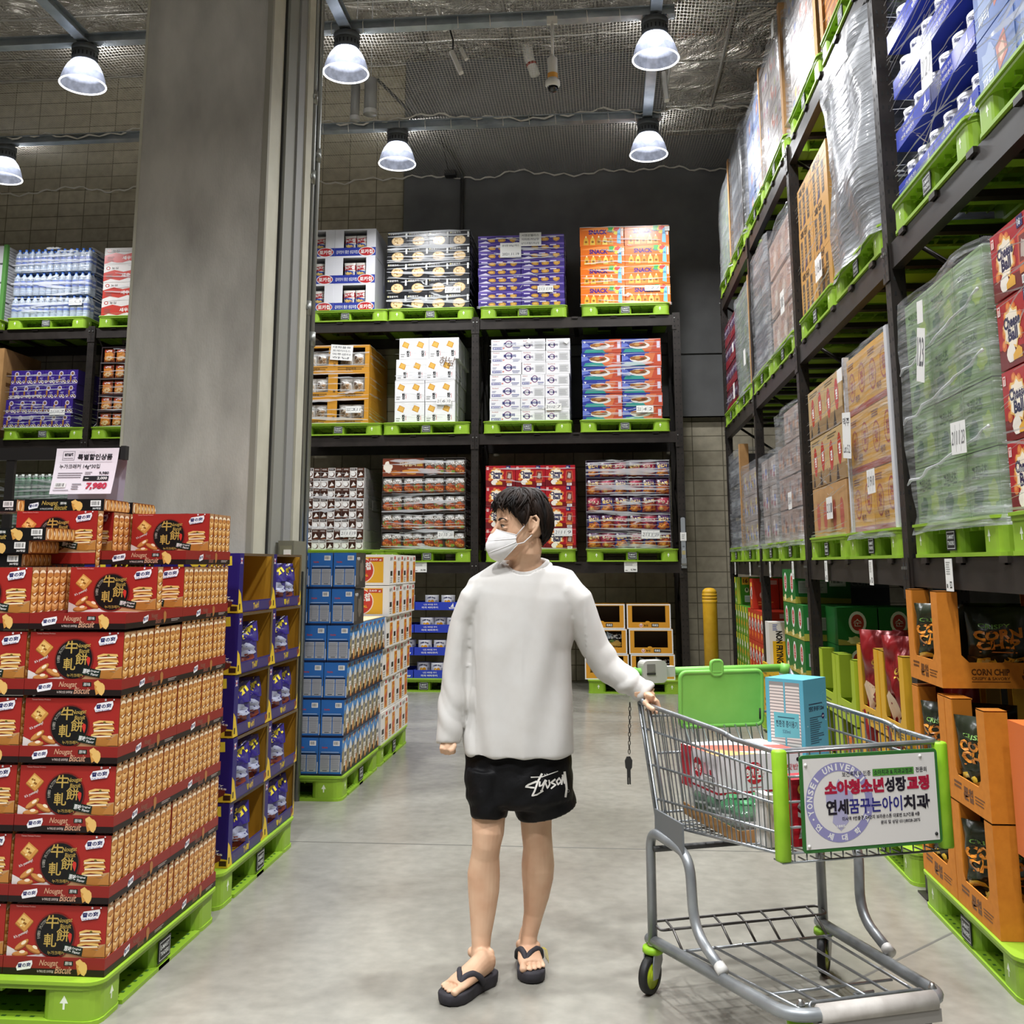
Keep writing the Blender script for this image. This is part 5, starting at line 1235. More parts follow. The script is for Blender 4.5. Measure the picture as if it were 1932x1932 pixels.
# top shelf
B = rb(6.32, ZR_[2]); stack(ME_R3A, 'orange_brown_carton', 'carton', 'orange brown carton, right rack top shelf', 'orange brown cartons on the top right shelf', B, RZ, 3, 4, .35, .285); film_bands(B, RZ, 1.05, 1.0, 1.1, 'film round the orange brown cartons', 24, tilt=.2, seed=29, wmin=.001, wmax=.004)
edge_board(B, RZ, .03, -.012, 1.15, 'brown corner board by the orange brown cartons', .08)
B = rb(7.50, ZR_[2]); stack(None, 'mixed_snack_carton', 'carton', 'bright mixed carton, right top shelf', 'bright mixed cartons on the top right shelf', B, RZ, 3, 4, .35, .255, mes=ME_COL); film_sheet(B, RZ, 1.05, 1.0, 1.05, 'shiny film over the bright mixed cartons', M_FILM, 12); edge_board(B, RZ, 1.06, -.02, 1.0, 'brown corner board beside the bright mixed cartons', .09)
B = rb(8.82, ZR_[2]); stack(None, 'mixed_snack_carton', 'carton', 'tan mixed carton, right top shelf', 'tan mixed cartons on the top right shelf', B, RZ, 3, 4, .36, .255, mes=ME_COL[1:]); film_sheet(B, RZ, 1.09, 1.0, 1.05, 'tan tinted film over the mixed cartons', M_FILM, 13); edge_board(B, RZ, 1.10, -.02, 1.12, 'tall brown corner board beside the tan mixed cartons', .08); edge_board(B, RZ, .0, -.02, 1.12, 'far brown corner board of the tan mixed cartons', .06); card(B, RZ, 1.0, .95, .1, .14, 'white barcode slip on the tan mixed cartons', None, y=-.06)
B = rb(9.84, ZR_[2]); stack(ME_R2B, 'blue_snack_carton', 'carton', 'blue carton far on the top shelf', 'blue cartons far on the top right shelf', B, RZ, 2, 4, .46, .255); film_sheet(B, RZ, .93, 1.0, 1.05, 'pinkish film over the far blue cartons', M_FILM, 14)
B = rb(11.08, ZR_[2]); stack(ME_DARK, 'dark_grey_carton', 'carton', 'dark carton far on the top shelf', 'dark cartons far on the top right shelf', B, RZ, 2, 4, .52, .29); film_sheet(B, RZ, 1.05, 1.0, 1.18, 'dark film near the end of the top shelf', M_FILM, 15); edge_board(B, RZ, 1.0, -.02, 1.0, 'dark corner board near the end of the top shelf', .05, P('3a3634'))
B = rb(12.22, ZR_[2]); stack(ME_R1A, 'green_carton', 'carton', 'brownish green carton, top shelf far end', 'cartons at the far end of the top shelf', B, RZ, 3, 4, .348, .264); film_sheet(B, RZ, 1.05, 1.0, 1.07, 'hazy film at the far end of the top shelf', M_FILMG, 16, .02); edge_board(B, RZ, 1.08, -.02, 1.2, 'brown corner board at the far end of the top shelf', .1)
# second row behind, seen through the near bay
for k in range(5):
    for i in range(2): inst(ME_DELTA, 'dark_ring_carton', f"dark carton with orange ring, deep in the rack, {edge(5,k)} row, {('left','right')[i]} column", 'carton', (2.0+i*.245+.15, 5.95, ZR_[1]+.0+k*.222), 0, 'dark ring cartons deep in the rack')
# price tags on the low beams
def price_tag(base, rz, lab, w=.075, h=.135, txt='5,980', wide=False):
    b = MB(); b.box(-w/2, -.002, -h, w/2, 0, 0, P('e8e7e2')); A = Art(b, (-w/2, -.002, -h), (w, 0, 0), (0, 0, h))
    if wide: A.lines(.08, .6, .7, .3, 3, P('8f8f8c')); A.text(txt, .5, .1, .42, .2, K_, .03); A.rect(.08, .12, .18, .06, P('6a6a68'))
    else: A.lines(.15, .5, .6, .42, 6, P('9a9a96'), .4); A.rect(.55, .1, .3, .2, P('33332f')); A.text('L90', .58, .13, .24, .14, W_, .03); A.rect(.12, .1, .16, .12, P('55554f'))
    return inst(b.data('price_tag'), 'price_tag', lab, 'price tag', base, rz, 'price tags on the rack beams')
for px, py, lab in ((1792, 1057, 'nearest and largest price tag on the right rack beam'), (1645, 1062, 'second price tag from the near end of the right beam'), (1560, 1063, 'third price tag from the near end of the right beam'), (1497, 1063, 'fourth price tag from the near end of the right beam'), (1454, 1063, 'fifth price tag from the near end of the right beam'), (1416, 1063, 'sixth price tag from the near end of the right beam'), (1388, 1063, 'farthest price tag on the right rack beam')):
    p = at(px, py, X=RX-.0); price_tag((RX-.006, p.y, LVR[0]-.004), RZ, lab, .09 if px > 1700 else .075, .135)
for px, lab, t_ in ((793.5, 'price tag on the back rack beam reading 29,780', '29,780'), (1190, 'price tag on the back rack beam reading 5,780', '5,780')):
    p = at(px, 1070, Y=BACK_Y); price_tag((p.x, BACK_Y-.004, LV[0]+.003), 0, lab, .155, .122, t_, True)
# ================================================================ DISPLAYS ON THE LEFT OF THE AISLE
BW, BD, BH = .347, .0492, .214
RED, BLK, GOLD = P('9e2620'), P('0f0e0f'), P('b89a4e')
CRK, CRK2, CREAM = P('c98f45'), P('e0b468'), P('f1dfc0')
def cracker(A, cx, cy, s_, rot=0, seed=0):
    A.ell(cx, cy-.02, s_/A.asp*1.05, s_*.98, P('9c6428'), 4, rot); A.ell(cx, cy, s_/A.asp, s_*.95, CRK, 4, rot); A.ell(cx-.005, cy+.02, s_/A.asp*.72, s_*.66, CRK2, 4, rot)
    rd = random.Random(seed)
    for i in range(6): A.blob(cx+rd.uniform(-.4, .4)*s_/A.asp, cy+rd.uniform(-.4, .4)*s_, .012, .02, P(rd.choice(['8a5a22', 'f0d69a', '5c6a2c'])), i, 7)
def stackpic(A, x, y, w, h):
    A.blob(x+w*.5, y+h*.12, w*.52, h*.16, P('a86f30'), 3, 12, .15)
    for k in range(3):
        yy = y+h*(.24+.24*k); sx = (-.06, .04, 0)[k]*w
        A.poly([(x+sx, yy), (x+w+sx, yy+h*.05), (x+w*.96+sx, yy+h*.12), (x+.02*w+sx, yy+h*.08)], P('b3763a')); A.poly([(x+.03*w+sx, yy+h*.07), (x+w*.95+sx, yy+h*.11), (x+w*.93+sx, yy+h*.16), (x+.04*w+sx, yy+h*.13)], CREAM)
        A.poly([(x+.0*w+sx, yy+h*.12), (x+w*.4+sx, yy+h*.2), (x+w*1.02+sx, yy+h*.16), (x+w*.97+sx, yy+h*.26), (x+w*.3+sx, yy+h*.28), (x+.02*w+sx, yy+h*.2)], CRK2)
    A.ell(x+w*.55, y+h*.92, w*.07, h*.05, P('6a5a22'), 7); A.poly([(x+w*.7, y+.0), (x+w*1.25, y), (x+w*1.2, y+h*.45), (x+w*.95, y+h*.3)], P('b3793a'))
def yuki(A, x, y, w, h, big=True):
    m = P('ece9ec'); A.poly([(x+.08*w, y+.02*h), (x+.9*w, y+.22*h), (x+w, y+.6*h), (x+.96*w, y+.86*h), (x+.15*w, y+.66*h), (x, y+.3*h)], m)
    if big: A.star(x+w*.58, y+h*.93, h*.12, h*.05, 5, m); A.circ(x+w*1.02, y+h*.95, h*.06, m, 10)
    A.text('雪の恋', x+.1*w, y+.3*h, .8*w, .34*h, P('23265c'), .04, rot=.1, shear=.1)
    if big: A.text('YUKI & LOVE', x+.08*w, y+.1*h, .72*w, .12*h, P('4a4c84'), .01, rot=.1)
def a_nougat(A):
    A.poly([(0, 0), (1, 0), (1, .12), (.7, .06), (.4, .1), (.2, .04), (0, .22)], P('d8cfca')); A.poly([(.5, .02), (1, 0), (1, .3), (.66, .2)], P('b98f64'))
    cracker(A, .16, .67, .19, .12, 1)
    A.text("It's yummy!", .06, .40, .15, .07, W_, .01, rot=.42)
    for cx, cy, rr in ((.15, .24, .6), (.27, .16, -.4), (.14, .07, .1)):
        A.ell(cx, cy, .085, .06, P('9c5f2a'), 14, rr); A.ell(cx, cy+.015, .08, .045, P('c98a4a'), 14, rr); A.ell(cx+.02, cy+.045, .03, .03, CREAM, 10, rr)
    stackpic(A, .73, .06, .22, .5)
    A.circ(.485, .44, .425, P('6b1c18'), 30); A.circ(.485, .44, .40, BLK, 30)
    A.text('牛', .385, .56, .13, .26, GOLD, .016); A.text('餅', .50, .33, .13, .24, GOLD, .01); A.text('軋', .375, .22, .13, .25, GOLD, .012)
    A.text('Nougat', .505, .66, .15, .11, GOLD, .01, rot=.08, shear=.2); A.text('Biscuit', .535, .57, .11, .09, GOLD, .01, rot=.08, shear=.2); A.arc_text("It's yummy", .485, .44, .34, .06, 190, 130, P('8a857c'), .01)
    A.blob(.64, .41, .022, .09, P('c4342a'), 3, 9, .3); A.text('누가크래커', .42, .08, .17, .07, GOLD, .01)
    A.poly([(.575, .13), (.77, .07), (.78, .22), (.585, .29)], P('14231a')); A.text('原味', .59, .15, .075, .1, W_, .02, rot=-.12); A.text('Original', .67, .17, .09, .05, W_, .01, rot=-.12); A.text('Flavor', .675, .11, .08, .05, W_, .01, rot=-.12)
    yuki(A, .735, .72, .20, .27); A.text('Taiwan Famous Product', .07, .955, .2, .03, P('d8a8a0'))
def a_spine(A):
    A.rect(0, 0, 1, 1, P('7d4218')); A.rect(.04, .94, .92, .06, P('a98058'))
    A.ell(.5, .905, .40, .05, CREAM, 12); A.ell(.5, .87, .44, .04, P('c08242'), 12)
    for k in range(6):
        y = .80-k*.152
        A.poly([(.06, y-.11), (.5, y-.135), (.94, y-.05), (.95, y+.055), (.5, y+.01), (.05, y+.06)], P('b0702f')); A.poly([(.08, y-.05), (.5, y-.08), (.93, y+.0), (.94, y+.05), (.5, y+.012), (.07, y+.05)], P('d39a52')); A.poly([(.12, y+.0), (.5, y-.03), (.9, y+.03), (.9, y+.045), (.5, y+.01), (.1, y+.04)], P('e8bd80')); A.poly([(.3, y-.10), (.55, y-.12), (.8, y-.07), (.55, y-.08)], CREAM)
def a_ntop(A):
    yuki(A, .05, .12, .13, .75, False); A.text('Nougat', .22, .42, .2, .45, GOLD, .015, shear=.25); A.text('Biscuit', .38, .1, .16, .4, GOLD, .015, shear=.25); A.rect(.44, .52, .1, .3, P('14231a')); A.text('原味', .45, .55, .08, .22, W_, .01); A.text('누가비스킷 오리지널', .2, .12, .16, .16, W_, .01)
    A.blob(.64, .5, .055, .42, CRK, 3, 10); A.blob(.68, .4, .05, .36, CRK2, 5, 10); A.blob(.63, .75, .045, .2, CRK2, 7, 9); A.barcode(.83, .38, .13, .5, 9); A.text('30개입', .86, .12, .1, .18, W_, .02)
def nougat_box():
    b = MB(); b.box(0, 0, 0, BW, BD, BH, RED, mt=BLK); a_nougat(front(b, BW, BH-.045, 0, 0, .045)); a_spine(right(b, BD, BH, BW)); a_spine(left(b, BD, BH, 0)); A = Art(b, (0, 0, BH), (BW, 0, 0), (0, BD, 0)); a_ntop(A)
    return b.data('nougat_biscuit_box')
ME_NB = nougat_box()
def a_lip(A):
    A.rect(0, 0, 1, .36, P('1c100f')); yuki(A, .13, .18, .16, .72, False); A.text('Nougat', .36, .42, .18, .42, P('c9977a'), .015, shear=.25); A.text('Biscuit', .52, .1, .16, .4, P('c9977a'), .015, shear=.25); A.text('누가비스킷 오리지널', .34, .12, .16, .16, P('d8c8c0'), .01); A.rect(.6, .55, .09, .26, P('14231a')); A.text('原味', .61, .58, .07, .2, W_)
    A.blob(.76, .5, .045, .42, CRK, 3, 10); A.blob(.79, .4, .04, .34, CRK2, 5, 10); A.blob(.75, .74, .035, .2, CRK2, 7, 9)
def a_lips(A):
    A.rect(0, 0, 1, .36, P('1c100f')); yuki(A, .28, .2, .09, .66, False); A.text('Nougat', .42, .42, .11, .4, P('8f5a4a'), .015, shear=.25); A.text('Biscuit', .5, .12, .1, .36, P('8f5a4a'), .015, shear=.25); A.blob(.66, .5, .03, .4, P('a8703c'), 3, 10); A.lines(.78, .14, .16, .2, 2, P('a89a94'))
TL = .497
def nougat_tray():
    b = MB(); w, d, h, t = .358, TL+.004, .056, .0025; m = P('86211c')
    b.box(0, 0, 0, w, d, t, m); b.box(0, 0, t, w, t, h, m); b.box(0, d-t, t, w, d, h, m); b.box(0, t, t, t, d-t, h, m); b.box(w-t, t, t, w, d-t, h, m)
    a_lip(front(b, w, h)); a_lips(right(b, d, h, w))
    return b.data('display_tray')
ME_NT = nougat_tray()
PA = pallet(-2.245, 3.555, 0, 0, 'lime plastic pallet nearest the camera under the red biscuit boxes'); PA.scale = (1, .96, .9)
NX, NY, NZ, NP = -1.703, 3.602, .139, .2275
GB = 'red nougat biscuit boxes standing in trays'; GT = 'red and black biscuit trays'
rown = ['bottom', 'second', 'third', 'fourth', 'fifth', 'sixth', 'seventh']
rd = random.Random(11)
def ntray(k, c, f): inst(ME_NT, 'display_tray', f"red black biscuit tray, {rown[k]} tier from floor, {('right','left')[c]} column, {('front','back')[f]} one", 'tray', (NX-.3545-c*.36, NY+f*.502-.006+rd.uniform(-.001, .001), NZ+k*NP), 0, GT)
def nbox(k, c, y, lab):
    return inst(ME_NB, 'nougat_biscuit_box', lab, 'biscuit box', (NX-.350-c*.36+rd.uniform(-.0012, .0012), y, NZ+k*NP+.0035), 0, GB)
for k in range(6):
    for f in range(2):
        ntray(k, 0, f)
        for j in range(10):
            if k == 5 and f == 0 and j != 5: continue
            if f == 0 and j == 0: lab = f"red biscuit box showing its front, right column, {rown[k]} tier from floor"
            else: lab = f"red biscuit box, {rown[k]} tier from floor, {('front','back')[f]} tray, {ORD[j]} spine from front"
            nbox(k, 0, NY+f*.502+.002+j*.0495, lab)
    ntray(k, 1, 0)
    for j in range(10 if k == 5 else 1): nbox(k, 1, NY+.002+j*.0495, f"red biscuit box, left column, {rown[k]} tier from floor, {ORD[j]} from front")
ntray(6, 0, 1); ntray(6, 1, 1)
for j in range(5, 10): nbox(6, 0, NY+.502+j*.0495, f"red biscuit box on the top tray, right column, {ORD[j-5]} from front")
nbox(6, 1, NY+.46, 'red biscuit box at the front of the upper left tray')
for j in range(2, 8): nbox(6, 1, NY+.502+j*.0495, f"red biscuit box on the upper left tray, {ORD[j-2]} of the rear group")
def lying(x, y, z, lab): inst(ME_NB, 'nougat_biscuit_box', lab, 'biscuit box', (x, y+BH, z), 0, GB, rot=(R(90), 0, 0)).location = (x, y+BH*0, z+BD)
def lying(x, y, z, lab):
    o = inst(ME_NB, 'nougat_biscuit_box', lab, 'biscuit box', (x, y+BH, z), 0, GB); o.rotation_euler = (R(90), 0, 0)
z6 = NZ+6*NP+BH+.006
lying(-2.418, 4.12, z6, 'black edged biscuit box lying flat on top, below the price sign')
lying(-2.80, 4.12, z6, 'black edged biscuit box lying flat on top at the left photo edge')
lying(-2.412, 4.37, z6, 'biscuit box lying flat behind, showing its striped spine right of the black one')
z5 = NZ+5*NP+BH+.006
lying(-2.60, 3.85, z5, 'lowest of the biscuit boxes lying flat in front of the upper tray'); lying(-2.57, 3.84, z5+BD+.001, 'middle of the biscuit boxes lying flat in front of the upper tray'); lying(-2.505, 3.84, z5+2*BD+.002, 'topmost biscuit box lying flat in front of the upper tray')

# price sign on its stand behind the biscuit boxes
SY = 4.735
t = thing('sign_stand', 'black metal sign stand behind the red biscuit boxes', 'stand', (-2.86, SY, 0))
M_BLKM = mat('1b1816', 0.45, 0.2)
b = MB(); b.box(-.4, .0, 2.005, .548, .025, 2.065, M_BLKM); b.build('rail', t)
b = MB(); b.box(.548, -.006, 2.002, .572, .031, 2.068, mat('0e0d0d', .6)); b.build('end_cap', t)
b = MB(); b.box(-.03, .003, .01, .012, .022, 2.005, M_BLKM); b.box(-.2, -.0, 0, .2, .03, .01, M_BLKM); b.build('post', t)
def sign_mesh():
    b = MB(); w, h = .306, .222; k = 6; vs = []
    for i in range(k+1):
        f = i/k; y = -.035*f**1.6; vs += [(-.008*(1-f)-.012*f, y, -h*f), (w-.012*f, y, -h*f)]
    b.mesh(vs, [(2*i, 2*i+2, 2*i+3, 2*i+1) for i in range(k)], mat('ebe3ea', .25)); b.mesh([(p[0], p[1]+.0015, p[2]) for p in vs], [(2*i, 2*i+1, 2*i+3, 2*i+2) for i in range(k)], mat('d5cfd8', .3))
    class SA(Art):
        def __init__(s): s.mb = b; s.k = .0006; s.step = .0002; s.asp = w/h
        def pt(s, x, y): f = 1-y; return Vector((w*x-.012*f, -.035*max(f, 0)**1.6-s.k, -h*f))
    A = SA(); g = P('8a858c'); dk = P('26242a')
    A.frame(.09, .74, .2, .2, .012, P('9a949c')); A.text('emart', .12, .83, .14, .08, dk, .03); A.lines(.11, .77, .16, .03, 1, g); A.text('이마트 포인트카드', .36, .90, .26, .035, P('b5b0b5')); A.text('특별할인상품', .34, .74, .57, .135, dk, .03)
    A.rect(.06, .695, .86, .006, P('b9b3b9')); A.text('누가크래커 14g*30입', .07, .54, .66, .115, dk, .01); A.lines(.07, .34, .4, .14, 3, g, .35, .05); A.lines(.51, .42, .12, .07, 2, g, .4); A.text('9,980', .74, .415, .16, .07, dk, .03)
    A.rect(.5, .285, .41, .105, P('1d1b20')); A.rect(.53, .33, .06, .015, W_); A.text('2,000', .73, .30, .16, .07, W_, .03); A.text('7,980', .57, .085, .34, .16, P('c0314a'), .05, shear=.12)
    A.barcode(.06, .14, .18, .11, 9); A.lines(.05, .07, .26, .03, 1, g); A.lines(.34, .09, .16, .15, 3, g, .4, .4)
    return b.data('price_sign')
inst(sign_mesh(), 'price_sign', 'white special offer price sign showing 7,980 above the biscuit boxes', 'sign', (-2.625, SY-.006, 2.058), 0)
b = MB(); vs = []
for i in range(7): f = i/6; vs += [(0, .02+.02*f, -.23*f), (.30-.02*f, .02+.02*f, -.23*f)]
b.mesh(vs, [(2*i, 2*i+2, 2*i+3, 2*i+1) for i in range(6)], mat('b9b3c4', .35)); tag(b.build('backing_sheet', loc=(-2.60, SY+.027, 2.02)), 'pale lilac sheet hanging behind the white price sign', 'sheet')

# ---- purple chocolate display
PB = pallet(-2.265, 4.70, 0, 0, 'lime plastic pallet under the purple chocolate displays')
PURP, YEL, MUS = P('241a66'), P('d6b52e'), P('a97c24')
TWH, TWL, TWW = .2815, .505, .38
def a_twside(A):
    A.poly([(0, 0), (1, 0), (1, .13), (.55, .2), (0, .1)], YEL); A.blob(.62, .16, .34, .1, P('6a2c24'), 3, 12, .2); A.blob(.5, .18, .16, .05, P('8a4030'), 5)
    A.text('Twirl', .12, .76, .78, .16, P('dcc63a'), .05, rot=.06); A.text('트윌', .5, .63, .24, .09, P('dcc63a'), .02); A.text('Cocoa Dairy', .4, .28, .5, .04, W_, .01, rot=-.12); A.text('Milk Twists', .44, .23, .5, .04, W_, .01, rot=-.12); A.rect(.9, .03, .09, .08, P('3a2410'))
def a_twopen(A):
    A.rect(0, .02, 1, .15, P('3d3468')); A.text('Twirl', .42, .04, .16, .11, P('c9a93a'), .03, rot=.08)
    A.poly([(0, .0), (.13, .0), (.06, .32), (.0, .40)], YEL); A.poly([(.9, .0), (1, .0), (1, .3)], YEL); A.blob(.93, .1, .05, .06, P('7a3a2a'), 3, 10); A.rect(.025, .05, .03, .1, P('2a1c0c'))
    A.rect(.02, .82, .055, .1, P('2c3f86')); A.poly([(.02, .82), (.035, .82), (.075, .92), (.06, .92)], W_); A.poly([(.075, .82), (.06, .82), (.02, .92), (.035, .92)], W_); A.rect(.043, .82, .009, .1, P('b5343c')); A.rect(.02, .864, .055, .014, P('b5343c'))
def twirl_box():
    b = MB(); w, d, h, t = TWL, TWW, TWH-.004, .004
    b.box(0, d-t, 0, w, d, h, PURP, mf=MUS); b.box(0, t, 0, t, d-t, h, PURP, mr=MUS); b.box(w-t, t, 0, w, d-t, h, PURP, ml=MUS); b.box(t, t, 0, w-t, d-t, t, MUS); b.box(t, t+.03, h-t, w-t, d-t, h, MUS)
    b.box(0, 0, 0, w, t, .052, PURP); b.box(0, 0, .052, .055, t, h, PURP); b.box(w-.02, 0, .052, w, t, h, P('6a5a3a')); b.box(.055, 0, h-.012, w-.02, t, h, P('5a4a36'))
    a_twopen(front(b, w, h)); a_twside(left(b, d, h, 0)); return b.data('chocolate_display_box')
ME_TB = twirl_box()
def a_twbag(A):
    A.poly([(.02, .5), (.98, .56), (.98, .98), (.02, .98)], PG('2c2270')); A.text('Twirl', .1, .62, .8, .22, P('dccb3c'), .06, rot=.5); A.blob(.5, .38, .36, .14, P('9fa3b8'), 3); A.blob(.5, .2, .3, .12, P('7a3a2e'), 5); A.poly([(.05, .02), (.95, .02), (.95, .14), (.05, .1)], PG('d0b93a')); A.blob(.3, .42, .1, .1, P('d8dae4'), 7, 9)
ME_TWB = [bag('chocolate_bag', .19, .225, .10, PG('3a3470'), a_twbag, 21+i, .55) for i in range(2)]
tfill = {(4, 0): 0, (4, 1): 2, (3, 0): 1, (3, 1): 1, (2, 0): 2, (2, 1): 2, (1, 0): 2, (1, 1): 1, (0, 0): 1, (0, 1): 2}
for k in range(5):
    for f in range(2):
        loc = (-1.722+(.006 if k in (1, 3) else 0)-.002*f, 4.795+f*.508, .153+k*TWH)
        inst(ME_TB, 'chocolate_display_box', f"purple chocolate display box, {rown[k]} tier from floor, {('near','far')[f]} one", 'display box', loc, R(90), 'purple chocolate display boxes')
        for j in range(tfill[(k, f)]):
            o = inst(ME_TWB[(j+k) % 2], 'chocolate_bag', f"purple chocolate bag in the {rown[k]} tier {('near','far')[f]} box, {('nearer','farther')[j]} bag", 'bag', place_local(loc, R(90), .10+j*.19+(.05 if tfill[(k, f)] == 1 else 0), .13+.0*j, .008), 0, 'purple chocolate bags')
            o.rotation_euler = (R(-8), 0, R(90)+R(-38 if j else -46))
        if tfill[(k, f)] == 0:
            b = MB(); b.prism(rrect(.13, .16, .025, 4), 0, .004, P('0c0b12'), Matrix.Translation((0, 0, 0)) @ Matrix.Rotation(R(90), 4, 'X'))
            inst(b.data('hand_hole_panel'), 'hand_hole_panel', 'dark rounded cut-out inside the empty top chocolate box', 'panel', place_local(loc, R(90), .006, .19, .14), R(90)).rotation_euler = (0, 0, R(180))
    inst(ME_TB, 'chocolate_display_box', f"purple chocolate display box behind the front column, {rown[k]} tier from floor", 'display box', (-1.722-TWW-.006, 4.795, .153+k*TWH), R(90), 'purple chocolate display boxes')

# ---- blue crisp cartons
PC = pallet(-2.265, 6.83, 0, 0, 'lime plastic pallet under the blue crisp cartons')
PDn = pallet(-2.265, 7.97, 0, 0, 'lime plastic pallet under the white and yellow crisp cartons')
BLU = P('2c66ad')
def a_bend(A):
    A.text('Pringles', .14, .70, .24, .07, P('b5453c'), .03, rot=.05); A.barcode(.62, .79, .28, .13, 7); A.lines(.1, .60, .8, .04, 1, P('a9bcd8')); A.rect(.06, .555, .88, .035, P('152036'))
    for x in (.07, .52): A.rect(x, .1, .41, .445, P('a5a6ab')); A.lines(x+.03, .16, .35, .36, 11, P('7d8086'), .45, .12); A.rect(x+.1, .125, .2, .018, P('2a2c33'))
    A.rect(.06, .435, .88, .008, P('4a4d55')); A.rect(0, 0, 1, .05, P('131c3a')); A.rect(.965, .06, .03, .3, P('d5dbe6'))
def a_bside(n):
    def f(A):
        A.rect(0, .62, 1, .38, P('4a86c2')); A.rect(0, 0, 1, .22, P('3a302c')); A.rect(0, .2, 1, .42, P('6d6a55'))
        for i in range(n):
            x = i/n; w = 1/n
            A.poly([(x+.02*w, .1), (x+.3*w, .14), (x+.3*w, .7), (x+.15*w, .62), (x+.02*w, .5)], P('a99a72')); A.rect(x+.08*w, .3, .12*w, .14, P('4a3a2c')); A.poly([(x+.02*w, .5), (x+.16*w, .72), (x+.3*w, .7)], P('57585c'))
            A.poly([(x+.42*w, .22), (x+.92*w, .22), (x+.92*w, .68), (x+.67*w, .84), (x+.42*w, .68)], P('dad5cc')); A.rect(x+.47*w, .46, .38*w, .12, P('8a8f96')); A.text('KRAMY', x+.48*w, .47, .36*w, .1, P('2c3038'), .03); A.lines(x+.5*w, .3, .34*w, .12, 2, P('a8a49c'))
            A.poly([(x+.68*w, .04), (x+.98*w, .04), (x+.96*w, .26), (x+.83*w, .36), (x+.7*w, .26)], P('b9702e')); A.rect(x+.76*w, .1, .12*w, .14, P('e8c07a')); A.blob(x+.5*w, .92, .18*w, .05, P('7a4a52'), i, 8); A.blob(x+.2*w, .88, .1*w, .05, P('c9b48a'), i+3, 8)
        A.rect(0, 0, 1, .05, P('131c3a'))
    return f
ME_BL = carton('blue_crisp_carton', .157, .55, .2375, BLU, a_bend, a_bside(4))
ME_BLS = carton('blue_crisp_carton', .157, .28, .2375, BLU, a_bend, lambda A: (A.rect(0, 0, 1, 1, P('3c3835')), A.rect(0, .1, .3, .7, P('57524c')), A.blob(.6, .5, .2, .3, P('6a6258'), 3), A.text('맥주', .1, .78, .3, .1, W_, .02)))
rd = random.Random(4)
for k in range(6):
    for i in range(4):
        sh = (0, .005, .018, .032, .055, .062)[k]
        x = -1.722-.158*(i+1)+sh
        for f in range(2 if k < 4 else 1):
            inst(ME_BL if k < 4 else ME_BLS, 'blue_crisp_carton', f"blue crisp carton, {edge(6,k)} tier, {ORD[i]} from the right" + (', behind the front one' if f else ''), 'carton', (x+rd.uniform(-.002, .002), 6.855+f*.552, .153+k*.2385), 0, 'blue crisp cartons by the pillar')
b = MB(); b.box(-2.33, 7.12, .153+4*.2385, -1.70, 7.95, .153+4*.2385+.006, P('d8c49a')); tag(b.build('card_sheet'), 'cream card sheet on top of the lower blue crisp cartons', 'sheet')
def a_wf(A):
    A.rect(.36, .08, .56, .84, P('dfa92e')); A.rect(.30, .08, .12, .84, P('c98a2a')); A.ell(.60, .48, .20, .44, P('f0d8c8'), 26); A.ell(.60, .48, .185, .41, P('c03a2c'), 26); A.text('포테토칩', .45, .46, .30, .26, W_, .05, rot=.12); A.text('ORIGINAL', .5, .26, .22, .09, P('e8b23a'), .03, rot=.1)
    A.rect(.72, .77, .19, .12, P('b9392c')); A.text('260 g', .735, .795, .16, .07, W_, .02); A.text('농심', .1, .72, .16, .16, P('5a5654'), .02); A.circ(.06, .8, .07, P('c03a2c')); A.lines(.05, .1, .2, .4, 5, P('b5b2ae'))
def a_ws(A):
    A.rect(.56, .06, .40, .72, P('d9962a')); A.poly([(.58, .2), (.94, .42), (.94, .62), (.58, .44)], P('c45a3a')); A.blob(.76, .2, .15, .1, P('b8602c'), 3, 10); A.poly([(.66, .66), (.9, .66), (.78, .8)], P('b8542c')); A.rect(.14, .3, .28, .16, P('26241f')); A.lines(.14, .06, .3, .2, 3, P('8a8884')); A.text('용기', .1, .8, .34, .12, P('4a4846'), .02); A.rect(.66, .84, .2, .11, P('b5362c'))
ME_WC = carton('white_crisp_carton', .60, .272, .236, P('e6e2dc'), a_wf, a_ws)
for k in range(6):
    for f in range(4):
        inst(ME_WC, 'white_crisp_carton', f"white and yellow crisp carton, {edge(6,k)} tier, {ORD[f]} from the front", 'carton', (-2.318+(.005, 0, .012, .03, .05, .052)[k]+rd.uniform(-.006, .006), 7.985+f*.2745, .153+k*.2385), 0, 'white and yellow crisp cartons')
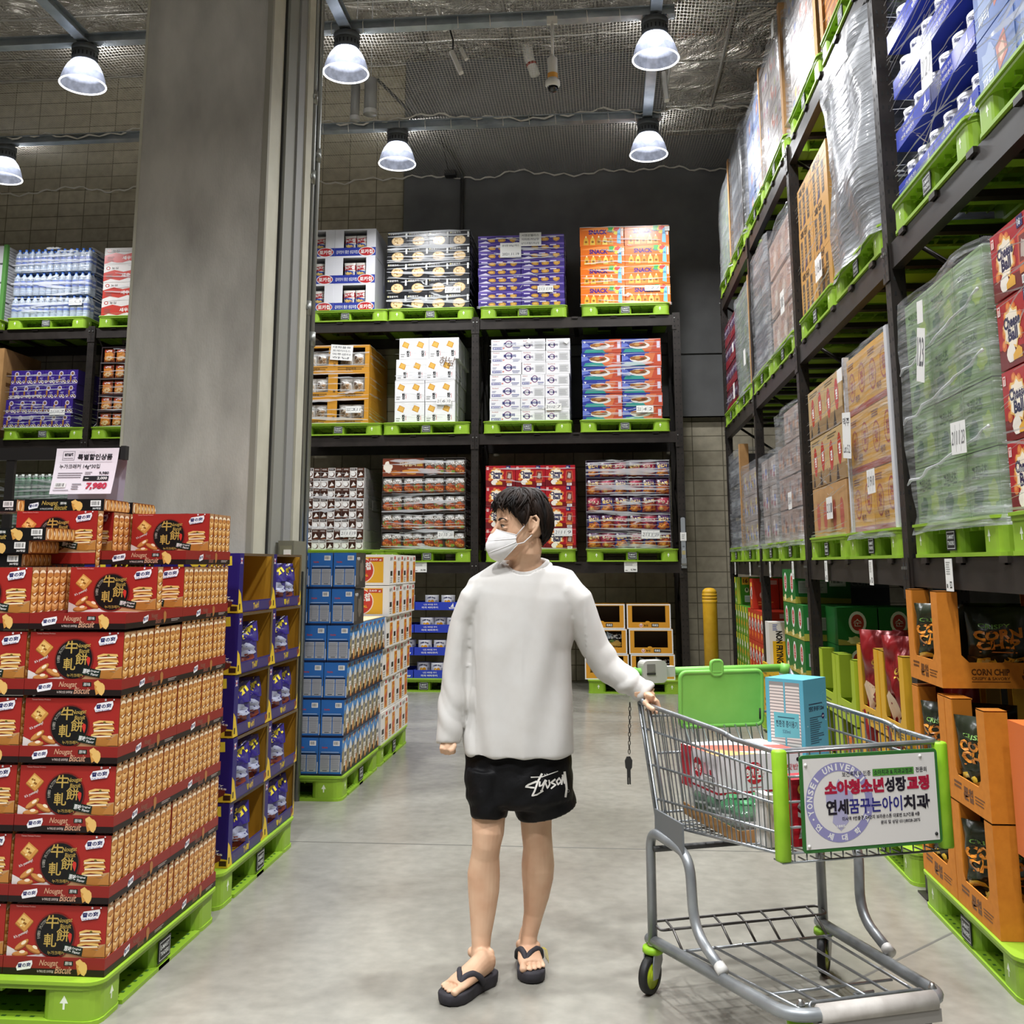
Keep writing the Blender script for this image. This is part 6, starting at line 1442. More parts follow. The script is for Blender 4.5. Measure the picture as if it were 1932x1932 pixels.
# ================================================================ FLOOR DISPLAYS ON THE RIGHT
M_ORB = noise_mat('orange_board', 'c2741a', 'cc7d20', scale=30, rough=0.7)
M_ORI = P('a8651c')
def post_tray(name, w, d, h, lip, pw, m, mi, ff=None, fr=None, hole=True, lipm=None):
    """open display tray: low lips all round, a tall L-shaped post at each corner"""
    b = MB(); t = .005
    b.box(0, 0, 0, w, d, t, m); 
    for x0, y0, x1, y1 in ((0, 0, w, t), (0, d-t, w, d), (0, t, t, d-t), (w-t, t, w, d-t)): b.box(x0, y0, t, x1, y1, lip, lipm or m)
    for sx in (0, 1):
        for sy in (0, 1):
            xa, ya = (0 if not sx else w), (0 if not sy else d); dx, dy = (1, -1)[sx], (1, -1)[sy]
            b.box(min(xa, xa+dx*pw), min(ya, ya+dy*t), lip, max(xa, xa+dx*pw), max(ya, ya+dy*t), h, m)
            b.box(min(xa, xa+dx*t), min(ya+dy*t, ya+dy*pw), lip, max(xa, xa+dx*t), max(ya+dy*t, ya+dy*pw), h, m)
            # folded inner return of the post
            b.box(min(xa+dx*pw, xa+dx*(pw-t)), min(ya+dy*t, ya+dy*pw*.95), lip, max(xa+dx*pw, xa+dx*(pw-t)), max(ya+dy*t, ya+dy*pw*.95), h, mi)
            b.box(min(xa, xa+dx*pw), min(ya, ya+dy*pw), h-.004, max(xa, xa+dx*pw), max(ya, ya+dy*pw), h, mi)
            if hole:
                hx = xa+dx*(pw+.0012); yc = ya+dy*pw*.5; q = [(hx, yc-.012, h*.62), (hx, yc+.012, h*.62), (hx, yc+.012, h*.62+.03), (hx, yc-.012, h*.62+.03)]
                b.poly(q if dx > 0 else q[::-1], P('1c1208'))
    # rounded inner corners of the openings
    for x0, sg in ((pw, 1), (w-pw, -1)): b.poly([(x0, -.0002, lip), (x0+sg*.03, -.0002, lip), (x0, -.0002, lip+.03)][::sg], m)
    for y0, sg in ((pw, 1), (d-pw, -1)): b.poly([(w+.0002, y0, lip), (w+.0002, y0+sg*.03, lip), (w+.0002, y0, lip+.03)][::sg], m)
    if ff: ff(front(b, w, lip))
    if fr: fr(right(b, d, lip, w))
    return b.data(name)
def a_cl(A):
    m = P('5c3410'); A.text('CORN CHIP', .2, .5, .26, .26, m, .04); A.text('CRISPY & SAVORY', .2, .32, .26, .12, m, .02); A.rect(.2, .24, .26, .03, m); A.text('콘칩', .54, .26, .24, .5, m, .05)
# local frame: front faces -x of the world (rz=-90): local x -> -Y, local front (-y) -> -X ; the camera-facing side is local right
def a_cls(A):
    m = P('6b3d12'); A.lines(.12, .5, .2, .3, 2, m, .6, .1); A.text('콘칩', .36, .25, .24, .5, m, .05); A.lines(.64, .3, .24, .34, 3, m, .4, .2)
CW, CD, CH = .52, .60, .40
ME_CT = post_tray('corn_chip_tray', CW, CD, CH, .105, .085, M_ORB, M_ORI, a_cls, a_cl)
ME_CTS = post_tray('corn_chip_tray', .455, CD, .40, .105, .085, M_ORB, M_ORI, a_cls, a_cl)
def a_corn(A):
    A.poly([(0, .0), (1, 0), (1, .3), (.6, .42), (0, .36)], PG('2a2a1a')); A.text('CORN', .12, .62, .76, .13, PG('d8872c'), .05, rot=.05); A.text('CHIP', .16, .49, .68, .13, PG('d8872c'), .05, rot=.05); A.text('CRISPY', .2, .77, .5, .05, PG('6f9a4a'), .02); A.lines(.2, .44, .6, .03, 1, PG('c9742c'))
    for i, (x, y) in enumerate(((.28, .30), (.52, .22), (.74, .32), (.38, .12), (.68, .12), (.2, .16))): A.blob(x, y, .15, .09, PG(('d9b23c', 'e6cf62', 'c9912c')[i % 3]), i, 10, .35); A.blob(x+.02, y+.01, .07, .04, PG(('efe08a', 'b9702a')[i % 2]), i+5, 8, .35)
ME_CB = [bag('corn_chip_bag', .25, .33, .14, PG('23281a'), a_corn, 31+i, .6, 16, 20) for i in range(3)]
PR0 = pallet(1.40, 4.52, 0, R(-90), 'lime plastic pallet under the orange corn chip trays')
def ctray(me, yfar, z, lab, x=1.405): return inst(me, 'corn_chip_tray', lab, 'display tray', (x, yfar, z), R(-90), 'orange corn chip trays')
ctray(ME_CTS, 5.06, .985, 'top orange corn chip tray under the rack beam')
ctray(ME_CTS, 5.06, .555, 'second tier orange corn chip tray, far one'); ctray(ME_CTS, 4.598, .555, 'second tier orange corn chip tray, near one')
ctray(ME_CTS, 5.06, .153, 'bottom orange corn chip tray, far one'); ctray(ME_CTS, 4.598, .153, 'bottom orange corn chip tray, near one')
def cbag(x, y, z, rz, tilt, lab, k): 
    o = inst(ME_CB[k % 3], 'corn_chip_bag', lab, 'bag', (x, y, z), 0, 'dark corn chip bags'); o.rotation_euler = (R(tilt), 0, R(rz))
T3 = 'corn chip bag in the top orange tray'
cbag(1.435, 4.97, .995, -52, 6, T3+', by the side opening', 0); cbag(1.56, 4.74, .995, -20, 12, T3+', left behind the front lip', 1); cbag(1.75, 4.73, .995, -25, -14, T3+', right, leaning back', 2); cbag(1.62, 4.97, .995, -20, 4, T3+', at the back', 0)
for z, w_, zl in ((.565, 'second tier', 0), (.163, 'bottom', 1)):
    cbag(1.432, 4.975, z, -50, 5, f'corn chip bag in the far {w_} orange tray, front one', 1+zl); cbag(1.56, 4.93, z, -30, 3, f'corn chip bag in the far {w_} orange tray, inner one', 0)
    cbag(1.432, 4.53, z, -48, 5, f'corn chip bag in the near {w_} orange tray, front one', 2+zl); cbag(1.49, 4.40, z, -34, 8, f'corn chip bag in the near {w_} orange tray, nearest one', 0+zl); cbag(1.70, 4.36, z, -10, 6, f'corn chip bag in the near {w_} orange tray, right one', 1)
OX = at(1916, 1550, Y=4.04).x
b = MB(); b.box(0, 0, 0, .4, .3, .46, P('d0682c')); A = front(b, .4, .46); A.rect(.1, .5, .6, .2, P('e8a27a')); A.text('oronia', .02, .72, .3, .06, W_, .02); A.poly([(.0, .3), (.6, .5), (.6, .2)], P('d9a06a'))
tag(b.build('orange_box', loc=(OX, 3.74, .48)), 'orange printed box at the right edge of the photo', 'box'); b = MB(); b.box(0, 0, 0, .5, .5, .478, P('9a6a3a')); tag(b.build('brown_carton', loc=(OX+.1, 3.7, 0)), 'brown carton under the orange box at the right edge', 'carton')
# yellow trays with red foil bags, next bay
PR1 = pallet(1.42, 5.86, 0, R(-90), 'lime plastic pallet under the yellow trays of red bags')
pallet(1.42, 7.02, 0, R(-90), 'lime plastic pallet under the lime green trays')
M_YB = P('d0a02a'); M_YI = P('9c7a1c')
def a_yl(A): A.lines(.1, .3, .18, .4, 3, P('5a4410'), .45, .1); A.text('맥 유림', .36, .25, .34, .5, P('5a4410'), .04); A.lines(.74, .3, .16, .4, 3, P('5a4410'), .4)
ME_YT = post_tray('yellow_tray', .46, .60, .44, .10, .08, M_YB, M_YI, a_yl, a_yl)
def a_red(A): A.blob(.2, .3, .18, .16, PG('dcc0a0'), 3, 10, .3); A.blob(.28, .1, .14, .07, PG('d8d0cc'), 5); A.text('유림', .3, .62, .5, .12, PG('d9b04a'), .04, rot=.5)
M_REDF = noise_mat('red_foil', '761317', '931c20', scale=5, rough=.25, metal=.25, spec=.7)
ME_RB = [bag('red_foil_bag', .29, .52, .15, M_REDF, a_red, 41+i, .7, 18, 22) for i in range(2)]
for k, z in enumerate((.153, .60)):
    for f, y in enumerate((6.40, 5.91)):
        inst(ME_YT, 'yellow_tray', f"yellow cardboard tray of red bags, {('lower','upper')[k]} tier, {('far','near')[f]} one", 'display tray', (1.475, y, z), R(-90), 'yellow trays of red bags')
        for j in range(2):
            o = inst(ME_RB[(j+f) % 2], 'red_foil_bag', f"crumpled red foil bag, {('lower','upper')[k]} {('far','near')[f]} yellow tray, {('outer','inner')[j]} one", 'bag', (1.50+.17*j, y-.085-.03*j, z+.008), 0, 'crumpled red foil bags'); o.rotation_euler = (R(5), 0, R(-48+14*j))
# lime green trays
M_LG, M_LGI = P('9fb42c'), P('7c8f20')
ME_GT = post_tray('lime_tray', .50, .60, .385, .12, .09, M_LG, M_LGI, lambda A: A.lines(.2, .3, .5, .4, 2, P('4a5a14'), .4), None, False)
for k, z in enumerate((.153, .545)):
    for f, y in enumerate((7.52, 7.0)): inst(ME_GT, 'lime_tray', f"lime green cardboard tray, {('lower','upper')[k]} tier, {('far','near')[f]} one", 'display tray', (1.475, y, z), R(-90), 'lime green cardboard trays')
def a_choc(A): A.blob(.3, .6, .2, .2, PG('c98a3a'), 3); A.blob(.7, .55, .2, .2, PG('3a4a8a'), 5); A.blob(.5, .3, .3, .16, PG('d8d2cc'), 7)
ME_SB = bag('small_snack_bag', .16, .16, .07, PG('b9652e'), a_choc, 51, .5)
for i in range(3): inst(ME_SB, 'small_snack_bag', f"small orange snack bag in the lower lime tray, {ORD[i]} from the aisle", 'bag', (1.47+.1*i, 6.78-.02*i, .30), R(-40), 'small snack bags in the lime tray')
b = MB(); b.box(0, 0, 0, .4, .4, .125, P('8a6a3a')); tag(b.build('inner_pad', loc=(1.46, 6.53, .166)), 'brown cardboard pad raising the small snack bags', 'pad')
# tall green cartons behind them and beyond
def a_gb(A):
    A.rect(.06, .30, .52, .36, P('a9aaa6')); A.lines(.08, .32, .46, .3, 7, P('6a6c68'), .4); A.rect(.62, .5, .3, .3, P('d0d2ce')); A.barcode(.64, .55, .26, .2, 7); A.poly([(0, 0), (1, 0), (1, .14), (0, .2)], P('a8a03c'))
def a_gbf(A):
    A.ell(.5, .6, .22, .3, W_); A.ell(.5, .6, .16, .22, P('b5382e')); A.text('순', .4, .5, .2, .2, W_, .0); A.poly([(0, 0), (1, 0), (1, .14), (.5, .08), (0, .16)], P('a89c4a')); A.blob(.4, .14, .16, .1, P('e8dca0'), 3)
ME_GB = carton('green_noodle_carton', .28, .42, .26, P('1f6a2c'), a_gbf, a_gb)
PG2 = pallet(1.43, 8.33, 0, R(-90), 'lime plastic pallet under the dark green noodle cartons')
for k in range(5):
    for i in range(3):
        for r_ in range(3):
            if k > 2 and (r_ > 0): continue
            if k == 4 and i == 2: continue
            inst(ME_GB, 'green_noodle_carton', f"green noodle carton, {edge(5,k)} row, {ORD[i]} from far end, {('aisle','middle','inner')[r_]}", 'carton', place_local((1.46, 8.80, .153), R(-90), i*.285, r_*.425, k*.262), R(-90), 'dark green noodle cartons')
for i in range(3):
    for k in range(4): inst(ME_GB, 'green_noodle_carton', f"dark green noodle carton behind red bags, {edge(4,k)} row, {ORD[i]} from left", 'carton', (1.62+i*.285, 6.95+.62, .153+k*.262), 0, 'dark green noodle cartons')
# green and red snack boxes, sixteen pack marks, and the non frying carton
def a_g16(A):
    A.rect(.0, 0, .14, 1, P('a9b53c')); A.rect(.22, .72, .3, .28, P('dca12c')); A.text('16', .27, .78, .2, .16, P('5a2a14'), .05); A.ell(.42, .52, .09, .09, P('c9c8a0')); A.ell(.64, .52, .09, .09, P('c9c8a0')); A.ell(.42, .54, .04, .06, P('2a3a1a')); A.ell(.64, .54, .04, .06, P('2a3a1a')); A.rect(.32, .08, .44, .24, P('c9ccc9')); A.lines(.34, .1, .38, .18, 4, P('8a8c8a')); A.rect(.7, .84, .22, .1, P('a9b0a0'))
def a_gs(A):
    A.rect(.3, 0, .4, 1, P('8aa83a')); A.blob(.5, .7, .2, .12, P('e3dfc8'), 3); A.blob(.5, .4, .22, .1, P('c9952c'), 5); A.blob(.5, .15, .2, .08, P('dcd6b0'), 7); A.rect(0, .78, .3, .22, P('d8c12c'))
ME_G16 = carton('green_snack_box', .20, .26, .30, P('41801f'), a_gs, a_g16)
def a_rs(A): A.blob(.5, .8, .3, .08, P('e8c04a'), 3); A.blob(.5, .5, .3, .2, P('e4dcd4'), 5); A.blob(.5, .5, .16, .14, P('2a2020'), 7); A.blob(.4, .2, .25, .1, P('e0702c'), 9)
ME_R16 = carton('red_snack_box', .20, .26, .30, P('b5321f'), a_rs, lambda A: (A.rect(.6, .8, .34, .14, P('c9a09a')), A.circ(.4, .45, .12, P('d8b5ad')), A.lines(.2, .1, .6, .16, 2, P('e09a4a'))))
pallet(1.44, 10.60, 0, R(-90), 'lime plastic pallet under the red snack boxes'); pallet(1.44, 11.72, 0, R(-90), 'lime plastic pallet under the light green snack boxes by the bollard')
for k in range(4):
    for i in range(5):
        for r_ in range(2):
            if k == 3 and (i > 0): continue
            inst(ME_G16, 'green_snack_box', f"light green snack box, {edge(4,k)} row, {ORD[i]} from the far end, {('front','rear')[r_]}", 'box', place_local((1.47, 12.1, .153), R(-90), i*.205, r_*.265, k*.302), R(-90), 'light green snack boxes')
for k in range(4):
    for i in range(5):
        if k == 3 and i != 1: continue
        for r_ in range(2): inst(ME_R16, 'red_snack_box', f"red snack box, {edge(4,k)} row, {ORD[i]} from the far end, {('front','rear')[r_]}", 'box', place_local((1.47, 11.06, .153), R(-90), i*.205, r_*.265, k*.302), R(-90), 'red snack boxes')
def a_nf(A): A.rect(.12, 0, .76, .52, P('d2a71e')); A.text('NON FRYING', -.35, .40, 1.7, .18, P('1f1c18'), .05, rot=-PI/2); A.text('누들', .2, .82, .2, .08, P('3a4a8a'), .02)
def nonfry():
    b = MB(); w, d, h = .17, .22, .37; b.box(0, 0, 0, w, d, h, P('d8d4cc')); A = front(b, w, h); A.rect(.16, 0, .84, .56, P('d2a71e')); A.text('NON FRYING', -.32, .34, 1.64, .16, P('1f1c18'), .05, rot=-PI/2); A.lines(.18, .8, .26, .16, 4, P('4a5a9a')); return b.data('noodle_carton')
ME_NF = nonfry()
pallet(1.44, 9.45, 0, R(-90), 'lime plastic pallet under the yellow and white noodle cartons')
ME_YC = carton('yellow_carton', .30, .42, .232, P('d2a71e'), lambda A: A.lines(.2, .3, .6, .4, 2, P('8a6a14')), lambda A: (A.rect(0, .8, 1, .2, P('cfcfca')), A.lines(.3, .4, .4, .2, 2, P('8a6a14'))))
inst(ME_NF, 'noodle_carton', 'upright white and yellow carton lettered NON FRYING beside the red boxes', 'carton', (1.44, 9.5, .153+2*.234), 0)
for i in range(3):
    for k in range(2): inst(ME_YC, 'yellow_carton', f"yellow noodle carton, {('lower','upper')[k]} row, {ORD[i]} from the far end", 'carton', place_local((1.435, 9.95, .153), R(-90), i*.31, 0, k*.234), R(-90), 'yellow noodle cartons')
for i, (me, nm, y) in enumerate(((ME_G16, 'green', 11.0), (ME_G16, 'green', 10.7), (ME_R16, 'red', 9.4), (ME_R16, 'red', 9.15))): inst(me, nm+'_snack_box', f"{nm} snack box lying high on the inner row, {('far','near')[i % 2]} one", 'box', (2.05, y, 1.06), R(-90), 'snack boxes on the inner row')
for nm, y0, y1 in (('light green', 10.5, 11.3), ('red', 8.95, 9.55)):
    b = MB(); b.box(1.99, y0-.2, .153, 2.34, y1-.2, 1.055, P('4a6a34' if 'g' in nm[:8] and nm != 'red' else '7a2620')); tag(b.build('snack_box_stack'), f'{nm} inner row of snack boxes, shade painted into the colour', 'boxes')  # plain blocks; shade painted in as darker copies of the box colours
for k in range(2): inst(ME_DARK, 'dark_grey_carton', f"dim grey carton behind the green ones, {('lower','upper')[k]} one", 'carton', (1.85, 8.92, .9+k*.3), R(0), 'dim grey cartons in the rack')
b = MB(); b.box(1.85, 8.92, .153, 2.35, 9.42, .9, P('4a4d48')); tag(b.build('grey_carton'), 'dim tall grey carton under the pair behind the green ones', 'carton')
# yellow bollard and the grey strip on the rack end
bx = at(1343, 1250, Y=12.35); r0 = .083
t = thing('bollard', 'yellow steel bollard with a rounded cap between the racks', 'bollard', (bx.x, 12.35, 0))
zt = at(1343, 1109, Y=12.35).z; M_YBOL = noise_mat('bollard_yellow', 'cf9d1e', 'd9aa2a', scale=12, rough=.45)
b = MB(); pr = [(r0, 0), (r0, zt-.17)]
b.lathe(pr, M_YBOL, 28, cap0=True); b.build('post', t)
b = MB(); pr = [(r0+.002, zt-.17)]
for k in range(3): z = zt-.165+k*.035; pr += [(r0+.004, z), (r0+.004, z+.028), (r0-.001, z+.030), (r0-.001, z+.034)]
pr += [(r0+.003, zt-.055), (r0*.9, zt-.025), (r0*.6, zt-.006), (r0*.2, zt)]
b.lathe(pr, M_YBOL, 28, cap1=True); b.build('cap', t)
p0, p1 = at(1291, 1072, Y=BACK_Y-.03), at(1293, 976, Y=BACK_Y-.03)
t = thing('hanging_strip', 'grey plastic strip with a white tag fixed to the rack end post', 'strip', (p0.x, BACK_Y-.02, p0.z))
hh = p1.z-p0.z
b = MB(); b.prism(rrect(.052, hh-.1, .02, 4, 0, .1+(hh-.1)/2), -.012, .012, mat('8b8f93', .4), Matrix.Rotation(R(90), 4, 'X')); b.build('strip', t)
b = MB(); b.box(-.03, -.016, 0, .03, .016, .12, mat('9da1a4', .35, .5)); b.cbox((0, -.02, .05), (.06, .012, .02), M_BOLT); b.build('clamp', t)
b = MB(); b.box(-.036, -.016, hh-.28, .036, -.0125, hh-.18, P('e3e2de')); A = Art(b, (-.036, -.016, hh-.28), (.072, 0, 0), (0, 0, .1)); A.lines(.25, .2, .5, .6, 3, P('9a9a98')); b.build('tag', t)
b = MB(); A = Art(b, (-.02, -.0122, .16), (.04, 0, 0), (0, 0, hh-.5)); A.rect(0, 0, 1, .45, P('a89a6a')); A.rect(.2, .9, .6, .08, P('4a4c50')); A.text('TAG', .2, .5, .6, .2, P('c9ccd0'), .02, rot=PI/2); b.build('print', t)
# ================================================================ SHOPPING CART
CA = R(20)
CRr = Vector((math.cos(CA), math.sin(CA), 0)); CFw = Vector((math.sin(CA), -math.cos(CA), 0)); CO = Vector((.472, 4.12, 0))
cart = thing('shopping_cart', 'large grey wire shopping cart with lime corners and an advertising panel', 'shopping cart', CO, CA)
# local cart frame: x = right (as seen), y = -forward (front of the cart is -y), so a cart point (s, t, z) is (s, -t, z)
C_ = lambda s, t, z: Vector((s, -t, z))
def carr(s, t, z): return CO+CRr*s+CFw*t+Vector((0, 0, z))
M_WIRE = noise_mat('cart_wire', '8b8f92', 'a3a7aa', scale=20, rough=.32, metal=.8)
M_TUBE = noise_mat('cart_tube', '868a8d', '9a9ea0', scale=9, rough=.4, metal=.45, spec=.6)
M_LIME = noise_mat('cart_lime', '86b81f', '97c62c', scale=14, rough=.5)
M_GRN = noise_mat('cart_green', '6fb24a', '79bb52', scale=9, rough=.5)
M_RUB = mat('141414', .6); M_CAPW = mat('d9d7d2', .45)
def bez(pts, n=6):
    """round the corners of a polyline: each inner point given as (p, radius)"""
    out = [pts[0][0]]
    for i in range(1, len(pts)-1):
        p, r = pts[i]; a = (pts[i-1][0]-p).normalized(); c = (pts[i+1][0]-p).normalized()
        A, Cc = p+a*r, p+c*r
        for k in range(n+1): f = k/n; out.append(A*(1-f)**2+p*2*f*(1-f)+Cc*f*f)
    out.append(pts[-1][0]); return out
# chassis: U-shaped base tube, two bent arches
sF, sB, tF = .255, .345, .855
b = MB(); b.tube(bez([(C_(-sB, -.035, .165), 0), (C_(-sF-.02, tF, .235), .09), (C_(sF-.02, tF, .235), .09), (C_(sB, -.035, .165), 0)]), .019, M_TUBE, 12); b.build('base_tube', cart)
b = MB(); b.tube([C_(-.19, tF, .235), C_(.19, tF, .235)], .027, noise_mat('bumper_grey', 'b3ada6', 'c9c4bd', scale=16, rough=.55), 12); b.cbox(C_(0, tF+.0, .20), (.40, .036, .035), mat('8e8a84', .6)); b.build('front_bumper', cart)
for sg, nm in ((-1, 'left'), (1, 'right')):
    b = MB(); b.tube(bez([(C_(sg*.345, 0, .165), 0), (C_(sg*.345, -.0, .545), .07), (C_(sg*.325, .295, .53), .08), (C_(sg*.315, .295, .29), .09), (C_(sg*.305, .46, .235), 0)], 7), .0175, M_TUBE, 12); b.build('arch', cart)
    b = MB(); b.tube([C_(sg*.305, .455, .2365), C_(sg*.304, .482, .227)], .0195, M_CAPW, 12); b.build('end_cap', cart)
    b = MB(); b.cbox(C_(sg*.337, .155, .575), (.008, .24, .10), mat('7d8184', .45, .4)); b.build('bracket_plate', cart)
b = MB(); b.tube([C_(-.345, .03, .485), C_(.345, .03, .485)], .011, mat('4a4a49', .5, .4), 10); b.build('cross_tube', cart)
# lower rack
b = MB(); zr = lambda t: .205+.05*(t+.02)/.8
b.tube(bez([(C_(-.30, .045, .215), 0), (C_(-.335, .045, .215), .02), (C_(-.335, -.02, .225), .02), (C_(.335, -.02, .225), .02), (C_(.335, .045, .215), .02), (C_(-.30, .045, .215), 0)]), .0055, mat('5f5c59', .4, .6), 6)
b.tube([C_(-.30, .125, .168), C_(.30, .125, .168)], .0055, M_WIRE, 6)
for i in range(7): s_ = -.285+i*.095; b.tube([C_(s_, -.02, .225), C_(s_, .045, .215), C_(s_, .125, .168)], .0045, mat('5f5c59', .4, .6), 6)
b.build('rack_back', cart)
for i in range(6):
    s0 = -.27+i*.108; s1 = s0*.74; b = MB(); b.tube([C_(s0, .125, .17), C_(s1, .80, .222)]+([C_(s1, .815, .205)] if i in (1, 4) else []), .005, M_WIRE, 6); b.build('rack_wire', cart)
b = MB(); b.tube([C_(-.22, .62, .205), C_(.21, .62, .205)], .0048, M_WIRE, 6); b.tube(bez([(C_(-.20, .73, .212), 0), (C_(.02, .73, .212), .01), (C_(.02, .70, .212), .01), (C_(.09, .70, .212), 0)]), .0048, M_WIRE, 6)
b.tube(bez([(C_(-.19, .82, .21), 0), (C_(-.19, .80, .245), .012), (C_(.19, .80, .245), .012), (C_(.19, .82, .21), 0)]), .0055, M_WIRE, 6)
for s_ in (-.14, .09): b.tube([C_(s_, .80, .215), C_(s_, .80, .195)], .008, M_CAPW, 8)
b.build('rack_front', cart)
for s_ in (-.225, .215):
    b = MB(); b.lathe([(.014, 0), (.014, .006), (.008, .012), (.008, .018)], M_BOLT, 6, C_(s_, .815, .247), True, True); b.build('bolt', cart)
# casters
def caster(p, ang, r=.062):
    c = bpy.data.objects.new('caster', None); COL.objects.link(c); c.parent = cart; c.location = p; c.rotation_euler = (0, 0, ang); c.empty_display_size = .05
    zt = p.z; off = .025
    b = MB(); b.lathe([(.0, 0.0), (.036, -.0), (.038, -.008), (.038, -.018), (.030, -.024), (0, -.024)], M_LIME, 20); b.lathe([(.012, 0), (.020, .006), (.012, .012), (.012, .02)], M_BOLT, 14); b.build('swivel_head', c)
    b = MB()
    for sg in (-1, 1):
        o = [(-.028, -.02), (.028, -.02), (.036, -.05), (.03+off*.2, -(zt-r)-.012), (off-.02, -(zt-r)-.014), (-.03, -.05)]
        M4 = Matrix(((0, 0, 1, sg*.020-.002), (1, 0, 0, 0), (0, 1, 0, 0), (0, 0, 0, 1))); b.prism(o, 0, .004, M_TUBE, M4)
    b.build('fork', c)
    Q = Matrix.Rotation(R(90), 3, 'Y'); ce = Vector((0, off, -(zt-r)))
    b = MB(); b.lathe([(r*.72, -.014), (r*.95, -.014), (r, -.006), (r, .006), (r*.95, .014), (r*.72, .014)], M_RUB, 28, ce, rot=Q); b.build('tyre', c)
    b = MB(); b.lathe([(0, -.016), (r*.3, -.016), (r*.34, -.010), (r*.74, -.012), (r*.74, .012), (r*.34, .010), (r*.3, .016), (0, .016)], mat('a9bb1e', .45), 24, ce, rot=Q); b.build('hub', c)
    return c
caster(C_(-.345, .0, .150), R(128)); caster(C_(.345, .0, .150), R(138)); caster(C_(-.22, .80, .205), R(170), .062); caster(C_(.18, .80, .205), R(160), .062)
# basket
def corner(f_side, top):  # basket corners
    return None
BT = {('b', -1): C_(-.345, -.085, .985), ('b', 1): C_(.345, -.085, .985), ('f', -1): C_(-.262, .815, .945), ('f', 1): C_(.302, .815, .950)}
BB = {('b', -1): C_(-.315, -.005, .565), ('b', 1): C_(.315, -.005, .565), ('f', -1): C_(-.262, .815, .660), ('f', 1): C_(.302, .815, .660)}
b = MB(); dip = [(C_(-.345, -.085, .985), 0), (C_(-.29, .52, .960), .05), (C_(-.285, .56, .948), .03), (C_(-.262, .80, .945), .03), (C_(.302, .80, .950), .03), (C_(.325, .56, .952), .03), (C_(.33, .52, .964), .05), (C_(.345, -.085, .985), 0)]
b.tube(bez([(C_(-.30, -.085, .985), 0)]+[(dip[0][0], .02)]+dip[1:-1]+[(dip[-1][0], .02)]+[(C_(.30, -.085, .985), 0)]), .0085, M_WIRE, 10); b.build('rim', cart)
def side(sg):
    b = MB(); tb, tf, bb, bf = BT[('b', sg)], BT[('f', sg)], BB[('b', sg)], BB[('f', sg)]
    for i in range(30):
        f = i/29; p, q = tb.lerp(tf, f), bb.lerp(bf, f); b.tube([p, q], .0026, M_WIRE, 5, caps=False)
    for f, r in ((.22, .0045), (.52, .0045), (.80, .0045), (1.0, .005)): b.tube([tb.lerp(bb, f), tf.lerp(bf, f)], r, M_WIRE, 6)
    b.tube([tb+Vector((0, .0, 0)), bb], .006, M_WIRE, 8); b.tube([tb+Vector((-sg*.0, -.03, -.0)), bb+Vector((0, -.03, -.01)), bb+Vector((0, -.06, -.03)), bb+Vector((0, -.09, .03)), tb+Vector((0, -.10, -.01))], .0055, M_WIRE, 8)
    b.build('basket_side', cart)
side(-1); side(1)
def grid(nm, a, b_, c, d, nu, nv, r=.0026):
    m = MB()
    for i in range(nu+1): f = i/nu; m.tube([a.lerp(b_, f), d.lerp(c, f)], r, M_WIRE, 5, caps=False)
    for j in range(nv+1): f = j/nv; m.tube([a.lerp(d, f), b_.lerp(c, f)], r*1.5, M_WIRE, 6)
    return m.build(nm, cart)
grid('basket_front', BT[('f', -1)], BT[('f', 1)], BB[('f', 1)], BB[('f', -1)], 16, 4)
grid('basket_floor', BB[('b', -1)], BB[('b', 1)], BB[('f', 1)], BB[('f', -1)], 18, 8, .0024)
m = MB()
for i in range(15):
    f = i/14; p = BB[('f', -1)].lerp(BB[('f', 1)], f); m.tube([p, p+Vector((0, .0, -.026)), p+Vector((0, .05, -.026))], .0026, M_WIRE, 5)
m.tube([BB[('f', -1)]+Vector((0, 0, -.026)), BB[('f', 1)]+Vector((0, 0, -.026))], .0035, M_WIRE, 6); m.build('basket_lower_edge', cart)
b = MB()   # rear gate, hinged behind the child seat
for i in range(14): f = i/13; p, q = C_(-.30+.60*f, -.085, .93), C_(-.29+.58*f, -.01, .60); b.tube([p, q], .0026, M_WIRE, 5, caps=False)
for z, t_ in ((.93, -.085), (.80, -.055), (.60, -.01)): b.tube([C_(-.30, t_, z), C_(.30, t_, z)], .005, M_WIRE, 6)
b.build('rear_gate', cart)
# lime corner guards
for sg, s0 in ((-1, -.262), (1, .302)):
    b = MB(); o = [(-.024, -.020), (.024, -.020), (.030, .012), (.014, .024), (-.014, .024), (-.030, .012)]
    rings = []
    for z, k in ((.640, .66), (.646, .74), (.80, .72), (.946, .72), (.952, .62)): rings.append([C_(s0-sg*.004, .815, 0)+Vector((x*k, y*k, z)) for x, y in o])
    b.loft(rings, M_LIME); b.build('corner_guard', cart)
